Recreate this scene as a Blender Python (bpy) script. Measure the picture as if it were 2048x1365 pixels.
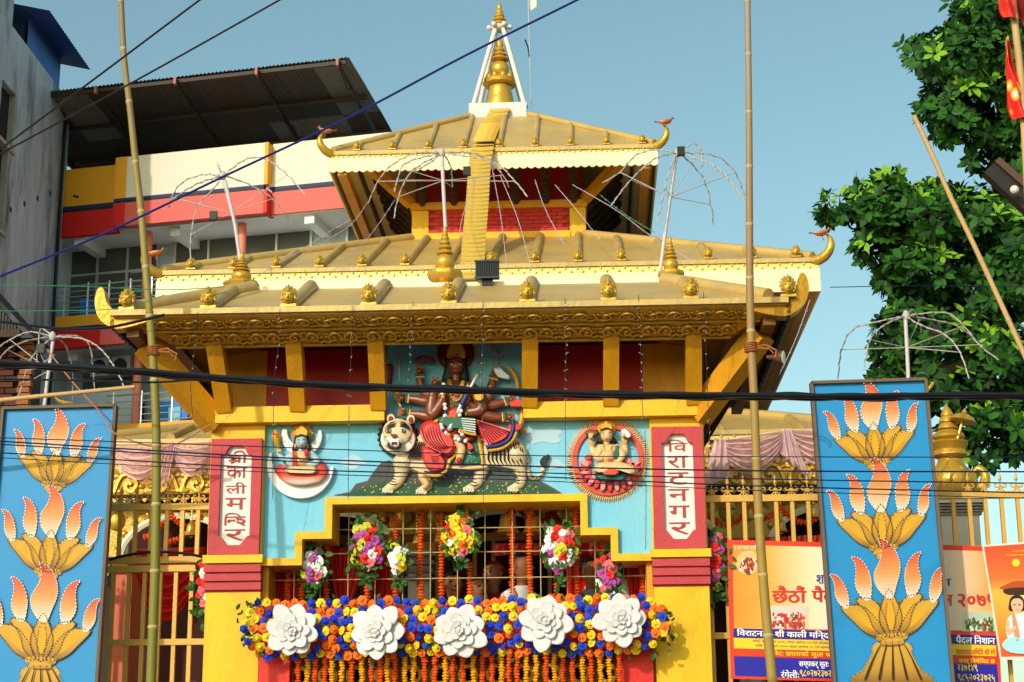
import bpy, bmesh, math, random
from mathutils import Vector, Matrix
V = Vector
rnd = random.Random(7)
sin, cos, pi = math.sin, math.cos, math.pi
for o in list(bpy.data.objects): bpy.data.objects.remove(o)
scene = bpy.context.scene
COL = scene.collection

# ------------------------------------------------------------------ camera
CAM = V((0, -13, 1.6)); FPX = 3500.0
PITCH, YAW, ROLL = math.radians(14.7), math.radians(2.5), 0.0075
fw = V((-sin(YAW)*cos(PITCH), cos(YAW)*cos(PITCH), sin(PITCH)))
rt = fw.cross(V((0, 0, 1))).normalized(); up = rt.cross(fw)
rt, up = rt*cos(ROLL)-up*sin(ROLL), up*cos(ROLL)+rt*sin(ROLL)
cd = bpy.data.cameras.new('camera'); cam = bpy.data.objects.new('camera', cd); COL.objects.link(cam)
cd.sensor_width = 36; cd.lens = 36*FPX/2048; cd.clip_end = 2000; cd.clip_start = .1
cam.matrix_world = Matrix(((rt.x, up.x, -fw.x, CAM.x), (rt.y, up.y, -fw.y, CAM.y), (rt.z, up.z, -fw.z, CAM.z), (0, 0, 0, 1)))
scene.camera = cam

# ------------------------------------------------------------------ light
SUN_EL, SUN_AZ = math.radians(24), math.radians(27)     # azimuth: to the left of the street axis, behind the camera
sd = V((-sin(SUN_AZ)*cos(SUN_EL), -cos(SUN_AZ)*cos(SUN_EL), sin(SUN_EL)))
sl = bpy.data.lights.new('sun', 'SUN'); sl.energy = 2.5; sl.angle = math.radians(.8); sl.color = (1, .94, .84)
so = bpy.data.objects.new('sun', sl); COL.objects.link(so); so.location = (-20, -30, 30)
so.rotation_euler = sd.to_track_quat('Z', 'Y').to_euler()
w = bpy.data.worlds.new('World'); scene.world = w; w.use_nodes = True
wn = w.node_tree; bg = wn.nodes['Background']
sky = wn.nodes.new('ShaderNodeTexSky'); sky.sky_type = 'NISHITA'; sky.sun_disc = False
sky.sun_elevation = SUN_EL; sky.sun_rotation = math.atan2(sd.x, sd.y)
sky.air_density = 1.0; sky.dust_density = 2.0; sky.ozone_density = 2.0
tint = wn.nodes.new('ShaderNodeMix'); tint.data_type = 'RGBA'; tint.blend_type = 'MULTIPLY'; tint.inputs[0].default_value = 1
wn.links.new(sky.outputs[0], tint.inputs[6]); tint.inputs[7].default_value = (1.26, 1.40, 1.05, 1)
wn.links.new(tint.outputs[2], bg.inputs[0]); bg.inputs[1].default_value = .15
vs = scene.view_settings; vs.view_transform = 'Standard'; vs.look = 'None'; vs.exposure = 0; vs.gamma = 1; vs.use_curve_mapping = False
scene.cycles.max_bounces = 6; scene.cycles.diffuse_bounces = 4; scene.cycles.use_denoising = True

# ------------------------------------------------------------------ pixel -> world on a real plane
def ray(px, py): return fw*FPX + rt*(px-1024) + up*(682.5-py)
def P(px, py, Y=0.0):
    d = ray(px, py); return CAM + d*((Y-CAM.y)/d.y)
def PX(px, py, X):
    d = ray(px, py); return CAM + d*((X-CAM.x)/d.x)
def PPL(px, py, pt, n):
    d = ray(px, py); return CAM + d*((pt-CAM).dot(n)/d.dot(n))
def S(Y): return (Y-CAM.y)/FPX/cos(PITCH)*1.0          # metres per photo pixel at depth Y

# ------------------------------------------------------------------ materials
def lin(c):
    if isinstance(c, str):
        c = tuple(int(c[i:i+2], 16)/255 for i in (0, 2, 4))
    return tuple((x/12.92 if x <= .04045 else ((x+.055)/1.055)**2.4) for x in c)
MATS = {}
def mat(name, col, rough=.6, var=.18, scale=4, bump=.0, bscale=40, metal=0, dirt=0, dcol='3a3026', dscale=1.3, spec=.35, coat=0, stretch=(1, 1, 1), emit=None, trans=0):
    if name in MATS: return MATS[name]
    m = bpy.data.materials.new(name); m.use_nodes = True; nt = m.node_tree; N = nt.nodes; L = nt.links
    b = N['Principled BSDF']; c = lin(col)
    tc = N.new('ShaderNodeTexCoord'); mp = N.new('ShaderNodeMapping'); mp.inputs['Scale'].default_value = stretch
    L.new(tc.outputs['Object'], mp.inputs[0])
    no = N.new('ShaderNodeTexNoise'); no.inputs['Scale'].default_value = scale; no.inputs['Detail'].default_value = 6; no.inputs['Roughness'].default_value = .65
    L.new(mp.outputs[0], no.inputs['Vector'])
    mx = N.new('ShaderNodeMix'); mx.data_type = 'RGBA'
    mx.inputs[6].default_value = (*[x*(1-var) for x in c], 1); mx.inputs[7].default_value = (*[min(1, x*(1+var)) for x in c], 1)
    L.new(no.outputs[0], mx.inputs[0]); out = mx.outputs[2]
    if dirt:
        n2 = N.new('ShaderNodeTexNoise'); n2.inputs['Scale'].default_value = dscale; n2.inputs['Detail'].default_value = 9; n2.inputs['Roughness'].default_value = .7
        L.new(mp.outputs[0], n2.inputs['Vector'])
        r = N.new('ShaderNodeValToRGB'); r.color_ramp.elements[0].position = .46; r.color_ramp.elements[1].position = .68
        r.color_ramp.elements[1].color = (dirt, dirt, dirt, 1); r.color_ramp.elements[0].color = (0, 0, 0, 1)
        L.new(n2.outputs[0], r.inputs[0])
        m2 = N.new('ShaderNodeMix'); m2.data_type = 'RGBA'; m2.inputs[7].default_value = (*lin(dcol), 1)
        L.new(r.outputs[0], m2.inputs[0]); L.new(out, m2.inputs[6]); out = m2.outputs[2]
    L.new(out, b.inputs['Base Color'])
    b.inputs['Roughness'].default_value = rough; b.inputs['Metallic'].default_value = metal
    b.inputs['Specular IOR Level'].default_value = spec; b.inputs['Coat Weight'].default_value = coat
    if trans: b.inputs['Transmission Weight'].default_value = trans
    if bump:
        n3 = N.new('ShaderNodeTexNoise'); n3.inputs['Scale'].default_value = bscale; n3.inputs['Detail'].default_value = 5
        L.new(mp.outputs[0], n3.inputs['Vector'])
        bp = N.new('ShaderNodeBump'); bp.inputs['Strength'].default_value = bump; bp.inputs['Distance'].default_value = .02
        L.new(n3.outputs[0], bp.inputs['Height']); L.new(bp.outputs[0], b.inputs['Normal'])
    if emit:
        b.inputs['Emission Color'].default_value = (*lin(emit[0]), 1); b.inputs['Emission Strength'].default_value = emit[1]
    MATS[name] = m; return m
def grad(name, stops, axis=2, rough=.6, noise=.0):
    """printed colour gradient along the object's own bounding box"""
    if name in MATS: return MATS[name]
    m = bpy.data.materials.new(name); m.use_nodes = True; nt = m.node_tree; N = nt.nodes; L = nt.links
    tc = N.new('ShaderNodeTexCoord'); sx = N.new('ShaderNodeSeparateXYZ'); L.new(tc.outputs['Generated'], sx.inputs[0])
    r = N.new('ShaderNodeValToRGB'); el = r.color_ramp.elements
    while len(el) < len(stops): el.new(.5)
    for e, (p, c) in zip(el, stops): e.position = p; e.color = (*lin(c), 1)
    L.new(sx.outputs[axis], r.inputs[0]); L.new(r.outputs[0], N['Principled BSDF'].inputs['Base Color'])
    N['Principled BSDF'].inputs['Roughness'].default_value = rough
    MATS[name] = m; return m

# ------------------------------------------------------------------ mesh builder
def circle_frame(t):
    a = V((0, 0, 1)) if abs(t.z) < .9 else V((1, 0, 0))
    u = t.cross(a).normalized(); return u, t.cross(u).normalized()
class MB:
    def __init__(s): s.v = []; s.f = []; s.mi = []; s.m = 0
    def face(s, pts):
        n = len(s.v); s.v += [V(p) for p in pts]; s.f.append(tuple(range(n, n+len(pts)))); s.mi.append(s.m)
    def add(s, vs, fs):
        n = len(s.v); s.v += [V(p) for p in vs]
        for f in fs: s.f.append(tuple(i+n for i in f)); s.mi.append(s.m)
        return s
    def box(s, a, b):
        x0, y0, z0 = [min(a[i], b[i]) for i in range(3)]; x1, y1, z1 = [max(a[i], b[i]) for i in range(3)]
        return s.add([(x0,y0,z0),(x1,y0,z0),(x1,y1,z0),(x0,y1,z0),(x0,y0,z1),(x1,y0,z1),(x1,y1,z1),(x0,y1,z1)],
                     [(0,3,2,1),(4,5,6,7),(0,1,5,4),(1,2,6,5),(2,3,7,6),(3,0,4,7)])
    def bar(s, p, q, w, h=None, upv=None):
        """rectangular bar from p to q, w wide and h high"""
        p, q = V(p), V(q); h = h or w; t = (q-p).normalized()
        a = V(upv) if upv else (V((0, 0, 1)) if abs(t.z) < .95 else V((0, 1, 0)))
        u = t.cross(a).normalized()*w/2; k = u.cross(t).normalized()*h/2
        return s.add([p-u-k, p+u-k, p+u+k, p-u+k, q-u-k, q+u-k, q+u+k, q-u+k],
                     [(0,3,2,1),(4,5,6,7),(0,1,5,4),(1,2,6,5),(2,3,7,6),(3,0,4,7)])
    def prism(s, pts, ex):
        """polygon pts extruded by vector ex"""
        n = len(pts); ex = V(ex); pts = [V(p) for p in pts]
        nn = len(s.v); s.v += pts + [p+ex for p in pts]
        s.f.append(tuple(nn+i for i in range(n))); s.f.append(tuple(nn+n+i for i in reversed(range(n)))); s.mi += [s.m, s.m]
        for i in range(n):
            j = (i+1) % n; s.f.append((nn+i, nn+n+i, nn+n+j, nn+j)); s.mi.append(s.m)
        return s
    def tube(s, path, r, n=6, cap=True, flat=None):
        """round tube along a path; r number or list; flat=(axis, factor) squeezes along a world axis"""
        path = [V(p) for p in path]; m = len(path)
        if m < 2: return s
        rs = r if isinstance(r, (list, tuple)) else [r]*m
        nn = len(s.v); u = None
        for i, p in enumerate(path):
            t = (path[min(i+1, m-1)]-path[max(i-1, 0)])
            t = t.normalized() if t.length > 1e-9 else V((0, 0, 1))
            if u is None: u, k = circle_frame(t)
            else:
                u = (u - t*u.dot(t)); u = u.normalized() if u.length > 1e-6 else circle_frame(t)[0]
            k = t.cross(u)
            for j in range(n):
                a = 2*pi*j/n; d = u*(cos(a)*rs[i]) + k*(sin(a)*rs[i])
                if flat: d[flat[0]] *= flat[1]
                s.v.append(p+d)
        for i in range(m-1):
            for j in range(n):
                a = nn+i*n+j; b = nn+i*n+(j+1) % n
                s.f.append((a, b, b+n, a+n)); s.mi.append(s.m)
        if cap:
            s.f.append(tuple(nn+j for j in reversed(range(n)))); s.f.append(tuple(nn+(m-1)*n+j for j in range(n))); s.mi += [s.m, s.m]
        return s
    def lathe(s, prof, o=(0, 0, 0), n=16, ax=V((0, 0, 1)), fl=None):
        """prof = [(radius, height)...]; fl(angle, i) scales the radius"""
        o = V(o); ax = V(ax).normalized(); u, k = circle_frame(ax); nn = len(s.v); m = len(prof)
        for i, (r, h) in enumerate(prof):
            for j in range(n):
                a = 2*pi*j/n; q = r*(fl(a, i) if fl else 1); s.v.append(o+ax*h+u*(cos(a)*q)+k*(sin(a)*q))
        for i in range(m-1):
            for j in range(n):
                a = nn+i*n+j; b = nn+i*n+(j+1) % n; s.f.append((a, b, b+n, a+n)); s.mi.append(s.m)
        s.f.append(tuple(nn+j for j in reversed(range(n)))); s.f.append(tuple(nn+(m-1)*n+j for j in range(n))); s.mi += [s.m, s.m]
        return s
    def ball(s, c, r, n=8, rings=5, sc=(1, 1, 1)):
        c = V(c); nn = len(s.v); s.v.append(c+V((0, 0, -r*sc[2])))
        for i in range(1, rings):
            t = pi*i/rings
            for j in range(n):
                a = 2*pi*j/n; s.v.append(c+V((r*sc[0]*sin(t)*cos(a), r*sc[1]*sin(t)*sin(a), -r*sc[2]*cos(t))))
        s.v.append(c+V((0, 0, r*sc[2]))); last = len(s.v)-1
        for j in range(n): s.f.append((nn, nn+1+(j+1) % n, nn+1+j)); s.mi.append(s.m)
        for i in range(rings-2):
            for j in range(n):
                a = nn+1+i*n+j; b = nn+1+i*n+(j+1) % n; s.f.append((a, b, b+n, a+n)); s.mi.append(s.m)
        k = nn+1+(rings-2)*n
        for j in range(n): s.f.append((k+j, k+(j+1) % n, last)); s.mi.append(s.m)
        return s
    def grid(s, fn, nu, nv):
        nn = len(s.v)
        for i in range(nu+1):
            for j in range(nv+1): s.v.append(V(fn(i/nu, j/nv)))
        for i in range(nu):
            for j in range(nv):
                a = nn+i*(nv+1)+j; s.f.append((a, a+nv+1, a+nv+2, a+1)); s.mi.append(s.m)
        return s
    # relief work: outlines given in photo pixels on the plane at depth Y
    def pillow(s, pts, Y, h, rings=(1, .93, .8, .6, .35), base=.03, smooth=True, flat=False):
        if smooth: pts = catmull(pts, 4)
        n = len(pts); cx = sum(p[0] for p in pts)/n; cy = sum(p[1] for p in pts)/n; nn = len(s.v)
        s.v += [P(x, y, Y+base) for x, y in pts]
        for t in rings:
            k = (1-t*t)**.5
            if flat: k = min(1, k*2.2)
            s.v += [P(cx+(x-cx)*t, cy+(y-cy)*t, Y-h*(.25+.75*k)) for x, y in pts]
        s.v.append(P(cx, cy, Y-h)); last = len(s.v)-1; m = len(rings)
        for i in range(m):
            for j in range(n):
                a = nn+i*n+j; b = nn+i*n+(j+1) % n; s.f.append((a, b, b+n, a+n)); s.mi.append(s.m)
        for j in range(n): s.f.append((nn+m*n+j, nn+m*n+(j+1) % n, last)); s.mi.append(s.m)
        return s
    def limb(s, path, rad, Y, n=8, proud=.6, fl=.8, sm=3):
        """tapered limb in relief: path in photo pixels, radius in photo pixels"""
        pr = [(x, y, r) for (x, y), r in zip(path, rad if isinstance(rad, (list, tuple)) else [rad]*len(path))]
        if sm: pr = catmull3(pr, sm)
        k = S(Y); pts = [P(x, y, Y-r*k*proud) for x, y, r in pr]
        s.tube(pts, [max(r, .3)*k for *_, r in pr], n, flat=(1, fl))
        for q in (0, -1): s.ball(pts[q], max(pr[q][2], .3)*k, n, 4, (1, fl, 1))
        return s
    def dot(s, px, py, r, Y, sc=(1, .7, 1)): return s.ball(P(px, py, Y), r*S(Y), 8, 5, sc)
    def build(s, name, m, parent=None, pivot=None, smooth=False, label=None, kind=None):
        me = bpy.data.meshes.new(name)
        if not s.v: s.v = [V((0, 0, 0))]
        lo = V([min(v[i] for v in s.v) for i in range(3)]); hi = V([max(v[i] for v in s.v) for i in range(3)])
        pv = V(pivot) if pivot is not None else (lo+hi)/2
        me.from_pydata([tuple(v-pv) for v in s.v], [], s.f)
        for q in (m if isinstance(m, (list, tuple)) else [m]): me.materials.append(q)
        if isinstance(m, (list, tuple)): me.polygons.foreach_set('material_index', s.mi)
        if smooth: me.polygons.foreach_set('use_smooth', [True]*len(me.polygons))
        me.update()
        o = bpy.data.objects.new(name, me); COL.objects.link(o); WL[o.name] = pv
        if smooth and smooth != 'full':
            try: me.set_sharp_from_angle(angle=math.radians(smooth if isinstance(smooth, (int, float)) and smooth > 1 else 50))
            except Exception: pass
        o.location = pv
        if parent: o.parent = parent; o.location = pv - WL[parent.name]
        if label: o['label'] = label
        if kind: o['kind'] = kind
        return o
WL = {}
def catmull(p, k, closed=True):
    return [(a, b) for a, b, _ in catmull3([(x, y, 0) for x, y in p], k, closed)]
def catmull3(p, k, closed=False):
    n = len(p); out = []
    for i in range(n if closed else n-1):
        g = (lambda j: p[j % n]) if closed else (lambda j: p[max(0, min(n-1, j))])
        a, b, c, d = g(i-1), g(i), g(i+1), g(i+2)
        for q in range(k):
            t = q/k
            out.append(tuple(.5*(2*b[z]+(c[z]-a[z])*t+(2*a[z]-5*b[z]+4*c[z]-d[z])*t*t+(3*b[z]-a[z]-3*c[z]+d[z])*t**3) for z in range(3)))
    if not closed: out.append(tuple(p[-1]))
    return out
def tag(o, label, cat, group=None):
    o['label'] = label; o['category'] = cat
    if group: o['group'] = group
    return o
def thing(name, label, cat, loc=(0, 0, 0), group=None):
    o = bpy.data.objects.new(name, None); COL.objects.link(o); o.location = loc; o.empty_display_size = .2
    WL[o.name] = V(loc); return tag(o, label, cat, group)
def kid(src, parent, loc, rot=None, scale=None, name=None, label=None):
    """another object sharing src's mesh, as a part of parent (loc in world)"""
    o = src.copy(); COL.objects.link(o); o.parent = parent
    WL[o.name] = V(loc); o.location = V(loc) - (WL[parent.name] if parent else V((0, 0, 0)))
    if rot: o.rotation_euler = rot
    if scale: o.scale = scale if not isinstance(scale, (int, float)) else (scale,)*3
    if label: o['label'] = label
    return o
def put(first, flag, *a, **k): pass
def dup(root, loc, rot=None, scale=None, label=None, group=None):
    r = root.copy(); COL.objects.link(r); r.location = loc; WL[r.name] = V(loc)
    if rot is not None: r.rotation_euler = rot
    if scale is not None: r.scale = (scale,)*3
    if label: r['label'] = label
    if group: r['group'] = group
    for ch in list(root.children):
        c = ch.copy(); COL.objects.link(c); c.parent = r
        for g in ch.children:
            d = g.copy(); COL.objects.link(d); d.parent = c
    return r
def text_mesh(body, bold=.0):
    c = bpy.data.curves.new('lettering', 'FONT'); c.body = body; c.offset = bold; c.resolution_u = 3
    o = bpy.data.objects.new('lettering', c); COL.objects.link(o); bpy.context.view_layer.update()
    me = o.evaluated_get(bpy.context.evaluated_depsgraph_get()).to_mesh()
    vs_ = [(v.co.x, v.co.y) for v in me.vertices]; fs = [tuple(p.vertices) for p in me.polygons]
    o.evaluated_get(bpy.context.evaluated_depsgraph_get()).to_mesh_clear()
    bpy.data.objects.remove(o); bpy.data.curves.remove(c); return vs_, fs
def lettering(mb, body, fn, bold=0, fit=True):
    """adds the flat lettering, fitted to the unit square mapped by fn(u, v)"""
    vs_, fs = text_mesh(body, bold)
    if not vs_: return mb
    x0 = min(x for x, y in vs_); x1 = max(x for x, y in vs_); y0 = min(y for x, y in vs_); y1 = max(y for x, y in vs_)
    return mb.add([fn((x-x0)/(x1-x0), (y-y0)/(y1-y0)) for x, y in vs_], fs)
def quad(tl, tr, bl, br):
    tl, tr, bl, br = V(tl), V(tr), V(bl), V(br)
    return lambda u, v: (tl*(1-u)+tr*u)*v + (bl*(1-u)+br*u)*(1-v)      # v up
def sag(a, b, d, n=12, side=V((0, 0, 0))):
    a, b = V(a), V(b)
    return [a.lerp(b, i/n)+V((0, 0, -4*d*(i/n)*(1-i/n)))+side*sin(pi*i/n) for i in range(n+1)]

# ------------------------------------------------------------------ palette
M_yel = mat('yellow_paint', 'ecb812', .5, .12, 3, .2, 60, dirt=.5, dcol='b8860e', dscale=1.6, stretch=(1.6, 1.6, .5))
M_yel_shade = mat('shaded_yellow_paint', 'd8960c', .5, .15, 4, .25, 50, dirt=.5, dcol='8a5a10', dscale=2, stretch=(1.5, 1.5, .6))  # the yellow paint again, with under-eave shade put into its colour
M_pink = mat('faded_red_paint', 'c24048', .6, .12, 5, .25, 60, dirt=.35, dcol='8a2a28')
M_red = mat('deep_red_paint', '9c0c0c', .5, .15, 3, .15, 40)
M_blue = mat('sky_blue_paint', '70bcdc', .55, .08, 2.5, .2, 50, dirt=.32, dcol='9cc4d0', dscale=1.4, stretch=(1.6, 1.6, .5))
M_white = mat('white_paint', 'dcd4ce', .55, .07, 6, .15, 40, dirt=.2, dcol='b0a89a', dscale=3)
M_cream = mat('cream_paint', 'ece2c4', .6, .08, 3, .1, 40, dirt=.15, dcol='b09a70')
M_roof = mat('gold_roof_paint', 'c8a560', .45, .2, 3.5, .3, 25, metal=.1, dirt=.65, dcol='8f7f64', dscale=1.7, stretch=(1, 1, 1))
M_gold = mat('gold_paint', 'cda038', .34, .2, 8, .25, 30, metal=.4, spec=.5)
M_gold2 = mat('embossed_brass_sheet', 'b98a24', .36, .2, 10, .35, 45, metal=.25, spec=.5)
M_gold3 = mat('pale_gold_band', 'dcc878', .4, .15, 10, .3, 45, metal=.2)
M_brass = mat('old_brass', 'd2a848', .3, .25, 9, .2, 30, metal=.35, spec=.6)
M_fence = mat('gold_fence_paint', 'd2a24c', .45, .12, 6, .15, 60, metal=.1, dirt=.2, dcol='8a6630')
M_dark = mat('dark_timber', '3a2614', .7, .25, 9, .4, 30)
M_black = mat('black_rubber', '0c0d12', .5, .2, 5, .1, 30)
M_steel = mat('galvanised_steel', 'b9bec4', .35, .12, 8, .1, 40, metal=.6)
M_wire = mat('white_wire', 'b8aeac', .6, .2, 30)
M_cop = mat('copper_figurine', 'b5663c', .45, .2, 9, .2, 40, metal=.3)
# ================================================================== SETTING
M_asph = mat('asphalt', '45433f', .9, .25, 3, .5, 80)
M_pave = mat('paving_concrete', '8d867c', .85, .2, 2, .3, 50, dirt=.3)
def struct(name, mb, m, **k):
    o = mb.build(name, m, **k); o['kind'] = 'structure'; return o
struct('ground', MB().box((-300, -300, -.5), (300, 300, -.012)), mat('bare_earth', '6b5f4c', .95, .25, .5, .4, 20))
struct('street', MB().box((-300, -18, -.011), (300, -4.6, 0)), M_asph)
struct('pavement', MB().box((-60, -4.6, -.011), (60, -.45, .13)), M_pave)
AX = -1.0                                                   # symmetry axis of gateway and temple
# ---- raised temple terrace with its retaining wall, steps up to the gate
t = thing('temple_terrace', 'yellow walled raised terrace under the temple fences', 'terrace', (AX, 6, 0))
mb = MB().box((-9, .55, 0), (-2.9, .75, 2.44)).box((.92, .55, 0), (9, .75, 2.2)); mb.build('retaining_wall', M_yel_shade, t)
MB().box((-9, .75, 0), (9, 16, 1.9)).build('platform', M_pave, t)
for i in range(10):
    MB().box((AX-1.4, -1.0+i*.16, .13), (AX+1.4, .6, .13+.177*(i+1)-.004*i/9)).build('step', M_pave, t)
mb = MB().box((-9, .53, 2.44), (-2.89, .80, 2.50)); mb.build('coping', mat('brown_coping', '6b4326', .7), t)

# ---- school-like building behind on the left
a_ = math.radians(11.8); EX = V((cos(a_), -sin(a_), 0)); NB = V((-sin(a_), -cos(a_), 0)); OB = P(100, 430, 23)
OB.z = 0
def L(s, d, z): return OB + EX*s - NB*d + V((0, 0, z))
def lbox(mb, s0, s1, d0, d1, z0, z1):
    return mb.prism([L(s0, d0, z0), L(s1, d0, z0), L(s1, d0, z1), L(s0, d0, z1)], -NB*(d1-d0))
M_bwhite = mat('cream_wall_paint', 'e4d8c6', .7, .05, 2, .1, 40, dirt=.12, dcol='c9b48e')
M_bgrey = mat('pale_grey_blue_wall', 'c6d6de', .75, .06, 2, .1, 40, dirt=.1, dcol='8795a0')
M_bsoff = mat('white_ceiling', 'e8e8e6', .8, .06, 2)
M_byel = mat('orange_yellow_wall', 'f0a41c', .6, .07, 2, .1, 30, dirt=.15, dcol='c07a18')
M_bred = mat('bright_red_band', 'd81c18', .6, .08, 2, dirt=.1, dcol='a01410')
M_bpink = mat('pink_band', 'e0625c', .65, .07, 2)
M_bblue = mat('navy_stripe', '1e2a5e', .6)
M_bblk = mat('dark_stripe', '16161e', .6)
M_glass = mat('dark_window_glass', '50574f', .25, .1, 1, spec=.8)
M_alu = mat('aluminium', 'd4dadc', .35, .1, 8, metal=.6)
M_col = mat('salmon_column_paint', 'f08870', .55, .07, 3)
M_pblue = mat('blue_panel', '1c78d2', .5, .08, 3)
bl = thing('school_building', 'cream, yellow and red building with balconies and corrugated canopy, behind the temple on the left', 'building', L(5, 5, 0))
SR = 8.6
# body and slabs
lbox(MB(), -.2, SR, 1.5, 9, 0, 15.0).build('wall', M_bgrey, bl)
for z0 in (13.72, 11.08, 8.7, 6.1, 3.5):
    lbox(MB(), -.2, SR, .31, 1.499, z0, z0+.16).build('floor_slab', M_bsoff, bl)
    for s in (.4, 2.7, 5.8, 8.2):
        lbox(MB(), s, s+.22, .42, 1.499, z0-.2, z0-.001).build('ceiling_beam', M_bsoff, bl)
def band(s0, s1, d0, zs, cols, names):
    for (za, zb), c, nm in zip(zs, cols, names):
        lbox(MB(), s0, s1, d0, d0+.14, za, zb).build(nm, c, bl)
nm3 = ('parapet', 'stripe', 'stripe', 'fascia')
band(-.2, 1.52, .24, [(14.36, 15.23), (14.28, 14.36), (14.22, 14.28), (13.66, 14.22)], (M_byel, M_bblue, M_bblk, M_bred), nm3)
band(1.52, 5.02, 0, [(14.34, 15.29), (14.29, 14.34), (14.23, 14.29), (13.70, 14.23)], (M_bwhite, M_bblue, M_bblk, M_bpink), nm3)
for s0, s1, d0, d1 in ((1.52, 1.80, -.004, .1), (5.02, 5.10, .0, .42)):
    lbox(MB(), s0, s1, d0, d1, 14.34, 15.295).build('parapet_end', M_byel, bl)
    lbox(MB(), s0, s1, d0, d1, 13.70, 14.22).build('fascia_end', M_bred, bl)
band(5.10, SR, .26, [(14.36, 15.34), (14.30, 14.36), (14.24, 14.30), (13.74, 14.24)], (M_bwhite, M_bblue, M_bblk, M_bpink), nm3)
band(-.2, 1.45, .0, [(11.52, 11.76), (11.44, 11.52), (11.05, 11.44)], (M_byel, M_bblue, M_bred), ('balcony_edge', 'stripe', 'fascia'))
band(1.45, SR, -.15, [(11.46, 11.76), (11.38, 11.46), (11.02, 11.38)], (M_byel, M_bblue, M_bpink), ('balcony_edge', 'stripe', 'fascia'))
band(-.2, SR, -.05, [(8.95, 9.28), (8.88, 8.95), (8.45, 8.88)], (M_byel, M_bblue, M_bred), ('balcony_edge', 'stripe', 'fascia'))
band(-.2, SR, -.02, [(6.2, 6.6), (5.8, 6.2)], (M_byel, M_bred), ('balcony_edge', 'fascia'))
# windows
def window(s0, s1, z0, z1, nx, trans=None):
    s0, s1, z0, z1 = s0+.2, s1+.2, z0-.3, z1-.3; trans = trans-.3 if trans else None
    f = MB()
    for i in range(nx+1):
        s = s0+(s1-s0)*i/nx; lbox(f, s-.025, s+.025, 1.43, 1.49, z0, z1)
    for z in [z0, z1]+([trans] if trans else []): lbox(f, s0, s1, 1.44, 1.485, z-.025, z+.025)
    wo = f.build('window', M_alu, bl)
    for i in range(nx):
        a, b = s0+(s1-s0)*i/nx, s0+(s1-s0)*(i+1)/nx
        lbox(MB(), a+.026, b-.026, 1.46, 1.495, z0+.026, z1-.026).build('pane', M_glass, wo)
window(-.5, 1.72, 12.05, 14.15, 3, 13.45); window(2.14, 5.36, 13.5, 14.16, 4)
window(6.2, 8.4, 12.3, 14.1, 3); window(.9, 1.6, 9.5, 10.4, 2); window(4.4, 6.4, 9.5, 10.5, 3)
lbox(MB(), .3, .55, 1.0, 1.4, 11.8, 12.45).build('panel', M_pblue, bl)
lbox(MB(), 2.25, 3.05, .9, 1.3, 9.3, 9.95).build('panel', M_pblue, bl)
lbox(MB(), 2.62, 2.9, .86, .89, 9.3, 9.8).build('panel', M_blue, bl)
lbox(MB(), 3.06, 4.2, 1.2, 1.45, 9.3, 10.3).build('door', mat('brown_door', '3c2c28', .6), bl)
lbox(MB(), .6, 1.9, .78, .95, 10.25, 10.85).build('shutter', mat('dark_grey_shutter', '3e444a', .6), bl)
lbox(MB(), -.2, 1.9, .7, .95, 9.29, 10.24).build('infill_wall', M_bgrey, bl)
# columns
for s, z0, z1 in ((2.08, 11.8, 14.0), (4.29, 11.8, 13.72), (1.98, 9.28, 11.05), (8.0, 11.8, 13.7), (5.6, 9.28, 11.05)):
    MB().tube([L(s, .62, z0), L(s, .62, z1)], .095, 12).build('column', M_col, bl, smooth=True)
# railings
def railing(s0, s1, d, z0, z1, n, posts):
    mb = MB()
    for i in range(n): mb.tube([L(s0, d, z0+(z1-z0)*(i+.5)/n), L(s1, d, z0+(z1-z0)*(i+.5)/n)], .012 if i < n-1 else .022, 5)
    for s in posts: mb.tube([L(s, d, z0-.1), L(s, d, z1)], .02, 5)
    mb.build('railing', M_steel, bl)
lbox(MB(), -1.1, -.21, .9, 9, 0, 14.2).build('side_wall', M_bgrey, bl)
railing(-.1, 2.9, .05, 11.78, 12.5, 6, [-.1, .45, 1.0, 1.5, 2.0, 2.45, 2.9])
railing(2.0, 5.6, .05, 11.9, 12.75, 4, [2.5, 3.6, 4.9])
railing(1.6, 6, .03, 9.28, 10.0, 5, [1.75, 2.4, 3.1, 3.8, 4.6])
railing(-.1, 1.5, .03, 9.2, 9.7, 4, [.1, .8])
# air conditioners in the shade of the balcony
for s in (.95, 1.45):
    u = lbox(MB(), s, s+.42, .45, .75, 10.5, 10.9).build('air_conditioner', mat('grey_plastic', '8f9494', .5), bl)
    MB().lathe([(.16, 0), (.16, .02), (.13, .02), (.13, .005), (0, .005)], L(s+.2, .445, 10.7), 14, NB).build('fan_grille', M_black, u)
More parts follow.
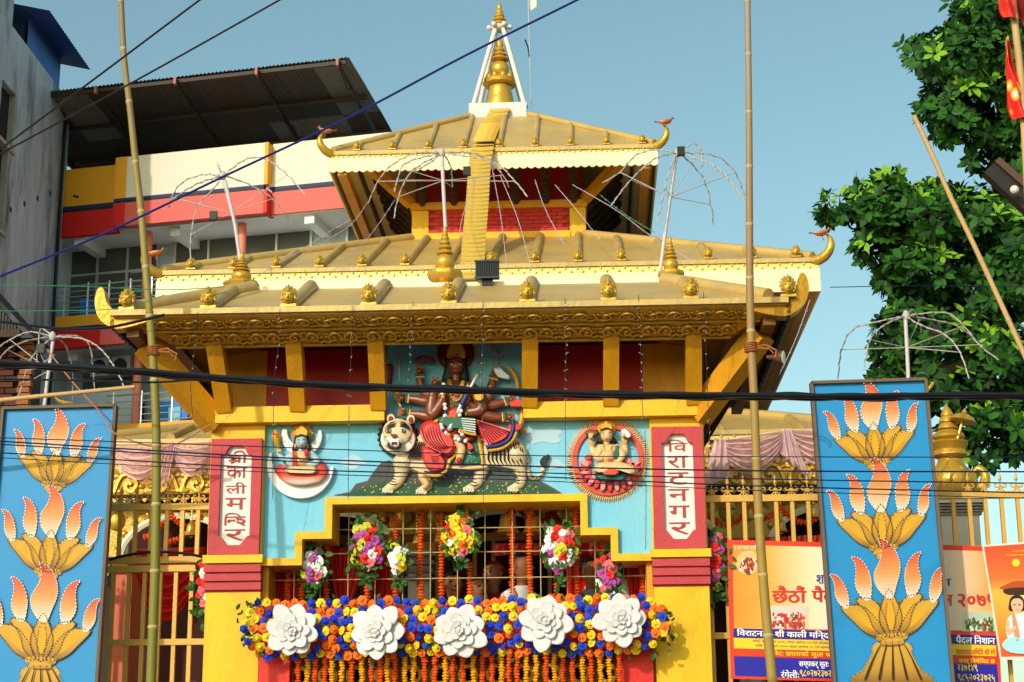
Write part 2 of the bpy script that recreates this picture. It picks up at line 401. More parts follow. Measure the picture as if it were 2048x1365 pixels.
# steel canopy: corrugated sheets on purlins and trusses
def rz(d): return 16.47-.16*(d+1)-.012*(d+1)**2
sheet_m = [mat('weathered_sheet', '4e4640', .6, .25, 3, dirt=.4, dcol='2a2622', stretch=(1, 1, 1)), mat('brown_sheet', '55402f', .6, .25, 3, dirt=.3, dcol='2c221c'), mat('pale_sheet', '7d7a70', .55, .2, 3, dirt=.3, dcol='4c4a44')]
ns = 9
for i in range(ns):
    s0, s1 = -.6+i*(7.85/ns), -.6+(i+1)*(7.85/ns)+.03
    for k, (d0, d1) in enumerate(((-1.08, 1.0), (.9, 3.0), (2.9, 5.2))):
        nw = 40
        MB().grid(lambda u, v: L(s0+(s1-s0)*u, d0+(d1-d0)*v, rz(d0+(d1-d0)*v)+.06+.016*sin(u*2*pi*10)+.014*k+.003*(i % 2)), nw, 3).build('roof_sheet', sheet_m[2 if (i, k) in ((6, 1), (7, 1), (5, 2), (1, 0), (8, 0)) else (1 if (i+k) % 4 == 1 else 0)], bl, smooth='full')
M_rust = mat('rusty_steel', '3a2a24', .6, .3, 9, .3, 30)
for d in (-1.0, .35, 1.7, 3.1, 4.6):
    MB().bar(L(-.6, d, rz(d)), L(7.2, d, rz(d)), .06, .08).build('purlin', M_rust, bl)
for s in (-.3, 1.55, 3.4, 5.25, 7.05):
    mb = MB(); mb.bar(L(s, -1.0, rz(-1)-.08), L(s, 5, rz(5)-.08), .05, .05); mb.bar(L(s, -.6, rz(-1)-.16), L(s, 5, rz(5)-.4), .05, .05)
    for q in range(6): mb.bar(L(s, -1+q, rz(-1+q)-.08), L(s, -.5+q, rz(-.5+q)-.28), .03); mb.bar(L(s, -.5+q, rz(-.5+q)-.28), L(s, q, rz(q)-.08), .03)
    mb.build('truss', M_rust, bl)
    MB().tube([L(s, 1.6, 15), L(s, 1.6, rz(1.6)-.1)], .05, 8).build('post', M_rust, bl)
    MB().bar(L(s, -1.12, rz(-1)-.12), L(s, -1.12, rz(-1)+.04), .05, .12).build('end_plate', mat('pink_primer', 'b06a5c', .6), bl)
lbox(MB(), -.2, SR, 4.7, 5.2, 15.0, 15.9).build('rear_wall', mat('dark_rear_wall', '4a4038', .8), bl)
MB().tube([L(.67, -.05, 14.45), L(.67, -.2, 14.42)], .03, 8).build('spout', M_rust, bl)

# ---- grey concrete building, far left: its side wall runs away from the street
M_conc = mat('stained_concrete', 'b4bcc6', .9, .45, 2.2, .4, 25, dirt=1, dcol='24282e', dscale=.7, stretch=(1, 1.6, .45))
XG = -11.5
gb = thing('concrete_building', 'unfinished grey concrete building with deep bare windows, at the far left edge', 'building', (XG, 20, 0))
holes = [(18.85, 19.75, 14.35, 15.55), (18.55, 19.55, 12.55, 14.3), (18.5, 19.3, 10.5, 11.7), (21.2, 21.7, 9.0, 10.2)]
# wall built as strips around the openings
ys = sorted({18.3, 23.3} | {h[0] for h in holes} | {h[1] for h in holes})
mb = MB()
for y0, y1 in zip(ys, ys[1:]):
    cuts = sorted([(h[2], h[3]) for h in holes if h[0] <= y0+.001 and h[1] >= y1-.001]); z = 0
    for c0, c1 in cuts+[(16.86, 16.86)]:
        if c0 > z: mb.box((XG-.35, y0, z), (XG, y1, c0))
        z = max(z, c1)
mb.build('wall', M_conc, gb)
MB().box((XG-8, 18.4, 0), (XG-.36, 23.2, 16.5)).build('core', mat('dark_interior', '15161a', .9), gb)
MB().box((XG-3, 18.3, 16.5), (XG-.05, 19.35, 22)).build('upper_storey', M_conc, gb)
for y0, y1, z0, z1 in holes:
    f = MB().box((XG-.3, y0-.02, z0-.08), (XG+.05, y1+.04, z0-.001)).box((XG-.3, y1-.05, z0), (XG-.004, y1-.001, z1)).build('window', mat('bare_plaster', 'b4a89c', .9, .15, 3, dirt=.3), gb)
    MB().box((XG-.18, y0, z0), (XG-.13, y1-.05, z1)).build('pane', M_black, f)  # no glass here: black sheet paints the dark inside the bare opening
for i in range(12):
    y = 18.6+i*.4; z = 9+(i*37 % 70)/10
    MB().box((XG-.01, y, z), (XG+.012, y+.1, z+.1)).build('putlog_hole', M_black, gb)
MB().tube([(XG+.04, 22.9, 16.5), (XG+.05, 22.85, 14.6), (XG+.03, 22.9, 12.4), (XG+.05, 22.95, 10.5), (XG+.04, 22.8, 8)], .035, 6).build('drain_pipe', M_black, gb)
# blue tin room on its roof
tr = thing('rooftop_shed', 'blue corrugated tin shed on top of the grey concrete building', 'shed', (XG-1, 21, 16.86))
M_tin = mat('blue_tin', '4c74b8', .45, .12, 4, metal=.3, dirt=.2, dcol='28406c')
MB().grid(lambda u, v: (XG-.22+.015*sin(u*2*pi*16), 20.8+2.3*u, 16.9+1.15*v), 96, 2).build('tin_wall', M_tin, tr, smooth='full')
MB().grid(lambda u, v: (XG-2.2+2.55*v, 20.4+3.1*u, 17.75+.6*(1-v)+.012*sin(u*2*pi*22)), 120, 3).build('tin_roof', M_tin, tr, smooth='full')
MB().box((XG-2.0, 20.85, 16.86), (XG-.3, 23, 17.7)).build('tin_core', mat('dark_blue_tin', '1c2c4c', .6), tr)

# ---- brick shed with a tin roof, left edge in front of the concrete building
sh = thing('brick_shed', 'brick outbuilding with dark sloping tin roof above the left lotus board', 'shed', (-9, 11, 0))
M_brick = [mat('red_brick', '5a3026', .9, .25, 12, .4, 60), mat('brown_brick', '44281f', .9, .25, 12, .4, 60), mat('orange_brick', '94583a', .9, .25, 12, .4, 60)]
MB().box((-14, 11.06, 0), (-7.95, 11.5, 8.1)).build('core', mat('mortar', '3c322c', .95), sh)
bk = MB().box((-.115, -.05, -.036), (.115, .05, .036)).build('brick', M_brick[0], sh, pivot=(0, 0, 0)); first = True
hb = [bk]
for m in M_brick[1:]:
    o = bk.copy(); o.data = bk.data.copy(); o.data.materials[0] = m; hb.append(o)
q = 0
for r in range(13):
    for c in range(5):
        x = -8.68+c*.25+(.125 if r % 2 else 0); z = 6.95+r*.088
        if x > -8.1: continue
        s_ = hb[1 if rnd.random() < .4 else 0]
        if first: bk.location = V((x, 11.03, z))-WL['brick_shed']; WL[bk.name] = V((x, 11.03, z)); first = False; continue
        kid(s_, sh, (x, 11.03+rnd.uniform(-.008, .008), z))
for r in range(13):                     # lighter pier at the corner
    kid(hb[2], sh, (-8.02+(.02 if r % 2 else 0), 10.99, 6.95+r*.088), scale=(.75, 1.3, 1))
mb = MB().grid(lambda u, v: (-9.98+2.15*u, 10.5+1.2*v, 10.28-2.25*u+.014*sin(v*2*pi*12)), 2, 120); mb.build('tin_roof', mat('dark_tin', '26211e', .6, .25, 3, dirt=.4, dcol='1c1a18'), sh, smooth='full')
mb = MB().grid(lambda u, v: (-9.9+2.2*u, 10.5, 10.45-2.3*u*(1)+(-.9+.9*u)*v+.0), 30, 2)
mb = MB()
for i in range(46):
    u = i/46; x = -9.98+2.05*u; mb.box((x, 10.50, 8.0), (x+.03, 10.54, 10.2-2.2*u)); mb.box((x+.03, 10.53, 8.0), (x+.045, 10.55, 10.18-2.2*u))
mb.build('gable_cladding', mat('dark_tin', ''), sh)
MB().bar((-9.95, 10.47, 8.0), (-7.95, 10.47, 8.0), .08, .1).build('rafter', M_dark, sh)

# ================================================================== TREE
M_bark = mat('tree_bark', '3e3226', .9, .3, 10, .6, 30)
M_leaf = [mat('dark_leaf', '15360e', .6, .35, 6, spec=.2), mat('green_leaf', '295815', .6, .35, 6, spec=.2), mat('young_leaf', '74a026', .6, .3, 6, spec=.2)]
for m in M_leaf:
    m.node_tree.nodes['Principled BSDF'].inputs['Subsurface Weight'].default_value = 0
tr = thing('broadleaf_tree', 'large dark green broadleaf tree with glossy leaves along the right edge', 'tree', (6.6, 6.5, 0))
mb = MB(); rr = random.Random(5)
def branch(pts, r0, r1):
    pts = [(p.x, p.y, p.z) for p in pts]; pts = [V(p) for p in catmull3(pts, 4)]; n = len(pts)
    mb.tube(pts, [r0+(r1-r0)*i/(n-1) for i in range(n)], 8); return pts
root = V((6.6, 6.5, 0)); fork = V((6.0, 6.3, 5.2))
branch([root, V((6.5, 6.6, 2.5)), fork, P(2120, 520, 6.2)], .34, .16)
tips = [((2100, 480), (1950, 240), (1880, 150), (1830, 110)), ((2110, 500), (1950, 430), (1800, 430), (1660, 430)), ((2140, 640), (2000, 700), (1880, 650), (1780, 560)),
        ((2150, 760), (2050, 800), (2000, 850), (1960, 900)), ((2120, 350), (2040, 150), (1990, 40), (1950, -60)), ((2120, 560), (1990, 540), (1900, 500), (1760, 380)), ((2150, 700), (2010, 720), (1880, 740), (1800, 740))]
for tp in tips: branch([P(x, y, 6.2+rr.uniform(-.7, .7)) for x, y in tp], .13, .015)
mb.build('trunk', M_bark, tr, smooth=True)
blobs = [(1985, 10, 90, 70, 95), (1965, 90, 85, 75, 120), (1900, 120, 85, 60, 80), (1836, 96, 34, 40, 14), (1950, 185, 75, 75, 120), (1905, 205, 70, 50, 60), (2060, 140, 80, 150, 120),
         (1935, 255, 70, 34, 45), (2030, 285, 50, 50, 60), (1965, 318, 40, 24, 14), (2060, 330, 60, 70, 60),
         (1685, 415, 52, 32, 30), (1770, 410, 80, 50, 80), (1775, 360, 25, 30, 12), (1880, 392, 50, 26, 26), (1860, 440, 110, 70, 140), (1760, 490, 60, 45, 45), (1850, 530, 95, 70, 120), (1960, 450, 90, 80, 130), (1985, 560, 90, 90, 150), (2060, 500, 60, 130, 90),
         (1800, 560, 50, 40, 32), (1830, 640, 75, 60, 85), (1790, 690, 50, 55, 45), (1780, 745, 40, 40, 24), (1900, 680, 90, 80, 130), (1990, 700, 90, 90, 140), (1890, 770, 100, 50, 95), (2010, 800, 70, 60, 70), (1950, 850, 80, 50, 48), (1985, 905, 60, 35, 20), (2050, 860, 40, 80, 40), (1935, 930, 24, 30, 8)]
LV = []                                     # (position, direction, normal, length, material)
for cx, cy, rx, ry, n in blobs:
    k = S(6.2)*1.0
    for _ in range(n):
        while True:
            q = V((rr.uniform(-1, 1), rr.uniform(-1, 1), rr.uniform(-1, 1)))
            if .12 < q.length < 1: break
        q = q.normalized()*(q.length**.6)
        c = P(cx+q.x*rx, cy-q.z*ry, 6.2+q.y*1.1*max(rx, ry)/90)
        ax = (q+V((0, -.25, .35))+V((rr.gauss(0, .35), rr.gauss(0, .35), rr.gauss(0, .35)))).normalized()
        u, w2 = circle_frame(ax); nl = rr.randint(7, 10); big = rr.uniform(.75, 1.15)
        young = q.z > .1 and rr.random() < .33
        for j in range(nl):
            a = 2*pi*(j+rr.random()*.5)/nl; el = rr.uniform(-.15, .75)
            d = (u*cos(a)+w2*sin(a))*cos(el)+ax*sin(el)
            nrm = (ax - d*ax.dot(d)).normalized()
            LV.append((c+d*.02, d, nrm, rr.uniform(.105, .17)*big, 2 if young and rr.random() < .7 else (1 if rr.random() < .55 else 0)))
def leaf_geo(p, d, n, l):
    s = d.cross(n)*l*.25; dr = n*(-l*.12)
    return [p, p+d*l*.3+s*.85+n*l*.03, p+d*l*.65+s*.9+dr*.2, p+d*l+dr, p+d*l*.65-s*.9+dr*.2, p+d*l*.3-s*.85+n*l*.03, p+d*l*.5-n*l*.03], [(0, 1, 6), (1, 2, 6), (2, 3, 6), (3, 4, 6), (4, 5, 6), (5, 0, 6)]
lm = [MB().add(*leaf_geo(V((0, 0, 0)), V((0, 1, 0)), V((0, 0, 1)), 1)).build('leaf', M_leaf[i], tr, pivot=(0, 0, 0)) for i in range(3)]
LV.sort(key=lambda t: t[0].y)
far = MB(); taken = 0; used = [False]*3
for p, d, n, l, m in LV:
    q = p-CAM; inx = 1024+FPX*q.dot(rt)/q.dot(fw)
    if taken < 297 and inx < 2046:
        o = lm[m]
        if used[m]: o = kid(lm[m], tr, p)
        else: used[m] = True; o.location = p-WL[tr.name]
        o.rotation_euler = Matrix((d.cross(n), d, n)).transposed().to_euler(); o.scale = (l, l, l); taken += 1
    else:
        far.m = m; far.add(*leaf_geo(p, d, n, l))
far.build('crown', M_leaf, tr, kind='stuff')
# ================================================================== ORNAMENT TEMPLATES
def mask_mb(s=1.0):
    mb = MB()
    mb.ball((0, -.03, .0), .045, 10, 7, (.85, .7, 1.1)).ball((0, -.065, -.006), .012, 6, 4, (.8, 1, 1.3)).ball((0, -.058, -.028), .014, 6, 4, (1.3, .6, .4))
    for sx in (-1, 1): mb.ball((sx*.017, -.06, .012), .008, 6, 4).ball((sx*.042, -.025, -.005), .016, 6, 4, (.5, .6, 1.4))
    for k in range(9):
        a = pi*(k+.5)/9*1.15-pi*.075; d = V((cos(a)*.8, 0, sin(a)))
        mb.tube([d*.030+V((0, -.022, .008)), d*.052+V((0, -.012, .012)), d*.066+V((0, -.008, .016))], [.014, .013, .004], 5)
    mb.ball((0, -.005, .012), .05, 10, 6, (.85, .25, 1.05))
    mb.tube([(0, -.05, .03), (0, -.045, .075)], [.014, .004], 6)
    mb.box((-.05, -.03, -.062), (.05, .0, -.045))
    mb.v = [v*s for v in mb.v]; return mb
def bird(name_loc, label, face=1, s=1.0):
    t = thing('bird_figurine', label, 'bird figurine', name_loc, 'copper birds perched on the roof corners')
    o = V(name_loc)
    mb = MB()
    mb.tube([o+V((face*x, 0, z))*s for x, z in ((-.14, .115), (-.08, .10), (-.02, .105), (.05, .125), (.085, .155), (.10, .175))], [.012*s, .034*s, .048*s, .042*s, .024*s, .020*s], 8)
    mb.build('body', M_cop, t, smooth=True)
    MB().ball(o+V((face*.108, 0, .19))*s, .027*s, 8, 6).build('head', M_cop, t, smooth=True)
    MB().tube([o+V((face*.125, 0, .19))*s, o+V((face*.165, 0, .183))*s], [.010*s, .002*s], 6).build('beak', M_cop, t)
    MB().tube([o+V((-face*.12, 0, .115))*s, o+V((-face*.22, 0, .125))*s], [.018*s, .03*s], 6, flat=(2, .35)).build('tail', M_cop, t)
    for sy in (-1, 1):
        MB().tube([o+V((face*.05, sy*.042, .14))*s, o+V((-face*.04, sy*.055, .12))*s, o+V((-face*.14, sy*.03, .115))*s], [.02*s, .03*s, .006*s], 6, flat=(1, .4)).build('wing', M_cop, t, smooth=True)
        MB().tube([o+V((0, sy*.014, .07))*s, o+V((face*.005, sy*.014, 0))*s, o+V((face*.03, sy*.014, -.004))*s], .006*s, 5).build('leg', M_cop, t)
    return t
def finial_mb(o, h, r):
    """stacked pot finial with a lotus collar"""
    mb = MB(); o = V(o); pr = [(1.0, 0), (1.05, .04), (.7, .08)]
    mb.lathe([(r*a, h*b) for a, b in [(.85, 0), (.95, .03), (.62, .07), (.55, .10)]], o, 16)
    mb.lathe([(r*a, h*b) for a, b in [(.5, .09), (.95, .14), (1.12, .20), (1.05, .25), (.6, .27)]], o, 24, fl=lambda a, i: 1+.16*abs(sin(a*4)))
    mb.lathe([(r*a, h*b) for a, b in [(.45, .27), (.66, .33), (.72, .40), (.60, .47), (.38, .50)]], o, 16)
    for k, (ra, z) in enumerate([(.62, .52), (.50, .60), (.40, .67), (.30, .74), (.22, .80)]):
        mb.lathe([(r*ra*.5, h*(z-.02)), (r*ra, h*z), (r*ra*.95, h*(z+.02)), (r*ra*.55, h*(z+.06))], o, 14)
    mb.lathe([(r*a, h*b) for a, b in [(.13, .84), (.17, .88), (.10, .92), (.05, .97), (.01, 1)]], o, 10)
    return mb
def frustum(mb, cx, cy, hx0, hy0, z0, hx1, hy1, z1, th=.03, n=1):
    a = [(cx-hx0, cy-hy0, z0), (cx+hx0, cy-hy0, z0), (cx+hx0, cy+hy0, z0), (cx-hx0, cy+hy0, z0)]
    b = [(cx-hx1, cy-hy1, z1), (cx+hx1, cy-hy1, z1), (cx+hx1, cy+hy1, z1), (cx-hx1, cy+hy1, z1)]
    dn = V((0, 0, -th))
    v = [V(p) for p in a+b]+[V(p)+dn for p in a+b]
    f = []
    for i in range(4):
        j = (i+1) % 4; f += [(i, j, 4+j, 4+i), (8+j, 8+i, 12+i, 12+j), (8+i, 8+j, j, i)]
    f.append((4, 5, 6, 7)); mb.add(v, f); return mb
def horn_mb(c, sx, s=1.0, th=.09, ydir=0):
    """upturned eave corner: crescent sweeping out and up; sx = side; c = eave corner"""
    c = V(c); d = V((sx*.82, -.57, 0)).normalized() if not ydir else V((sx, 0, 0))
    path = [(-.42, -.02), (-.25, -.03), (-.08, -.035), (.06, -.01), (.15, .06), (.185, .15), (.165, .24), (.12, .29)]
    rr_ = [.05, .06, .065, .065, .058, .045, .025, .004]
    return MB().tube([c+d*(a*s)+V((0, 0, b*s)) for a, b, _ in catmull3([(a, b, 0) for a, b in path], 3)], [x[0]*s for x in catmull3([(r, 0, 0) for r in rr_], 3)], 10)
def horn(c, sx, parent, s=1.0):
    return horn_mb(c, sx, s).build('upturned_corner', M_gold, parent, smooth=True)
def scroll_mb(w, h, k=0):
    """one vine scroll of the embossed brass sheet, local x across, z up, facing -y"""
    mb = MB(); r = h*.075
    pts = [(-w/2, -h*.25), (-w*.3, h*.25), (0, h*.32), (w*.22, h*.05), (w*.08, -h*.22), (-w*.12, -h*.1), (-w*.05, h*.08), (w*.05, .0)]
    mb.tube([(x, -r*.5, z) for x, z, _ in catmull3([(x, z, 0) for x, z in pts], 4)], r, 5)
    pts = [(w*.1, -h*.25), (w*.3, -h*.38), (w/2, -h*.25)]
    mb.tube([(x, -r*.5, z) for x, z, _ in catmull3([(x, z, 0) for x, z in pts], 4)], r, 5)
    for a, b, q in ((-.33, -.2, .5), (.34, .22, -.6), (.36, -.05, .3), (-.1, -.36, .1), (-.42, .3, .9)):
        mb.ball((w*a, 0, h*b), h*.11, 6, 4, (1.3, .5, .8))
    return mb
def roll_row(parent, axis_pts, name, m, r):
    pass

# ================================================================== MAIN TEMPLE
TY = 7.2
tm = thing('pagoda_temple', 'three tiered golden roofed pagoda temple rising behind the gateway', 'temple', (AX, TY, 1.9))
mk_small = mask_mb(.95).build('mask', M_gold, tm, pivot=(0, 0, 0), smooth=True); mk_first = [True]
def mask_at(p, parent, src, first, scale=1, rz_=0):
    if first[0]:
        src.location = V(p)-WL[parent.name]; WL[src.name] = V(p); first[0] = False; src.scale = (scale,)*3; src.rotation_euler = (0, 0, rz_); return src
    return kid(src, parent, p, rot=(0, 0, rz_), scale=scale)
def tier(h0, z0, h1, z1, sp, off, r=.045, sides=True, masks=True, ms=1.0):
    frustum(MB(), AX, TY, h0, h0, z0, h1, h1, z1, .04).build('roof_sheet', M_roof, tm)
    n = int(h0/sp)+1
    for side in ((0, -1, 1) if sides else (0,)):
        for k in range(-n, n+1):
            u = k*sp+off
            if abs(u) > h0-.12: continue
            t = min(1, (h0-abs(u))/(h0-h1)); f0 = .995
            def pt(tt, lift):
                q = h0+(h1-h0)*tt
                if side == 0: return V((AX+u, TY-q, z0+(z1-z0)*tt+lift))
                return V((AX+side*q, TY+u, z0+(z1-z0)*tt+lift))
            MB().tube([pt(.012, .012), pt(t-.01, .012)], r, 8).build('roof_batten', M_roof, tm, smooth=True)
            if masks and side == 0: mask_at(pt(0.004, .055*ms+.01), tm, mk_small, mk_first, ms)
    for sx in (-1, 1):
        for sy in (-1, 1):
            MB().tube([V((AX+sx*h0*.985, TY+sy*h0*.985, z0+.03)), V((AX+sx*h1, TY+sy*h1, z1+.02))], r*1.15, 8).build('hip_batten', M_roof, tm, smooth=True)
def eave(h, z, gold, white, scal, pitch=.085):
    for (nx, ny) in ((0, -1), (1, 0), (-1, 0), (0, 1)):
        def fr(u, d): return V((AX+nx*(h+d)+(-ny)*u, TY+ny*(h+d)+nx*u, 0))
        def strip(z1, z2, d, nm, m, sc=0):
            top = [fr(-h-d, d)+V((0, 0, z1)), fr(h+d, d)+V((0, 0, z1))]
            n = max(2, int(2*h/pitch))*4 if sc else 1
            lo = [fr(-h-d+2*(h+d)*i/n, d)+V((0, 0, z2-(sc*abs(sin(pi*i/4)) if sc else 0))) for i in range(n+1)]
            hi = [fr(-h-d+2*(h+d)*i/n, d)+V((0, 0, z1)) for i in range(n+1)]
            mb = MB(); inn = V((-nx, -ny, 0))*.02
            for i in range(n):
                mb.add([lo[i], lo[i+1], hi[i+1], hi[i], lo[i]+inn, lo[i+1]+inn, hi[i+1]+inn, hi[i]+inn], [(0,1,2,3),(5,4,7,6),(1,0,4,5)])
            return mb.build(nm, m, tm)
        strip(z+.01, z-.035, .02, 'eave_lip', M_roof)
        strip(z-.036, z-gold, .0, 'embossed_band', M_gold3)
        if white: strip(z-gold-.001, z-gold-white, .008, 'valance', mat('valance_cream', 'e4d8b8', .5, .08, 3, dirt=.2, dcol='c8a850'), scal)
    # raised beads along the front band
    mb = MB(); n = int(2*h/.06)
    for i in range(n): mb.ball((AX-h+.03+2*(h-.03)*i/n, TY-h-.004, z-.036-(gold-.036)*(.5+.25*(-1)**i)), .014, 5, 4)
    mb.build('beading', M_gold3, tm, kind='stuff')
# tier 1 (lowest, seen behind the fences), tier 2, tier 3
tier(3.9, 4.97, 2.2, 5.52, .75, .0, masks=False, sides=False)
tier(3.34, 6.83, 1.0, 7.88, .437, .06, ms=.95)
tier(1.83, 8.66, .36, 9.63, .40, .07, r=.035, ms=.8)
eave(3.34, 6.82, .10, .24, .0); eave(1.83, 8.65, .07, .15, .022)
eave(3.9, 4.96, .08, .0, 0)
# tier 1: embossed fascia that hangs under the eave, with bossed scrolls
fz0, fz1 = 4.42, 4.88
MB().box((AX-3.86, TY-3.84, fz0), (AX+3.86, TY-3.78, fz1)).build('fascia', M_gold2, tm)
sc1 = scroll_mb(.30, .30).build('scroll_motif', M_gold, tm, pivot=(0, 0, 0), smooth=True)
kk = 0
for r_ in range(2):
    for i in range(24):
        x = AX-3.7+i*.32; z = fz0+.12+r_*.22
        p = V((x, TY-3.845, z)); sc = (1 if (i+r_) % 2 else -1, 1, 1)
        if kk == 0: sc1.location = p-WL[tm.name]; WL[sc1.name] = p
        else: kid(sc1, tm, p, scale=sc)
        kk += 1
mb = MB(); n = 80
for i in range(n):
    x0 = AX-3.86+7.72*i/n; w_ = 7.72/n
    mb.prism([(x0, TY-3.85, fz0), (x0+w_*.5, TY-3.85, fz0-.05), (x0+w_, TY-3.85, fz0)], (0, .03, 0))
mb.build('fringe', M_gold2, tm)
# torana arches and columns in front of the sanctum
for k in (-2, -1, 0, 1, 2):
    cx = AX+.15+k*1.55; pts = [(cx-.77, 4.36), (cx+.77, 4.36), (cx+.77, 3.92)]
    arc = [(cx+.56*cos(a), 3.86+.42*sin(a)) for a in [pi*i/18 for i in range(19)]]
    poly = [(cx-.77, 4.36), (cx-.77, 3.86)]+arc[::-1]+[(cx+.77, 3.86), (cx+.77, 4.36)]
    mb = MB()
    for i in range(18):
        (xa, za), (xb, zb) = arc[i], arc[i+1]
        mb.prism([(xa, 3.62, za), (xa, 3.62, 4.36), (xb, 3.62, 4.36), (xb, 3.62, zb)], (0, .05, 0))
    for sx in (-1, 1): mb.box((cx+sx*.56, 3.62, 3.86), (cx+sx*.77, 3.67, 4.36))
    o = mb.build('torana_arch', M_gold2, tm)
    MB().tube([(x, 3.60, z) for x, z in arc], .035, 6).build('arch_moulding', M_cream, o, smooth=True)
    mb = MB()
    for i in range(13):
        a = pi*i/12; mb.ball((cx+.68*cos(a)*.9, 3.605, 3.86+.50*sin(a)), .035, 7, 5)
    for sx in (-1, 1): mb.ball((cx+sx*.62, 3.6, 4.24), .085, 8, 6, (1, .5, 1.1)); mb.tube([(cx+sx*.45, 3.6, 4.31), (cx+sx*.30, 3.6, 4.33), (cx, 3.6, 4.34)], .02, 6)
    mb.build('bossing', M_gold, o, smooth=True, kind='stuff')
    for x in ((cx-.775,) if k < 2 else (cx-.775, cx+.775)):
        c_ = MB().box((x-.10, 3.55, 1.9), (x+.10, 3.75, 3.9)).build('column', mat('pale_pink_column', 'd8c6b8', .6, .06, 3), tm)
        mb = MB()
        for q in range(4): mb.box((x-.125-.012*q, 3.52-.012*q, 3.62+q*.075), (x+.125+.012*q, 3.78+.012*q, 3.655+q*.075))
        mb.build('capital', mat('grey_moulding', '8c8680', .6), c_)
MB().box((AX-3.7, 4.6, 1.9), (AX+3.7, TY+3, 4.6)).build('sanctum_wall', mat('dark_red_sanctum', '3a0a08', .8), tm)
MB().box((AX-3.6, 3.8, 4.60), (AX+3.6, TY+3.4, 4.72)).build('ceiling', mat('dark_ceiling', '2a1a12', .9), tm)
MB().box((AX-2.0, TY-2.0, 5.0), (AX+2.0, TY+2.0, 6.8)).build('second_storey_wall', M_red, tm)
# tier 3 storey: brick body with piers, ledge, red wall and carved struts
bx0, bx1, by = AX-.985, AX+1.02, TY-1.0
zb, zl0, zl1, zt = 7.80, P(1000, 419, by).z, P(1000, 405, by).z, 8.56
MB().box((bx0+.02, by+.02, zb), (bx1-.02, TY+1.0, zl0)).build('storey_core', M_red, tm)
MB().box((bx0+.03, by+.05, zl1), (bx1-.03, TY+.97, 9.04)).build('upper_wall', M_red, tm)
MB().box((bx0-.02, by-.05, zl0), (bx1+.02, TY+1.04, zl1)).build('ledge', M_yel_shade, tm)
MB().box((bx0-.004, by-.012, zb), (bx0+.19, by+.4, zl0-.001)).build('pier', M_yel, tm); MB().box((bx1-.18, by-.012, zb), (bx1+.004, by+.4, zl0-.001)).build('pier', M_yel, tm)
MB().box((bx0+.19, by-.03, zb), (bx1-.18, by+.1, zb+.14)).build('plinth', M_yel, tm)
bk = MB().box((-.064, -.012, -.021), (.064, .012, .021)).build('brick', mat('painted_red_brick', 'c02a20', .6, .18, 5, .2, 40), tm, pivot=(0, 0, 0)); first = True
nz = int((zl0-zb-.14)/.047)
for r in range(nz):
    for c in range(13):
        x = bx0+.19+.065+c*.135-(.06 if r % 2 else 0); z = zb+.14+.026+r*.047
        if x < bx0+.25 or x+.064 > bx1-.18: continue
        p = V((x, by+.012-rnd.uniform(0, .006), z))
        if first: bk.location = p-WL[tm.name]; WL[bk.name] = p; first = False
        else: kid(bk, tm, p)
# soffit (boards) and edge beams
frustum(MB(), AX, TY, 1.79, 1.79, 8.52, .97, .97, 8.97, .02).build('soffit', mat('cream_soffit', 'd9c9a0', .7, .1, 2, dirt=.2), tm)
for sx in (-1, 1):
    MB().bar((AX+sx*1.70, TY-1.80, 8.44), (AX+sx*1.70, TY+1.8, 8.44), .10, .10).build('edge_beam', M_yel_shade, tm)
    MB().bar((AX+sx*1.56, TY-1.55, 8.60), (AX+sx*1.56, TY+1.55, 8.60), .035, .05).build('moulding', M_dark, tm)
    MB().bar((AX+sx*1.0, TY-1.0, zl1), (AX+sx*1.5, TY-1.5, 8.66), .09, .11).build('hip_strut', M_yel_shade, tm)
    MB().bar((AX+sx*1.0, TY+1.0, zl1), (AX+sx*1.5, TY+1.5, 8.66), .09, .11).build('hip_strut', M_yel_shade, tm)
def carved_strut(p, q, w_):
    p, q = V(p), V(q); m = MB(); m.bar(p, q, w_, w_*.8)
    t = (q-p); n = 6
    for i in range(n):
        c = p+t*((i+.5)/n)+V((0, -.0, -.02)); m.ball(c, w_*.62, 7, 5, (1, 1, .7))
    for i in range(n): m.ball(p+t*((i+.2)/n)+V((0, 0, -w_*.4)), w_*.4, 6, 4)
    return m.build('carved_strut', M_dark, tm, smooth=True)
for px in (845, 908, 970, 1032, 1092, 1148):
    p = P(px, 410, by-.04); carved_strut((p.x, by-.05, zl1+.01), (p.x, by-.42, 8.72), .095)
for sx in (-1, 1):
    for k in range(6):
        y = TY-.82+k*.33; carved_strut((AX+sx*1.02, y, zl1-.02), (AX+sx*1.44, y, 8.70), .105)
for sx in (-1, 1):
    horn((AX+sx*1.83, TY-1.83, 8.66), sx, tm, .72); horn((AX+sx*3.34, TY-3.34, 6.83), sx, tm, .8)
bird(P(650, 274, TY-1.95), 'copper bird figurine on the left corner of the topmost roof', -1, .6)
bird(P(1333, 256, TY-1.95), 'copper bird figurine on the right corner of the topmost roof, against the sky', 1, .6)
bird(P(312, 520, TY-3.46), 'copper bird figurine on the left corner of the middle roof, beside the left bamboo pole', 1, .6)
bird(P(1645, 480, TY-3.46), 'copper bird figurine on the right corner of the middle roof, close to the tree', 1, .6)
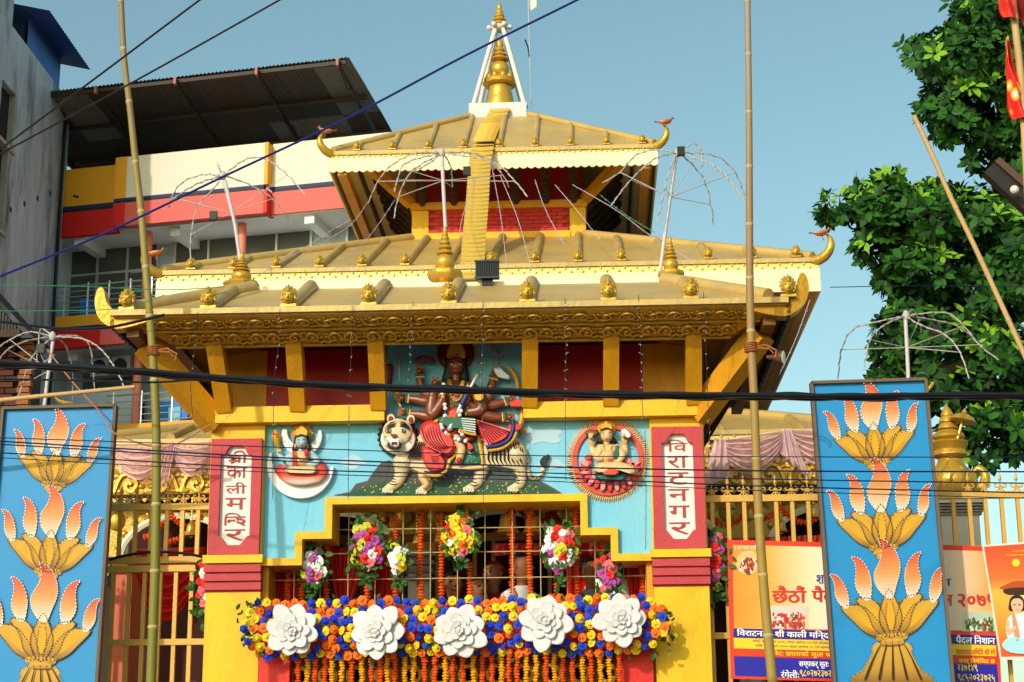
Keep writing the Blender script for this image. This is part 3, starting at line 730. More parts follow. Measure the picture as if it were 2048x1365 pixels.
# pinnacle
zb = 9.60
MB().box((AX-.37, TY-.37, zb), (AX+.33, TY+.33, zb+.21)).build('pinnacle_base', M_white, tm)
pz = zb+.21; pc = V((AX-.01, TY, pz))
mb = MB()
mb.lathe([(.20, 0), (.205, .02), (.165, .2), (.14, .33), (.15, .345)], pc, 20)
mb.lathe([(.12, .35), (.19, .38), (.20, .42), (.17, .46), (.1, .48)], pc, 24, fl=lambda a, i: 1+.10*abs(sin(a*5)))
for k in range(10): mb.ball(pc+V((.16*cos(2*pi*k/10), .16*sin(2*pi*k/10), .46)), .042, 7, 5, (1, 1, 1.2))
mb.lathe([(.07, .48), (.115, .54), (.125, .60), (.10, .66), (.06, .69)], pc, 16)
for ra, z in ((.115, .72), (.09, .78), (.07, .84)): mb.lathe([(ra*.5, z-.02), (ra, z), (ra*.95, z+.015), (ra*.6, z+.05)], pc, 14)
mb.lathe([(.03, .88), (.05, .92), (.04, .97), (.01, 1.02)], pc, 10)
mb.build('pinnacle', M_gold, tm, smooth=True)
top = pc+V((0, 0, 1.14))
for sx in (-1, 1):
    for sy in (-1, 1):
        MB().tube([pc+V((sx*.32, sy*.28, -.02)), top+V((sx*.045, sy*.045, 0))], .03, 8).build('tripod_leg', M_white, tm, smooth=True)
mb = MB().lathe([(.08, -.02), (.10, 0), (.10, .03), (.07, .05)], top, 14)
for k in range(6): mb.ball(top+V((.13*cos(k*pi/3), .13*sin(k*pi/3), .02)), .035, 7, 5)
mb.build('collar', M_white, tm, smooth=True)
mb = MB()
for ra, z in ((.10, .05), (.085, .11), (.065, .165), (.048, .215)): mb.lathe([(ra*.7, z-.01), (ra, z), (ra*.97, z+.012), (ra*.6, z+.055)], top, 16)
mb.lathe([(.022, .26), (.035, .30), (.02, .33), (.004, .38)], top, 10); mb.build('parasol_crown', M_gold, tm, smooth=True)
MB().tube([P(1063, 214, TY), P(1060, 120, TY), P(1056, -30, TY)], .008, 6).build('flag_staff', M_steel, tm)
MB().grid(lambda u, v: P(1057+16*u, -14+34*v*(1-.4*u)+10*u, TY)+V((0, .03*sin(5*u), 0)), 6, 4).build('pennant', M_white, tm)
MB().box(P(1028, 212, 6.95), P(1056, 217, 7.05)).build('tin_scrap', M_steel, tm)
MB().tube([P(1050, 80, TY), P(1056, 95, TY), P(1059, 114, TY)], .01, 5).build('string_end', M_black, tm)
# hanging ribbon of overlapping gilt plates
rb = thing('gilt_ribbon', 'long hanging ribbon of overlapping golden plates from the pinnacle down over the roofs', 'ribbon', P(955, 552, 3.82))
path = [P(1000, 222, 6.84), P(992, 236, 6.76), P(983, 252, 6.5), P(966, 291, 5.33), P(960, 320, 5.2), P(955, 400, 4.72), P(948, 480, 4.22), P(943, 556, 3.80)]
pts = []; seg = .02
for a, b in zip(path, path[1:]):
    n = max(1, int((b-a).length/seg)); pts += [a.lerp(b, i/n) for i in range(n)]
d = 0; last = None; plate = None; acc = .0
prof = [(-.5, 0), (.5, 0), (.5, -.75), (.3, -.95), (0, -1.02), (-.3, -.95), (-.5, -.75)]
plate = MB().prism([(x*.245, 0, z*.098) for x, z in prof], (0, .014, 0)).build('plate', mat('gilt_plate', 'd6b458', .4, .2, 8, .2, 40, metal=.2), rb, pivot=(0, 0, 0)); first = True
for a, b in zip(pts, pts[1:]):
    acc += (b-a).length
    if acc >= .080 or first:
        acc = 0; t = (b-a).normalized(); e = math.atan2(-t.y, -t.z)      # tilt about x
        rot = (-e-.20, 0, math.atan2(t.x, 8)); 
        p = a+V((0, -.03, .02)) if a.y > 5.4 else a
        if first: plate.location = p-WL[rb.name]; WL[plate.name] = p; plate.rotation_euler = rot; first = False
        else: kid(plate, rb, p, rot=rot)

# ================================================================== GATEWAY
gw = thing('temple_gateway', 'yellow and sky blue painted temple gateway with golden roof and stepped opening', 'gateway', (AX, .2, 0))
x0l, x1l, x0r, x1r = -2.872, -2.461, .468, .875
zBt, zBb = 4.512, 4.39                                        # beam
zC = P(475, 1120, 0).z                                       # cap under the text frames
zO = 3.82; zS1 = P(618, 1064, 0).z; zS2 = P(558, 1117, 0).z   # stepped opening
for xa, xb, tx in ((x0l, x1l, ['श्री', 'का', 'ली', 'म', 'न्दि', 'र']), (x0r, x1r, ['वि', 'रा', 'ट', 'न', 'ग', 'र'])):
    po = MB().box((xa, 0, 0), (xb, .62, zBb-.002)).build('pillar', M_yel, gw)
    f0, f1 = zC+.035, P((xa+xb)/2*0+ (475 if xa < -1 else 1350), 880 if xa < -1 else 856, 0).z
    # recessed text panel: frame as four pieces with notched corners
    W_ = xb-xa-.02; xa2, xb2 = xa+.012, xb-.012; xi0, xi1 = xa2+.075, xb2-.075; n0, n1 = f0+.07, f1-.055; ct = .07
    inner = [(xi0, n0+ct), (xi0+.02, n0+ct*.9), (xi0+ct*.7, n0+ct*.35), (xi0+ct, n0), (xi1-ct, n0), (xi1-ct*.7, n0+ct*.35), (xi1-.02, n0+ct*.9), (xi1, n0+ct),
             (xi1, n1-ct), (xi1-.03, n1-ct*.95), (xi1-ct*.75, n1-ct*.35), (xi1-ct, n1), (xi0+ct, n1), (xi0+ct*.75, n1-ct*.35), (xi0+.03, n1-ct*.95), (xi0, n1-ct)]
    outer = [(xa2, n0+ct), (xa2, n0+ct*.6), (xa2, f0), (xi0+ct, f0), (xi1-ct, f0), (xb2, f0), (xb2, n0+ct*.6), (xb2, n0+ct), (xb2, n1-ct), (xb2, n1-ct*.6), (xb2, f1), (xi1-ct, f1), (xi0+ct, f1), (xa2, f1), (xa2, n1-ct*.6), (xa2, n1-ct)]
    mb = MB(); yf = -.045
    for i in range(16):
        j = (i+1) % 16
        A, B, C_, D = inner[i], inner[j], outer[j], outer[i]
        q = lambda p, y: V((p[0], y, p[1]))
        mb.add([q(A, yf), q(B, yf), q(C_, yf), q(D, yf), q(A, -.001), q(B, -.001), q(C_, -.001), q(D, -.001)], [(0, 1, 2, 3), (1, 0, 4, 5), (3, 2, 6, 7)])
    fo = mb.build('text_frame', M_pink, po)
    MB().add([(x, -.004, z) for x, z in inner], [tuple(range(16))]).build('text_panel', mat('whitewashed_panel', 'e6dedb', .7, .05, 4, .15, 40, dirt=.15, dcol='d4a8a4', dscale=4), po)
    n = len(tx); zt_, zb_ = n1-.02, n0+.02; hh = (zt_-zb_)/n
    for i, ch in enumerate(tx):
        zc = zt_-hh*(i+.5); lw = (xi1-xi0)*.66; xm = (xi0+xi1)/2; lh = hh*.74
        fn = lambda u, v: V((xm-lw/2+lw*u, -.008, zc-lh/2+lh*v))
        mb = MB(); nst = [0]
        def stroke(pts, w_=.022):
            pp = [fn(a, b) for a, b in catmull(pts, 5, False)] if len(pts) > 2 else [fn(*p) for p in pts]
            nst[0] += 1; vs2 = []; w_ *= .72
            for q in range(len(pp)):
                t = (pp[min(q+1, len(pp)-1)]-pp[max(q-1, 0)]); t = t.normalized() if t.length > 1e-6 else V((1, 0, 0)); s_ = V((-t.z, 0, t.x))*w_/2; d_ = V((0, -.0004*nst[0], 0))
                vs2 += [pp[q]-s_+d_, pp[q]+s_+d_]
            mb.add(vs2, [(2*q, 2*q+2, 2*q+3, 2*q+1) for q in range(len(pp)-1)])
        if ch == 'श्री':
            stroke([(.05, .62), (1, .62)], .014); stroke([(.86, .62), (.86, 0)]); stroke([(.60, .62), (.60, 0)])
            stroke([(.86, .62), (.80, .9), (.62, 1), (.42, .92), (.36, .78)], .016)
            stroke([(.42, .62), (.46, .45), (.34, .34), (.2, .42), (.16, .55), (.28, .54), (.36, .36), (.24, .22), (.1, .2)], .018); stroke([(.58, .2), (.36, .12), (.2, -.04)], .018)
        elif ch == 'न्दि':
            stroke([(.0, .70), (1, .70)], .014); stroke([(.03, .70), (.03, 0)]); stroke([(.03, .70), (.12, .96), (.4, 1), (.66, .88), (.72, .72)], .014)
            stroke([(.16, .42), (.3, .42), (.44, .42)], .018); stroke([(.2, .43), (.16, .32), (.26, .3)], .02); stroke([(.60, .70), (.60, .52), (.80, .5), (.96, .36), (.84, .2), (.64, .24), (.60, .36)], .020); stroke([(.72, .2), (.86, .06), (.98, -.02)], .018); stroke([(.44, .42), (.5, .42)], .02)
        else:
            body = {'वि': 'िव'}.get(ch, ch)
            lettering(mb, body, (lambda u, v: V((xm-lw/2+lw*u+ (0), -.008, zc-lh/2+lh*v))), .006)
        mb.build('letter', mat('painted_red_letter', 'a83a34', .6, .15, 9), po)
    # cap ledge and red stepped bands
    MB().box((xa-.02, -.06, zC-.03), (xb+.02, .60, zC+.03)).build('cap_ledge', M_yel, po)
    for k in range(3):
        za = zC-.045-.065*k
        mb = MB(); w_ = .062-.014*k
        mb.box((xa-.008, -w_, za-.052), (xb+.008, .3, za)); mb.box((xa-.002, -w_+.028, za-.066), (xb+.002, .3, za-.052)); mb.build('red_band', M_pink, po)
# beam, in two lengths either side of the goddess niche
nx0, nx1 = P(772, 760, 0).x, P(1047, 760, 0).x
MB().box((x0l-.03, -.09, zBb), (nx0, .6, zBt)).build('beam', M_yel, gw); MB().box((nx1, -.09, zBb), (x1r+.03, .6, zBt)).build('beam', M_yel, gw)
# sky blue wall with the stepped opening
wy = .05
xs = [x1l, P(590, 1085, 0).x, P(650, 1030, 0).x, P(1175, 1010, 0).x, P(1236, 1070, 0).x, x0r]
mb = MB()
for a, b, z in ((0, 1, zS2), (1, 2, zS1), (2, 3, zO), (3, 4, zS1), (4, 5, zS2)): mb.box((xs[a], wy, z), (xs[b], .36, zBb-.002))
mb.build('blue_wall', M_blue, gw)
MB().box((nx0, wy+.001, zBb-.001), (nx1, .5, 5.02)).build('niche_wall', M_blue, gw)
# yellow trim following the steps
T = .055; yt = .002
prof = [(xs[0], zS2), (xs[1], zS2), (xs[1], zS1), (xs[2], zS1), (xs[2], zO), (xs[3], zO), (xs[3], zS1), (xs[4], zS1), (xs[4], zS2), (xs[5], zS2)]
for (xa, za), (xb, zb_) in zip(prof, prof[1:]):
    mb = MB()
    if abs(za-zb_) < 1e-6: mb.box((xa-(0 if xa == xs[0] else 0), yt-.01, za-T), (xb, .40, za+.0))
    else:
        lo, hi = min(za, zb_), max(za, zb_); s_ = 1 if xa > AX else -1
        mb.box((xa-(T if xa > AX else 0), yt-.008, lo-T+.0), (xa+(0 if xa > AX else T), .401, hi-T-.001))
    mb.build('opening_trim', M_yel, gw)
for xa, xb in ((x1l+.001, x1l+.05), (x0r-.05, x0r-.001)): MB().box((xa, .06, 0), (xb, .38, zS2-T)).build('jamb', M_yel_shade, gw)
# upper wall behind the struts
wy2 = .22
cols = [(x0l, P(534, 740, .22).x, M_yel_shade), (P(534, 740, .22).x, nx0, M_red), (nx1, P(1285, 740, .22).x, M_red), (P(1285, 740, .22).x, x1r, M_yel_shade)]
for xa, xb, m in cols: MB().box((xa, wy2, zBt-.002), (xb, .55, 5.03)).build('wall_bay', m, gw)
# struts
for pb, pt_ in ((450, 428), (597, 588), (758, 752), (1060, 1061), (1222, 1223), (1388, 1387)):
    a = P(pb, 822, -.06); b = P(pt_, 680, -.44)
    MB().bar((a.x, -.06, zBt-.01), (b.x, -.44, 4.965), .118, .12, (0, 1, 0)).build('strut', M_yel_shade, gw)
for sx in (-1, 1):
    MB().bar((AX+sx*1.84, .0, 4.40), (AX+sx*2.30, -.42, 4.93), .15, .17).build('corner_strut', M_yel_shade, gw)
    for yy in (.9, 1.9): MB().bar((AX+sx*1.86, yy, 4.42), (AX+sx*2.2, yy, 4.95), .12, .12).build('strut', M_dark, gw)
MB().box((x0l+.02, .6, 0), (x0l+.3, 1.9, 4.9)).build('rear_pier', M_yel_shade, gw); MB().box((x1r-.3, .6, 0), (x1r-.02, 1.9, 4.9)).build('rear_pier', M_yel_shade, gw)
# roof: eave at z 5.07, ridge strip behind
HE = 2.45; zE = 5.075; y0e, y1e = -.8, 2.35; cyg = (y0e+y1e)/2; hyg = (y1e-y0e)/2
zR = 5.515; hx1 = 1.62; yR = .17
frustum(MB(), AX, cyg, HE, hyg, zE, hx1, cyg-yR, zR, .035).build('roof_sheet', M_roof, gw)
MB().box((AX-hx1, yR, zR), (AX+hx1, 2*cyg-yR, zR+.03)).build('ridge_slab', M_cream, gw)
frustum(MB(), AX, cyg, HE-.40, hyg-.40, 4.96, HE-.9, hyg-.9, 5.05, .01).build('soffit', mat('brown_soffit', '7a5420', .7, .15, 3), gw)
mk = mask_mb(1.15).build('mask', M_gold, gw, pivot=(0, 0, 0), smooth=True); mf = [True]
for px in (255, 418, 578, 738, 898, 1055, 1217, 1382, 1577):
    e = P(px, 607, -.8); u = e.x-AX; t = min(1, (HE-abs(u))/(HE-hx1)) if abs(u) > hx1 else 1
    if 300 < px < 1500:
        MB().tube([V((e.x, -.79, zE+.02)), V((e.x, -.8+(yR+.8)*t, zE+(zR-zE)*t+.02))], .052, 10).build('roof_batten', M_roof, gw, smooth=True)
    mask_at(V((e.x, -.80, zE+.085)), gw, mk, mf)
for sx in (-1, 1):
    MB().tube([V((AX+sx*(HE-.12), -.70, zE+.06)), V((AX+sx*hx1, yR, zR+.02))], .055, 10).build('hip_batten', M_roof, gw, smooth=True)
    # broad upswept golden corner
    c = V((AX+sx*2.42, -.74, zE-.01))
    prof = [(-.36, .02), (-.10, .0), (.04, .03), (.13, .11), (.165, .21), (.20, .235), (.235, .19), (.245, .09), (.20, -.02), (.10, -.09), (-.04, -.115), (-.36, -.04)]
    pts = [(x*(.74 if sx < 0 else .80), z*.92) for x, z in catmull(prof, 3)]
    MB().prism([c+V((sx*x, -.04, z)) for x, z in pts], (0, .13, 0)).build('upturned_corner', mat('deep_gold', 'b07e16', .35, .2, 8, .2, 30, metal=.35), gw, smooth=35)
# eave lip and inclined embossed soffit band (front and both sides)
MB().box((AX-HE-.01, -.835, zE-.03), (AX+HE+.01, -.78, zE+.012)).build('eave_lip', M_roof, gw)
ia = V((0, .37, -.125)); A = V((AX-HE+.0, -.80, zE-.032)); 
def sof(nm, p0, p1, inn, m):
    return MB().prism([p0, p1, p1+inn[1], p0+inn[0]], (0, 0, .012)).build(nm, m, gw)
sof('embossed_soffit', V((AX-HE, -.80, zE-.04)), V((AX+HE, -.80, zE-.04)), (V((.40, .38, -.13)), V((-.40, .38, -.13))), M_gold2)
for sx in (-1, 1):
    MB().add([V((AX+sx*HE, -.80, zE-.042)), V((AX+sx*HE, y1e, zE-.042)), V((AX+sx*(HE-.4), y1e, zE-.17)), V((AX+sx*(HE-.4), -.42, zE-.17))], [(0, 1, 2, 3)]).build('side_soffit', mat('brown_timber_soffit', '7a4a26', .6, .2, 5, .2, 40), gw)
    MB().bar((AX+sx*(HE-.12), -.7, zE-.11), (AX+sx*(HE-.12), y1e, zE-.11), .09, .10).build('edge_beam', mat('brown_timber_soffit', ''), gw)
    mb = MB(); n = 70
    for i in range(n): y = -.78+3.12*i/n; mb.box((AX+sx*HE, y, zE-.10-.012*(i % 2)), (AX+sx*(HE+.03), y+3.12/n, zE+.005))
    mb.build('drip_sheet', mat('dark_blue_sheet', '1a2440', .5), gw)
tilt = math.atan2(.13, .38)
def soffit_pt(x, s): return V((x, -.80, zE-.045))+V((0, .38, -.13))*s
su = scroll_mb(.17, .125).build('vine_scroll', M_gold2, gw, pivot=(0, 0, 0), smooth=True)
sv = scroll_mb(.145, .165, 1).build('lattice_scroll', M_gold2, gw, pivot=(0, 0, 0), smooth=True)
rotx = -(pi/2-tilt)
fu = fv = True
for i in range(30):
    x = AX-HE+.20+i*.17; p = soffit_pt(x, .24); rot = (rotx+pi, 0, 0)
    if x > AX+HE-.16: continue
    if fu: su.location = p-WL[gw.name]; WL[su.name] = p; su.rotation_euler = (pi/2-tilt, 0, 0); fu = False
    else: kid(su, gw, p, rot=(pi/2-tilt, 0, 0), scale=(1, 1, 1 if i % 2 else -1))
for i in range(34):
    x = AX-HE+.42+i*.145; p = soffit_pt(x, .72)
    if x > AX+HE-.42: continue
    if fv: sv.location = p-WL[gw.name]; WL[sv.name] = p; sv.rotation_euler = (pi/2-tilt, 0, 0); fv = False
    else: kid(sv, gw, p, rot=(pi/2-tilt, 0, 0), scale=(1 if i % 2 else -1, 1, 1))
a, b = soffit_pt(AX-HE+.18, .46), soffit_pt(AX+HE-.18, .46)
MB().tube([a, b], .012, 6).build('soffit_moulding', M_gold2, gw); 
MB().tube([soffit_pt(AX-HE+.38, .98), soffit_pt(AX+HE-.38, .98)], .016, 6).build('soffit_moulding', M_gold2, gw)
# finials on the ridge
for px, pyb, h in ((482, 566, .40), (890, 552, .42), (1342, 533, .24+.08)):
    b = P(px, pyb+12, .33); r = .115 if px < 1000 else .085
    f = finial_mb((b.x, .33, zR+.02), (P(px, pyb-108 if px > 600 and px < 1000 else pyb-65, .33).z-zR-.02), r)
    f.build('finial', M_gold, gw, smooth=True)
    MB().lathe([(.17, 0), (.15, .03), (.08, .05)], (b.x, .33, zR-.01), 14).build('finial_base', M_cream, gw, smooth=True)
# ================================================================== PAINTED RELIEFS ON THE GATEWAY
WY = .05                                            # face of the sky blue wall
R_skin = mat('brown_enamel_skin', '7a3c22', .35, .15, 6, .1, 60, spec=.6)
R_tig = mat('tiger_cream', 'd8c09a', .5, .12, 8, .15, 60)
R_tigw = mat('tiger_white', 'e8e0d4', .5, .1, 8)
R_blk = mat('relief_black', '15120f', .5, .2, 8)
R_red = mat('relief_red', 'd2312c', .42, .12, 8, .1, 40)
R_redd = mat('relief_light_red', 'ea5a4c', .42, .1, 8)
R_grn = mat('relief_green', '12604a', .45, .15, 8, .1, 40)
R_gold = mat('relief_gold', 'd09a2c', .4, .2, 12, .2, 60, metal=.1)
R_nav = mat('relief_navy', '1c2a66', .45, .2, 9)
R_mar = mat('relief_maroon', '6e1220', .45, .2, 9)
R_sil = mat('relief_silver', 'a8a8ac', .3, .2, 9, metal=.3)
R_blu = mat('relief_pale_blue', '9fbcc8', .45, .1, 8)
R_cre = mat('relief_cream_skin', 'dcb684', .45, .1, 8, .1, 50)
R_wht = mat('relief_white', 'e6e2e4', .5, .05, 8)
R_org = mat('relief_orange', 'e2481e', .45, .12, 8)
R_pnk = mat('relief_pink', 'e88a8c', .45, .1, 8)
class Rel:
    def __init__(s, root, ox, oy, sc, Y): s.r, s.ox, s.oy, s.sc, s.Y = root, ox, oy, sc, Y
    def g(s, p): return (s.ox+p[0]/s.sc, s.oy+p[1]/s.sc)
    def pil(s, nm, pts, h, m, off=0, flat=True, smooth=True, mb=None):
        b = mb or MB(); b.pillow([s.g(p) for p in pts], s.Y-off, h, flat=flat, smooth=smooth, base=.0 if off == 0 else .02)
        return b if mb is not None else b.build(nm, m, s.r, smooth=True)
    def ell(s, nm, c, rx, ry, h, m, off=0, n=20, flat=True, mb=None):
        return s.pil(nm, [(c[0]+rx*cos(2*pi*i/n), c[1]+ry*sin(2*pi*i/n)) for i in range(n)], h, m, off, flat, False, mb)
    def limb(s, nm, path, rad, m, off=0, n=9, mb=None, proud=.6, fl=.8, sm=3):
        b = mb or MB(); b.limb([s.g(p) for p in path], [r/s.sc for r in (rad if isinstance(rad, (list, tuple)) else [rad]*len(path))], s.Y-off, n, proud, fl, sm)
        return b if mb is not None else b.build(nm, m, s.r, smooth=True)
    def beads(s, nm, path, r, gap, m, off=0):
        b = MB(); pts = catmull([s.g(p) for p in path], 8, False); acc = 1e9; i = 0
        for a, c in zip(pts, pts[1:]):
            acc += math.hypot(c[0]-a[0], c[1]-a[1])
            if acc >= gap/s.sc: acc = 0; b.m = i % (len(m) if isinstance(m, (list, tuple)) else 1); i += 1; b.dot(a[0], a[1], r/s.sc, s.Y-off)
        return b.build(nm, m, s.r, smooth=True)
    def face(s, c, rx, ry, off, skin, lip=None, brow=None):
        """eyes, brows, nose and lips on a head centred on c"""
        f = off
        e = MB(); p = MB(); bw = MB()
        for sx in (-1, 1):
            q = s.g((c[0]+sx*rx*.42, c[1]-ry*.08)); e.dot(q[0], q[1], rx*.20/s.sc, s.Y-f, (1.4, .5, .7)); p.dot(q[0], q[1], rx*.10/s.sc, s.Y-f-rx*.09/s.sc*S(s.Y))
            bw.limb([s.g((c[0]+sx*rx*.2, c[1]-ry*.27)), s.g((c[0]+sx*rx*.45, c[1]-ry*.38)), s.g((c[0]+sx*rx*.72, c[1]-ry*.22))], rx*.05/s.sc, s.Y-f, 5)
        e.build('eye', R_wht, s.r, smooth=True); p.build('pupil', R_blk, s.r); bw.build('eyebrow', R_blk, s.r)
        s.limb('nose', [(c[0], c[1]-ry*.15), (c[0], c[1]+ry*.18)], [rx*.08, rx*.17], skin, f-.004)
        s.limb('lips', [(c[0]-rx*.25, c[1]+ry*.45), (c[0], c[1]+ry*.48), (c[0]+rx*.25, c[1]+ry*.45)], [rx*.04, rx*.1, rx*.04], lip or R_red, f)

# ---- hillside and clouds painted low on the wall
rt_ = thing('hillside_relief', 'low grey and green painted hillside under the tiger on the blue wall', 'relief', P(905, 992, WY))
rel = Rel(rt_, 0, 0, 1, WY)
M_hill = mat('hill_grey', '4c4c4c', .7, .25, 6, .4, 30); M_hgrn = mat('hill_green', '28503a', .7, .25, 6, .4, 30)
def fill(nm, pts, m, root, Y, h=.012, smooth=True, k=3):
    p2 = catmull(pts, k) if smooth else pts
    return MB().prism([P(x, y, Y-h) for x, y in reversed(p2)], (0, h-.0005, 0)).build(nm, m, root)
fill('grey_slope', [(668, 990.5), (700, 984), (712, 968), (735, 962), (746, 945), (762, 926), (778, 921), (800, 930), (850, 950), (930, 945), (1000, 940), (1068, 957), (1092, 968), (1110, 978), (1128, 990)], M_hill, rt_, WY, .012, False)
fill('green_slope', [(690, 990.3), (745, 968), (800, 960), (850, 972), (920, 958), (1000, 967), (1060, 962), (1100, 978), (1118, 989)], M_hgrn, rt_, WY, .018, False)
mb = MB()
for _ in range(170):
    x = rnd.uniform(720, 1100); y = rnd.uniform(945, 986)
    if y < 992-abs(905-x)*-.0 - 46+abs(x-905)*.14: continue
    mb.dot(x, y, rnd.uniform(1.0, 1.9), WY-.019, (1, .4, 1))
mb.build('flower_dots', mat('painted_yellow_dot', 'd9a03a', .6), rt_, kind='stuff')
M_cloud = mat('painted_cloud', 'a9c4d8', .6, .1, 5)
for cx, cy, rx, ry, lb_ in ((705, 925, 26, 12, 'pinkish painted cloud left of the tiger head'), (1085, 872, 38, 16, 'large pale painted cloud right of the goddess'), (1100, 930, 30, 9, 'flat pale painted cloud above the tiger tail')):
    pts = [(cx+rx*(1+.18*sin(5*a+cx))*cos(a), cy+ry*(1+.25*sin(4*a+cy))*sin(a)) for a in [2*pi*i/22 for i in range(22)]]
    o = MB().prism([P(x, y, WY-.004) for x, y in reversed(catmull(pts, 2))], (0, .0035, 0)).build('painted_cloud', M_cloud); tag(o, lb_, 'painted cloud', 'clouds painted on the blue wall')

# ---- tiger
tg = thing('tiger_relief', 'striped cream tiger relief striding left above the gate opening, carrying the goddess', 'tiger relief', P(905, 985, WY))
r = Rel(tg, 740, 660, 4.014, WY)
r.pil('body', [(235, 1050), (300, 900), (400, 830), (560, 870), (720, 930), (900, 900), (1010, 868), (1140, 885), (1225, 950), (1255, 1050), (1230, 1130), (1090, 1115), (900, 1100), (620, 1120), (450, 1165), (320, 1130)], .085, R_tig)
for pth, rd in (([(1180, 1000), (1195, 1090), (1215, 1180), (1205, 1240), (1135, 1275)], [88, 62, 44, 38, 26]), ([(900, 1110), (880, 1180), (855, 1240), (780, 1278)], [62, 48, 38, 26]),
                ([(265, 1060), (250, 1150), (215, 1230), (130, 1285)], [84, 56, 44, 30]), ([(420, 1110), (445, 1200), (465, 1255), (400, 1295)], [56, 44, 38, 26])):
    o = r.limb('leg', pth, rd, R_tig)
    x, y = pth[-1]; mb = MB()
    for k in range(4): r.limb('', [(x-18+k*22, y+8+2*k), (x-34+k*22, y+24)], [9, 2], None, .05, mb=mb)
    o2 = mb.build('claw', R_tigw, tg)
    mb = MB()
    for k in range(4): q = r.g((x-20+k*22, y-2)); mb.dot(q[0], q[1], 15/r.sc, WY-.03)
    mb.build('toe', R_tig, tg, smooth=True)
r.limb('tail', [(1170, 895), (1225, 950), (1258, 1050), (1268, 1140), (1305, 1188), (1365, 1180), (1392, 1120), (1398, 1075)], [30, 26, 22, 20, 19, 18, 17, 16], R_tig)
r.pil('tail_tuft', [(1372, 1090), (1365, 1050), (1395, 1015), (1440, 1003), (1425, 1050), (1405, 1110)], .05, R_blk)
# head with ruff
n = 44
r.pil('ruff', [(228+(165+(10 if i % 2 else -8))*cos(2*pi*i/n), 862+(152+(10 if i % 2 else -8))*sin(2*pi*i/n)) for i in range(n)], .095, R_blk, .0, smooth=False)
r.ell('cheek_fur', (226, 880), 142, 124, .03, R_tigw, .09)
for x, y in ((168, 712), (328, 718)):
    o = r.ell('ear', (x, y), 38, 42, .12, R_tig, .0); r.ell('inner_ear', (x, y+6), 20, 24, .012, R_mar, .118)
r.ell('head', (222, 822), 122, 112, .06, R_tig, .10, flat=False)
r.ell('muzzle', (188, 905), 80, 50, .05, R_tigw, .135, flat=False)
r.pil('nose', [(165, 842), (190, 836), (214, 842), (190, 872)], .03, R_mar, .165)
r.pil('mouth', [(138, 912), (195, 898), (256, 912), (238, 955), (190, 962), (150, 948)], .02, R_blk, .172)
r.pil('tongue', [(180, 928), (205, 922), (228, 932), (205, 944)], .012, R_pnk, .188)
mb = MB()
for x in (168, 225): r.limb('', [(x, 908), (x+2, 930)], [7, 2], None, .19, mb=mb)
mb.build('tooth', R_wht, tg)
mb = MB(); mp = MB()
for x in (148, 265): r.ell('eye_rim', (x, 812), 27, 19, .012, R_blk, .146); r.ell('', (x, 812), 19, 12, .02, None, .152, mb=mb); r.ell('', (x-2, 811), 10, 10, .012, None, .172, mb=mp)
mb.build('eye', R_wht, tg, smooth=True); mp.build('pupil', R_blk, tg)
st = MB(); Z = .092
def strk(path, w0, off): r.limb('', path, [w0*.5]+[w0]*(len(path)-2)+[w0*.3], None, off, 5, mb=st, proud=.2)
for i in range(9):
    x = 330+i*14; strk([(x-10+i*2, 880+i*3), (x-26, 940+i*4), (x-10, 990), (x-34, 1050)], 6.5, Z)
for i in range(9):
    x = 930+i*32; strk([(x, 925-(i % 3)*10), (x+22, 975), (x+20, 1040), (x+44, 1085)], 7, Z)
for i in range(5): strk([(1150+i*18, 900+i*12), (1160+i*16, 950+i*6), (1185+i*12, 985)], 5, Z+.01)
for (x0, y0), (x1, y1), nn, w_ in (((250, 1100), (190, 1250), 7, 46), ((425, 1130), (462, 1250), 5, 36), ((890, 1140), (830, 1260), 5, 42), ((1195, 1090), (1205, 1240), 7, 40)):
    for i in range(nn):
        x = x0+(x1-x0)*i/nn; y = y0+(y1-y0)*i/nn; strk([(x-w_, y+4), (x, y+16), (x+w_*.7, y+2)], 4.5, w_/r.sc*S(0)*1.25)
for i in range(13):
    a = [(1185, 905), (1212, 935), (1232, 965), (1243, 1000), (1255, 1040), (1262, 1075), (1264, 1110), (1272, 1145), (1290, 1172), (1315, 1186), (1345, 1186), (1372, 1170), (1388, 1135)][i]
    strk([(a[0]-17, a[1]+8), (a[0], a[1]), (a[0]+17, a[1]-6)], 4.5, .042)
for sx in (-1, 1):
    for k in range(3): strk([(222+sx*18, 738+k*17), (222+sx*55, 748+k*15), (222+sx*100, 785+k*12)], 6.5, .162)
    for k in range(3): strk([(222+sx*82, 850+k*20), (222+sx*118, 866+k*20)], 6, .14)
    for k in range(3): r.limb('', [(188+sx*40, 888+k*8), (188+sx*75, 876+k*12)], [2, 1], None, .19, 4, mb=st)
st.build('stripes', R_blk, tg, kind='stuff')
# saddle cloth
r.pil('saddle_cloth', [(700, 900), (860, 858), (905, 1075), (650, 1085)], .03, R_grn, .085, smooth=False)
r.limb('saddle_border', [(868, 862), (888, 960), (906, 1085)], 20, R_gold, .085); r.limb('girth', [(640, 1105), (780, 1112), (930, 1098)], 15, R_cre, .085)
mb = MB()
for _ in range(26): q = r.g((rnd.uniform(760, 860), rnd.uniform(950, 1065))); mb.dot(q[0], q[1], .9, WY-.118)
mb.build('sequins', R_wht, tg)

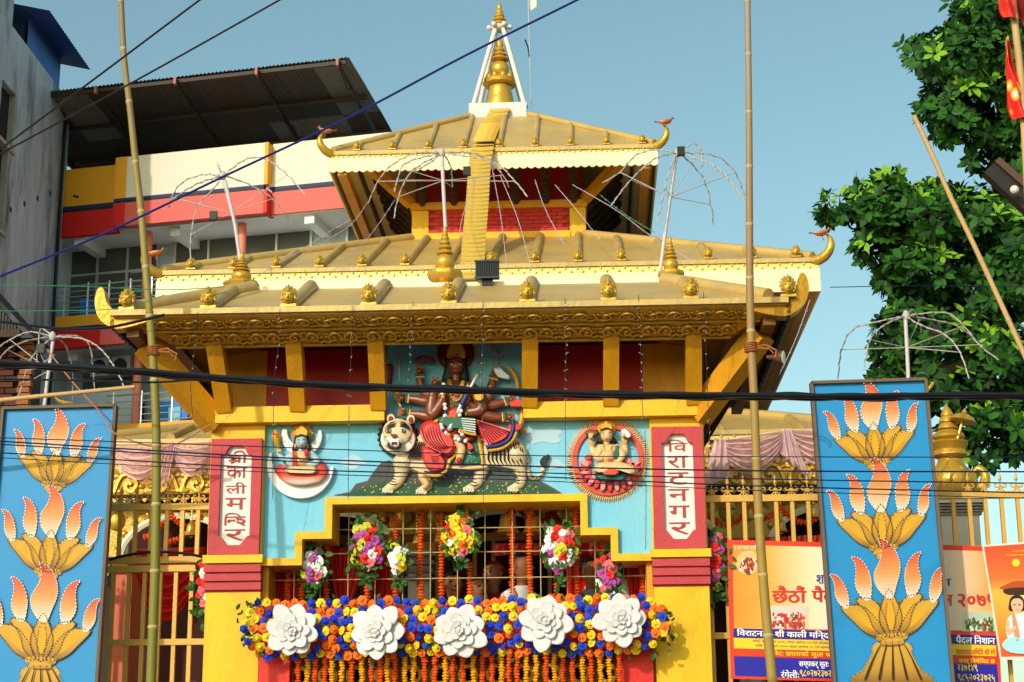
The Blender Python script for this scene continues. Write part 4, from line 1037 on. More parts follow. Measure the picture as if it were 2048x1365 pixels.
# ---- goddess
gd = thing('goddess_relief', 'many armed dark goddess relief in red robes seated on the tiger, top half in shade', 'goddess relief', P(910, 985, WY-.1))
r = Rel(gd, 740, 660, 4.014, WY)
r.ell('halo', (690, 190), 150, 150, .03, R_mar); r.beads('halo_rays', [(690+168*cos(a), 190+168*sin(a)) for a in [pi*.92+1.16*pi*i/16 for i in range(17)]], 14, 30, R_gold)
r.pil('hair', [(600, 300), (610, 190), (690, 150), (770, 190), (785, 300), (800, 420), (740, 400), (640, 400), (575, 420)], .07, R_blk)
r.pil('torso', [(590, 430), (640, 395), (740, 395), (800, 430), (790, 540), (760, 640), (750, 720), (610, 720), (600, 600)], .14, R_skin, flat=False)
r.limb('neck', [(690, 400), (690, 350)], 34, R_skin, .06)
r.ell('head', (690, 285), 62, 82, .11, R_skin, .05, flat=False)
r.face((690, 285), 62, 82, .15, R_skin)
r.pil('crown', [(622, 232), (615, 180), (640, 120), (665, 95), (690, 60), (715, 95), (742, 120), (768, 180), (758, 232), (690, 215)], .12, R_gold, .04)
r.beads('crown_jewels', [(630, 215), (690, 200), (752, 215)], 10, 22, (R_red, R_grn), .16)
arms = [([(600, 450), (500, 520), (430, 500), (402, 400), (398, 335)], [44, 42, 38, 32, 26], .05), ([(595, 520), (470, 575), (380, 560), (265, 548)], [44, 42, 36, 26], .06),
        ([(590, 580), (505, 690), (400, 682), (275, 668)], [46, 48, 38, 26], .07), ([(590, 560), (492, 690), (500, 560), (520, 430)], [44, 52, 46, 30], .09),
        ([(795, 460), (885, 560), (890, 640), (800, 658), (735, 640)], [48, 54, 50, 42, 30], .09), ([(800, 520), (920, 610), (1040, 592), (1125, 560)], [44, 42, 36, 26], .06),
        ([(800, 600), (930, 685), (1030, 705), (1110, 700)], [44, 42, 36, 26], .07), ([(800, 450), (935, 560), (975, 450), (1000, 350)], [44, 46, 36, 28], .05)]
for pth, rd, off in arms:
    o = r.limb('arm', pth, rd, R_skin, off)
    (x, y), (xa, ya) = pth[-1], pth[-2]; l = math.hypot(x-xa, y-ya); dx, dy = (x-xa)/l, (y-ya)/l; nx, ny = -dy, dx
    mb = MB(); r.ell('', (x+dx*12, y+dy*12), 28, 28, .05, None, off+.02, n=10, flat=False, mb=mb)
    for k in range(4): r.limb('', [(x+dx*22+nx*(k-1.5)*15, y+dy*22+ny*(k-1.5)*15), (x+dx*52+nx*(k-1.5)*13, y+dy*52+ny*(k-1.5)*13), (x+dx*40+nx*(k-1.5)*12, y+dy*40+ny*(k-1.5)*12)], [9, 8, 6], None, off+.05, 6, mb=mb, sm=2)
    r.limb('', [(x+nx*26, y+ny*26), (x+dx*30+nx*38, y+dy*30+ny*38)], [9, 6], None, off+.03, 6, mb=mb, sm=0)
    mb.build('hand', R_skin, gd, smooth=True)
    for q, m_ in ((26, R_grn), (44, R_gold)):
        cx, cy = x-dx*q, y-dy*q; w_ = rd[-1]*1.2; r.limb('bangle', [(cx-nx*w_, cy-ny*w_), (cx, cy), (cx+nx*w_, cy+ny*w_)], 8, m_, off+w_/r.sc*S(0)*1.1)
r.ell('armlet', (875, 535), 42, 40, .05, R_gold, .16)
# weapons and emblems
r.limb('mace', [(862, 365), (820, 440), (755, 560), (700, 670), (642, 792)], [24, 14, 20, 18, 26], R_sil, .17); r.limb('mace_grip', [(775, 525), (742, 590)], 23, R_nav, .175)
r.limb('hammer', [(188, 485), (215, 560), (245, 615)], [16, 11, 11], R_gold, .09); r.limb('hammer_head', [(180, 480), (228, 520)], 16, R_gold, .1)
r.pil('conch', [(985, 300), (1040, 290), (1075, 330), (1130, 375), (1130, 400), (1060, 395), (1010, 370)], .07, R_sil, .06)
r.limb('bow', [(1115, 305), (1160, 360), (1188, 450), (1180, 520)], [14, 18, 18, 14], R_gold, .04); r.limb('bow', [(1222, 640), (1215, 720), (1200, 780), (1235, 818), (1255, 795)], [14, 19, 20, 18, 8], R_gold, .05)
for c in ((1180, 600), (1170, 790)):
    mb = MB()
    for k in range(5): r.pil('', [(c[0]-14+(k-2)*14, c[1]+22), (c[0]-24+(k-2)*20, c[1]-14), (c[0]+(k-2)*22, c[1]-46+abs(k-2)*8), (c[0]+14+(k-2)*16, c[1]-8)], .04, None, .09+.006*k, mb=mb)
    mb.build('lotus_bud', R_red, gd, smooth=True)
r.pil('red_parasol', [(345, 250), (390, 215), (440, 208), (500, 225), (525, 260), (430, 252)], .06, R_mar, .06)
for pth in ([(250, 130), (235, 250), (240, 420)], [(960, 120), (1000, 190), (1060, 190), (1100, 90)], [(1000, 140), (1020, 230)]): r.limb('blade', pth, [10]*len(pth), R_sil, .03)
r.limb('quiver', [(155, 300), (150, 420)], [34, 30], R_mar)
# robes
r.pil('robe', [(400, 820), (420, 755), (480, 722), (560, 735), (640, 810), (690, 890), (680, 985), (625, 1025), (540, 975), (440, 915)], .17, R_red, .02)
r.pil('robe', [(425, 930), (540, 975), (610, 1050), (600, 1120), (540, 1140), (470, 1130), (420, 1040)], .15, R_red, .02)
mb = MB()
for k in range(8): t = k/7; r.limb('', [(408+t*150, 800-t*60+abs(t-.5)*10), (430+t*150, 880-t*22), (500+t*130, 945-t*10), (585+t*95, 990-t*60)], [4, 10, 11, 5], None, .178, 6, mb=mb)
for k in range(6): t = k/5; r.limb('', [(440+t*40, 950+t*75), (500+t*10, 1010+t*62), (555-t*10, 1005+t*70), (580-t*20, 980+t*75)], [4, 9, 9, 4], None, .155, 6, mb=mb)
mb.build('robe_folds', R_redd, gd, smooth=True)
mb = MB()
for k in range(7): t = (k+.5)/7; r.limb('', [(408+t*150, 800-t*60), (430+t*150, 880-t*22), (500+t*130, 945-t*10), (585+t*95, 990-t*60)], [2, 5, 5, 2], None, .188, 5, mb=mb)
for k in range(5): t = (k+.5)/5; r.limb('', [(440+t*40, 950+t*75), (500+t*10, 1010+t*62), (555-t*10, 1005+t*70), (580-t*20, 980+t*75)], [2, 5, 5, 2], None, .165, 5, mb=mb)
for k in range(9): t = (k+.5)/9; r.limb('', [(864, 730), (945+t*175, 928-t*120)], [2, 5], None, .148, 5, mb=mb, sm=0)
mb.build('robe_crease_shade', R_mar, gd, smooth=True, kind='stuff')  # maroon strokes put the shade of the fold grooves into colour
for q, m_, w_ in ((0, R_gold, 15), (-20, R_nav, 8)): r.limb('robe_hem', [(440, 1158+q), (540, 1172+q), (610, 1130+q*.6), (640+q, 1050), (685+q, 1000), (700+q, 900)], w_, m_, .12)
r.pil('robe', [(850, 722), (930, 745), (1040, 785), (1125, 800), (1118, 865), (1030, 915), (945, 930), (880, 850)], .13, R_red, .02)
mb = MB(); mw = MB()
for k in range(10):
    t = k/9; e = (945+t*175, 930-t*120); m_ = (860+(e[0]-860)*.68, 728+(e[1]-728)*.68)
    r.limb('', [(862, 728), m_], [4, 8], None, .138, 6, mb=mb, sm=0); r.limb('', [m_, e], [9, 10], None, .136, 6, mb=mw, sm=0)
mb.build('robe_pleats', R_redd, gd, smooth=True); mw.build('pale_pleats', R_pnk, gd, smooth=True)
r.limb('robe_hem', [(948, 940), (1040, 925), (1115, 880), (1150, 800), (1150, 740)], 18, R_nav, .13); r.limb('robe_hem', [(960, 968), (1060, 950), (1140, 890), (1172, 830)], 15, R_gold, .12)
r.pil('sash', [(520, 720), (600, 690), (740, 700), (850, 715), (845, 835), (720, 800), (620, 790)], .17, R_grn, .03)
mb = MB()
for k in range(6): r.limb('', [(735+k*3, 712+k*18), (845, 722+k*20)], [4, 5], None, .2, 5, mb=mb, sm=0)
mb.build('sash_pleats', R_wht, gd); r.limb('sash_edge', [(525, 735), (600, 705), (640, 700)], 12, R_gold, .17); r.limb('sash_edge', [(720, 805), (780, 830), (845, 842)], 11, R_gold, .19)
for m_, a in ((R_mar, [(660, 800), (710, 860), (800, 880), (840, 845)]), (R_red, [(670, 740), (690, 800), (660, 840)])): r.limb('under_skirt', a, 28, m_, .12)
r.limb('leg', [(690, 880), (735, 950), (722, 1020), (712, 1055)], [44, 36, 30, 26], R_cre, .12); r.limb('foot', [(715, 1045), (708, 1068)], [24, 14], R_red, .14)
r.limb('foot', [(415, 1185), (455, 1240), (430, 1262)], [30, 26, 14], R_cre, .06); 
r.pil('tassel', [(780, 905), (810, 915), (832, 950), (790, 965)], .04, R_red, .16)
r.beads('flower_garland', [(590, 440), (582, 520), (600, 600), (605, 680), (572, 745), (590, 810), (650, 855), (720, 885), (780, 890), (740, 840), (705, 770), (715, 700), (760, 560), (790, 450)], 17, 21, (R_wht, R_wht, R_nav, R_wht, R_gold, R_mar), .185)
for k, m_ in enumerate((R_gold, R_red, R_gold, R_grn)): r.beads('necklace', [(640-k*5, 400), (660-k*4, 460+k*34), (692, 490+k*40), (725+k*4, 460+k*34), (745+k*5, 400)], 9, 13, m_, .14+.006*k)
r.pil('belt_rosette', [(640, 650), (690, 635), (700, 690), (660, 720), (630, 700)], .05, R_org, .15)

# ---- small deity in a white crescent moon (left)
dl = thing('deity_relief', 'pale blue deity relief on a red lotus in a white crescent moon, left side', 'deity relief', P(600, 996, WY), 'small seated deity reliefs')
r = Rel(dl, 400, 840, 6.827, WY)
def crescent(nm, c, R, c2, R2x, R2y, a0, a1, h, m, off=0, n=26):
    o_ = [(c[0]+R*cos(a0+(a1-a0)*i/n), c[1]-R*sin(a0+(a1-a0)*i/n)) for i in range(n+1)]
    f, l = o_[0], o_[-1]; b0 = math.atan2(-(f[1]-c2[1])/R2y, (f[0]-c2[0])/R2x); b1 = math.atan2(-(l[1]-c2[1])/R2y, (l[0]-c2[0])/R2x)
    if b0 < 0: b0 += 2*pi
    if b1 < b0: b1 += 2*pi
    i_ = [(c2[0]+R2x*cos(b0+(b1-b0)*i/n), c2[1]-R2y*sin(b0+(b1-b0)*i/n)) for i in range(n+1)]
    mb = MB(); Y = WY-off
    for i in range(n):
        q = [P(*r.g(p), Y-h) for p in (o_[i], o_[i+1], i_[i+1], i_[i])]; mb.prism(q[::-1], (0, h+(0 if off == 0 else .03), 0))
    return mb.build(nm, m, dl)
crescent('crescent_moon', (1370, 620), 452, (1390, 530), 415, 380, math.radians(158), math.radians(358), .055, R_wht)
crescent('crescent_halo', (1388, 215), 275, (1400, 150), 215, 210, math.radians(160), math.radians(375), .05, R_wht)
r.ell('halo', (1395, 190), 138, 120, .04, R_gold, .0); r.beads('halo_rim', [(1395+138*cos(a), 190+120*sin(a)) for a in [2*pi*i/20 for i in range(21)]], 16, 34, R_gold, .03)
r.pil('hair', [(1280, 300), (1310, 200), (1460, 200), (1500, 300), (1520, 420), (1440, 420), (1330, 420), (1255, 420)], .06, R_blk, .03)
r.pil('torso', [(1245, 440), (1330, 415), (1440, 415), (1520, 440), (1500, 560), (1470, 640), (1280, 640), (1260, 560)], .12, R_cre, flat=False)
r.limb('neck', [(1385, 420), (1385, 370)], 46, R_blu, .06); r.ell('head', (1385, 300), 82, 100, .10, R_blu, .06, flat=False); r.face((1385, 305), 82, 98, .155, R_blu)
r.pil('crown', [(1300, 225), (1290, 150), (1340, 110), (1390, 80), (1440, 105), (1480, 150), (1465, 225), (1385, 205)], .10, R_gold, .06)
r.limb('earring', [(1300, 340), (1300, 385)], 18, R_gold, .08); r.limb('earring', [(1470, 340), (1470, 385)], 18, R_gold, .08)
r.limb('arm', [(1250, 480), (1160, 540), (1090, 490), (1072, 430)], [46, 42, 34, 26], R_blu, .05); r.limb('arm', [(1520, 470), (1610, 560), (1560, 600), (1420, 590)], [48, 46, 40, 26], R_blu, .07)
r.limb('arm', [(1260, 500), (1210, 590), (1300, 600), (1390, 590)], [44, 42, 36, 24], R_blu, .07)
for k in range(4): r.limb('finger', [(1050+k*16, 432), (1042+k*18, 405)], [9, 6], R_cre, .09)
r.limb('club', [(1080, 420), (1060, 340), (1040, 240), (1030, 170)], [18, 34, 66, 40], R_gold, .05); r.beads('club_bands', [(1000, 190), (1040, 205), (1080, 190)], 12, 20, R_red, .13)
for x in (1270, 1300): r.limb('sash', [(x, 440), (x+5, 540), (x-5, 640)], 13, R_red, .11)
r.beads('necklace', [(1310, 470), (1350, 530), (1390, 550), (1430, 530), (1470, 470)], 11, 18, R_gold, .125)
r.limb('rosebud', [(1455, 480), (1452, 430), (1456, 400)], [26, 34, 10], R_red, .12)
r.pil('lap', [(1150, 700), (1200, 640), (1380, 630), (1560, 635), (1620, 690), (1560, 735), (1390, 745), (1210, 735)], .12, R_cre, .03)
mb = MB()
for k in range(6): r.limb('', [(1190+k*34, 660), (1240+k*28, 720)], [4, 6], None, .145, 5, mb=mb, sm=0); r.limb('', [(1590-k*34, 655), (1540-k*28, 715)], [4, 6], None, .145, 5, mb=mb, sm=0)
mb.build('lap_folds', mat('relief_brown', '6a4420', .5), dl)
M_lot = grad('lotus_red_white', [(0, 'e6dede'), (.22, 'e6a090'), (.40, 'd83a1c'), (1, 'd83020')])
M_lot2 = mat('lotus_red', 'd83a1c', .5, .1, 6)
r.pil('lotus', [(1035, 700), (1050, 640), (1095, 600), (1120, 690), (1200, 735), (1400, 755), (1580, 735), (1640, 680), (1690, 590), (1745, 680), (1740, 750), (1690, 810), (1600, 870), (1400, 905), (1200, 880), (1080, 800)], .08, M_lot, .03)
for k in range(11):
    x = 1140+k*50; o = r.limb('lotus_petal', [(x, 750), (x+(1390-x)*.02, 800), (x+(1390-x)*.08, 872-abs(k-5)*6)], [22, 24, 6], M_lot2, .085)

# ---- small deity in a sunburst ring (right)
dr = thing('deity_relief', 'cream deity relief on a pink lotus in a red ring with sun rays, right side', 'deity relief', P(1213, 1004, WY), 'small seated deity reliefs')
r = Rel(dr, 1120, 830, 4.706, WY)
c0 = (450, 418); n = 112
for nm, m_, k0 in (('sun_rays', R_cre, 0),):
    mb = MB()
    for i in range(n):
        a = 2*pi*i/n; ra, rb_ = 1.0, 1.19+.02*(i % 2)
        p1 = r.g((c0[0]+332*cos(a), c0[1]+338*sin(a))); p2 = r.g((c0[0]+332*rb_*cos(a+.035), c0[1]+345*rb_*sin(a+.035)))
        k = S(0); mb.tube([P(*p1, WY-.012), P((p1[0]+p2[0])/2, (p1[1]+p2[1])/2, WY-.014), P(*p2, WY-.006)], [1.7*k, 1.5*k, .25*k], 5)
    mb.build(nm, m_, dr)
r.ell('sky_disc', c0, 300, 308, .012, M_blue, 0, 48)
mb = MB(); nn = 64
for i in range(nn):
    a, b = 2*pi*i/nn, 2*pi*(i+1)/nn
    q = [P(*r.g((c0[0]+rx_*cos(t), c0[1]+ry_*sin(t))), WY-.035) for t, rx_, ry_ in ((a, 336, 342), (b, 336, 342), (b, 290, 296), (a, 290, 296))]
    mb.prism(q, (0, .035, 0))
mb.build('red_ring', mat('ring_red', 'cf4a38', .5, .1, 6), dr)
r.ell('halo', (440, 125), 92, 82, .04, R_gold, .01)
mb = MB()
for k in range(15):
    a = pi*(-.08+1.16*k/14); cx, cy = 470+205*cos(a), 490+110*sin(a); ex, ey = 470+270*cos(a), 500+205*sin(a)
    nx, ny = -sin(a)*26, cos(a)*26
    r.pil('lotus_petal', [(cx-nx, cy-ny), (ex-nx*.8, ey-ny*.8), (ex+cos(a)*26, ey+sin(a)*26), (ex+nx*.8, ey+ny*.8), (cx+nx, cy+ny)], .05+.004*(k % 3), R_red if k % 2 else R_pnk, .012)
for x, y in ((270, 450), (250, 510), (265, 400), (640, 430), (680, 470), (700, 560)): r.ell('lotus_petal', (x, y), 34, 26, .05, R_red if x % 20 else R_pnk, .012)
r.pil('cushion', [(330, 590), (360, 560), (500, 575), (630, 555), (625, 600), (560, 618), (400, 622)], .10, R_grn, .03)
r.pil('torso', [(365, 290), (420, 260), (490, 265), (550, 295), (530, 380), (515, 450), (400, 450), (395, 380)], .11, R_cre, .0, flat=False)
r.pil('hair', [(375, 200), (390, 140), (490, 140), (505, 200), (530, 270), (350, 270)], .05, R_blk, .03)
r.limb('neck', [(440, 265), (440, 235)], 30, R_cre, .06); r.ell('head', (440, 188), 60, 72, .09, R_cre, .05, flat=False); r.face((440, 192), 60, 72, .13, R_cre)
r.pil('crown', [(375, 140), (372, 95), (400, 85), (432, 58), (470, 85), (497, 95), (500, 140), (440, 122)], .09, R_gold, .06)
r.limb('arm', [(375, 310), (330, 370), (305, 320), (295, 225)], [36, 36, 30, 24], R_cre, .04); r.limb('arm', [(540, 310), (600, 370), (610, 300), (598, 205)], [36, 38, 30, 24], R_cre, .04)
r.limb('arm', [(380, 330), (345, 400), (400, 395), (410, 300)], [34, 36, 30, 20], R_cre, .06); r.limb('arm', [(540, 330), (590, 370), (560, 420), (525, 455)], [34, 36, 32, 24], R_cre, .08)
for x, y in ((290, 205), (600, 190), (528, 462)):
    mb = MB(); r.ell('', (x, y), 24, 26, .04, None, .09, 10, False, mb)
    for k in range(4): r.limb('', [(x-15+k*10, y-12), (x-18+k*12, y-34)], [6, 4], None, .11, 5, mb=mb, sm=0)
    mb.build('hand', R_cre, dr, smooth=True)
for x, y in ((300, 262), (600, 245), (545, 425)): r.limb('bangle', [(x-28, y), (x, y+4), (x+28, y)], 7, R_gold, .1)
r.ell('disc', (298, 172), 62, 34, .03, mat('relief_brown', ''), .04); r.pil('conch', [(575, 150), (610, 130), (650, 160), (670, 200), (640, 222), (600, 190)], .05, R_wht, .07)
r.pil('shawl', [(520, 300), (560, 300), (550, 400), (515, 420)], .05, R_grn, .07)
r.pil('lap', [(310, 510), (350, 455), (440, 440), (560, 440), (700, 480), (735, 530), (690, 562), (560, 520), (480, 560), (400, 545), (330, 545)], .13, R_cre, .03)
mb = MB()
for k in range(7): r.limb('', [(360+k*24, 470), (340+k*30, 535)], [3, 4], None, .15, 5, mb=mb, sm=0); r.limb('', [(560+k*22, 470), (590+k*20, 535)], [3, 4], None, .15, 5, mb=mb, sm=0)
mb.build('lap_folds', mat('relief_brown', ''), dr)
r.pil('apron', [(400, 545), (480, 500), (560, 540), (500, 575), (440, 575)], .04, R_org, .13); r.ell('belt_jewel', (467, 425), 18, 18, .03, R_red, .11)
r.beads('necklace', [(405, 280), (425, 330), (450, 345), (475, 330), (495, 280)], 8, 13, R_gold, .105); r.limb('earring', [(380, 215), (382, 245)], 12, R_gold, .06); r.limb('earring', [(500, 215), (502, 245)], 12, R_gold, .06)
# ================================================================== GATE, FLOWERS, BELLS, CURTAINS
ORD = ['first', 'second', 'third', 'fourth', 'fifth', 'sixth', 'seventh', 'eighth', 'ninth', 'tenth', 'eleventh', 'twelfth', 'thirteenth', 'fourteenth', 'fifteenth', 'sixteenth']
M_rod = mat('cream_rod', 'b8a274', .5, .1, 20)
gt = thing('gate_grille', 'wide mesh grille of thin cream rods filling the stepped gate opening', 'grille', (AX, .22, 1.9))
for px in (590, 642, 697, 751, 806, 861, 915, 970, 1025, 1081, 1134, 1190, 1246, 1290):
    x = P(px, 1100, .22).x
    zt = zO-T if xs[2]+.02 < x < xs[3]-.02 else (zS1-T if xs[1]+.01 < x < xs[4]-.01 else zS2-T)
    MB().tube([V((x, .22, 1.92)), V((x, .22, zt))], .0042, 6).build('rod', M_rod, gt)
for py in (1057, 1105, 1157, 1210):
    z = P(900, py, .23).z; a, b = (xs[1]+T, xs[4]-T) if z > zS2-T else (x1l+.05, x0r-.05)
    MB().tube([V((a, .23, z)), V((b, .23, z))], .0042, 6).build('rod', M_rod, gt)
# railing of square bars further in
M_brn = mat('brown_gold_bar', '8a5a24', .5, .15, 6)
rl = thing('inner_railing', 'brown square barred railing behind the gate grille', 'railing', (AX, 1.0, 1.9))
for k in range(20):
    x = -2.44+k*.15; MB().box((x, 1.0, 1.92), (x+.032, 1.03, 3.62)).build('bar', M_brn, rl)
MB().box((-2.45, .99, 3.62), (.45, 1.04, 3.68)).build('top_rail', M_brn, rl); MB().box((-2.45, .985, 2.2), (.45, 1.04, 2.26)).build('bottom_rail', M_brn, rl)

M_org = mat('marigold_orange', 'e8560a', .75, .25, 20); M_mye = mat('marigold_yellow', 'f0a80c', .75, .2, 20)
def bead(mb, c, r, k=0, t=V((0, 0, 1))):
    """ruffled marigold head"""
    mb.lathe([(r*.35, -r*.5), (r, -r*.18), (r*1.02, r*.12), (r*.45, r*.5)], c, 7, t, fl=lambda a, i: 1+.16*sin(a*3.5+k*1.7+i))
def chain(mb, pts, r, gap, jit=.15):
    acc = 1e9; k = 0
    for a, b in zip(pts, pts[1:]):
        n = max(1, int((b-a).length/.004))
        for i in range(n):
            acc += (b-a).length/n
            if acc >= gap:
                acc = 0; k += 1; bead(mb, a.lerp(b, i/n)+V((rnd.uniform(-jit, jit)*r, rnd.uniform(-jit, jit)*r, 0)), r*rnd.uniform(.88, 1.1), k, (b-a).normalized())
    return mb
vg = [(577, 1140), (605, 1128), (655, 1085), (733, 1150), (791, 1033), (843, 1015), (884, 1030), (939, 1128), (1023, 1008), (1060, 1008), (1113, 1150), (1151, 1008), (1205, 1075), (1282, 1118)]
for i, (px, py) in enumerate(vg):
    a = P(px, py, .30); b = V((a.x, .30, P(px, 1225, .30).z)); mid = a.lerp(b, .5)+V((rnd.uniform(-.01, .01), 0, 0))
    o = chain(MB(), [a, mid, b], .0235, .021).build('marigold_garland', M_org, None)
    tag(o, f'vertical orange marigold garland in the gate, {ORD[i]} from the left', 'garland', 'marigold garlands hanging in the gate')
sw = [((868, 1012), (1000, 1060), .16, 'between the middle bouquet and the big bell'), ((1000, 1062), (1030, 1015), .05, 'rising steeply beside the largest bell'), ((1040, 1020), (1110, 1012), .12, 'at the top right of the gate'), ((1100, 1012), (1160, 1040), .10, 'nearest the right step of the gate'),
      ((290, 1075), (330, 1040), .03, 'climbing behind the left fence bars'), ((330, 1085), (405, 1030), .06, 'strung to the left pillar behind the fence'), ((340, 1028), (375, 1050), .03, 'shortest one at the top of the left fence'),
      ((1415, 1030), (1500, 1012), .12, 'beside the right pillar behind the fence'), ((1500, 1012), (1560, 1015), .09, 'behind the right bamboo pole'), ((1560, 1012), (1640, 1030), .10, 'next to the right lotus board')]
for (a, b, d, lb_) in sw:
    tag(chain(MB(), sag(P(*a, 1.5), P(*b, 1.5), d, 14), .028, .026).build('marigold_swag', M_org), f'sagging orange marigold swag {lb_}', 'garland', 'marigold swags')

# bells
def bell(px, py, h, label, Y=.46, m=None):
    k = S(Y); c = P(px, py, Y); H = h*k
    t = thing('brass_bell', label, 'bell', c, 'brass bells hung in the temple porch'); R = H*.52
    MB().lathe([(R*1.0, 0), (R*1.02, H*.04), (R*.86, H*.10), (R*.72, H*.30), (R*.66, H*.62), (R*.52, H*.82), (R*.2, H*.9), (R*.1, H*.92)], c, 16).build('body', M_brass, t, smooth=True)
    MB().lathe([(.008, H*.9), (.018, H*1.0), (.008, H*1.12)], c, 8).build('crown_loop', M_brass, t)
    MB().ball(c+V((0, 0, -.01)), R*.22, 7, 5).build('clapper', M_brass, t)
    mb = MB(); z = H*1.1
    top_ = 4.3 if Y < 1 else 4.1
    while c.z+z < top_: mb.ball(c+V((0, 0, z)), .009, 5, 4, (1, .5, 1.7)); z += .026
    mb.build('chain', M_brass, t)
for a in [(780, 1032, 24, 'broad shallow brass bell at the upper left of the gate'), (873, 1046, 24, 'small brass bell on a loop, left of the middle bouquet'), (905, 1024, 14, 'tiny brass bell above the middle bouquet'), (834, 1088, 20, 'small brass bell between two garlands left of centre'), (876, 1084, 16, 'small brass bell low down, left of the middle bouquet'), (781, 1090, 22, 'brass bell beside the left bouquet'),
          (1016, 1066, 44, 'largest brass bell in the gate, right of the middle bouquet'), (1065, 1066, 38, 'second largest brass bell, left of the right bouquet'), (1042, 1018, 16, 'tiny brass bell at the lintel, left of the right bouquet'), (1087, 1022, 26, 'medium brass bell under the lintel above the right bouquet'), (1158, 1022, 26, 'brass bell in the upper right corner of the gate'), (1167, 1078, 24, 'brass bell just right of the right bouquet'), (1188, 1082, 14, 'tiny brass bell by the right step'),
          (382, 1072, 28, 'brass bell behind the left fence, by the left pillar', 1.5), (1457, 1018, 30, 'brass bell nearest the top rail behind the right fence', 1.5), (1430, 1040, 22, 'brass bell beside the right pillar', 1.5), (1459, 1050, 14, 'tiny brass bell below the others by the right pillar', 1.5), (1499, 1040, 26, 'brass bell just left of the right bamboo pole', 1.5), (1563, 1064, 24, 'brass bell on a long chain, right of the right bamboo pole', 1.5), (1628, 1036, 26, 'brass bell closest to the right lotus board', 1.5)]: bell(*a)

for xa, xb, lb_ in ((-4.2, -2.6, 'dark bell rail behind the left fence'), (.7, 2.9, 'dark bell rail behind the right fence')): tag(MB().tube([(xa, 1.5, 4.11), (xb, 1.5, 4.11)], .018, 6).build('bell_rail', M_dark), lb_, 'rail')
# curtains
M_rcl = mat('red_satin', 'e01810', .35, .15, 4, .1, 20, spec=.6)
M_pkc = mat('pink_sheer_cloth', 'ffd2da', .6, .1, 6); M_pkc.node_tree.nodes['Principled BSDF'].inputs['Alpha'].default_value = .62
M_pco = mat('peach_cloth', 'fad4b8', .6, .1, 6)
def hang(name, tl, tr, bl, br, folds, amp, m, label, Y, group='red satin curtains', pinch=0, nu=60):
    q = quad(P(*tl, Y), P(*tr, Y), P(*bl, Y), P(*br, Y))
    def fn(u, v):
        uu = u+(.5-u)*pinch*v*v if pinch else u
        p = q(uu, 1-v); return p+V((0, amp*sin(u*folds*2*pi+.6*sin(v*3))*(.4+.6*v)+.3*amp*sin(u*folds*5.1+2), 0))
    o = MB().grid(fn, nu, 14).build(name, m, None, smooth='full'); return tag(o, label, 'curtain', group)
def swag(name, a, b, d0, d1, folds, m, label, Y, group, amp=.03, cat='drape'):
    a, b = P(*a, Y), P(*b, Y)
    def fn(u, v):
        d = d0+(d1-d0)*v; s_ = 4*u*(1-u); p = a.lerp(b, u)
        return p+V((0, -amp*(1.0+sin(v*folds*2*pi))*s_**.5-.02, -d*s_**.75))
    o = MB().grid(fn, 28, 40).build(name, m, None, smooth='full'); return tag(o, label, cat, group)
hang('red_curtain', (535, 1108), (612, 1108), (535, 1225), (590, 1225), 5, .03, M_rcl, 'red satin curtain gathered at the left jamb of the gate', .5)
hang('red_curtain', (652, 1096), (735, 1098), (668, 1230), (706, 1230), 5, .035, M_rcl, 'red satin curtain hanging behind the left bouquet', .55, pinch=.5)
hang('red_curtain', (735, 1098), (800, 1100), (745, 1230), (800, 1230), 4, .03, M_rcl, 'dark red curtain between the left bouquet and the first bell', .95)
hang('red_curtain', (985, 1088), (1212, 1082), (985, 1112), (1212, 1108), 6, .02, M_rcl, 'narrow red pelmet across the right half of the gate', .9)
hang('red_curtain', (1130, 1095), (1215, 1092), (1135, 1230), (1195, 1230), 5, .03, M_rcl, 'red curtain behind the right bouquet', .95)
hang('red_curtain', (1250, 1118), (1298, 1116), (1262, 1225), (1298, 1225), 4, .02, M_rcl, 'red striped curtain at the right jamb of the gate', .5)
swag('red_drape', (268, 1100), (412, 1096), .0, .58, 6, M_rcl, 'large red satin swag behind the left fence', .9, 'red satin swags')
hang('red_pelmet', (1415, 1078), (1650, 1070), (1415, 1112), (1650, 1104), 8, .02, M_rcl, 'red cloth strip behind the right fence above the banner', 1.6)
PG = 'pink sheer swags along the porch eave'; Yd = 3.30
swag('pink_drape', (222, 890), (345, 888), .0, .36, 5, M_pkc, 'pink sheer swag next to the left lotus board', Yd, PG, .05)
swag('pink_drape', (345, 888), (432, 885), .0, .34, 5, M_pkc, 'pink sheer swag next to the left pillar', Yd, PG, .05)
swag('pink_drape', (1436, 884), (1572, 862), .0, .38, 6, M_pkc, 'pink sheer swag right of the right pillar, behind the bamboo pole', Yd, PG, .05)
swag('pink_drape', (1572, 862), (1700, 862), .0, .34, 5, M_pkc, 'pink sheer swag reaching behind the right lotus board', Yd, PG, .05)
hang('pink_drape', (1428, 880), (1452, 880), (1405, 975), (1462, 955), 3, .03, M_pkc, 'pink cloth tail knotted beside the right pillar', Yd-.06, PG)
hang('pink_drape', (1563, 858), (1582, 858), (1560, 905), (1625, 965), 3, .03, M_pkc, 'pink cloth tail knotted in the middle of the right porch', Yd-.06, PG)
hang('pink_drape', (335, 885), (352, 885), (310, 985), (340, 960), 3, .03, M_pkc, 'pink cloth tail knotted over the left fence', Yd-.06, PG)
hang('peach_backcloth', (215, 888), (440, 884), (215, 958), (440, 950), 14, .02, M_pco, 'peach backing cloth behind the left pink swags', Yd+.05, 'peach backing cloths', nu=120)
hang('peach_backcloth', (1400, 866), (1720, 858), (1400, 935), (1720, 925), 16, .02, M_pco, 'peach backing cloth behind the right pink swags', Yd+.05, 'peach backing cloths', nu=120)

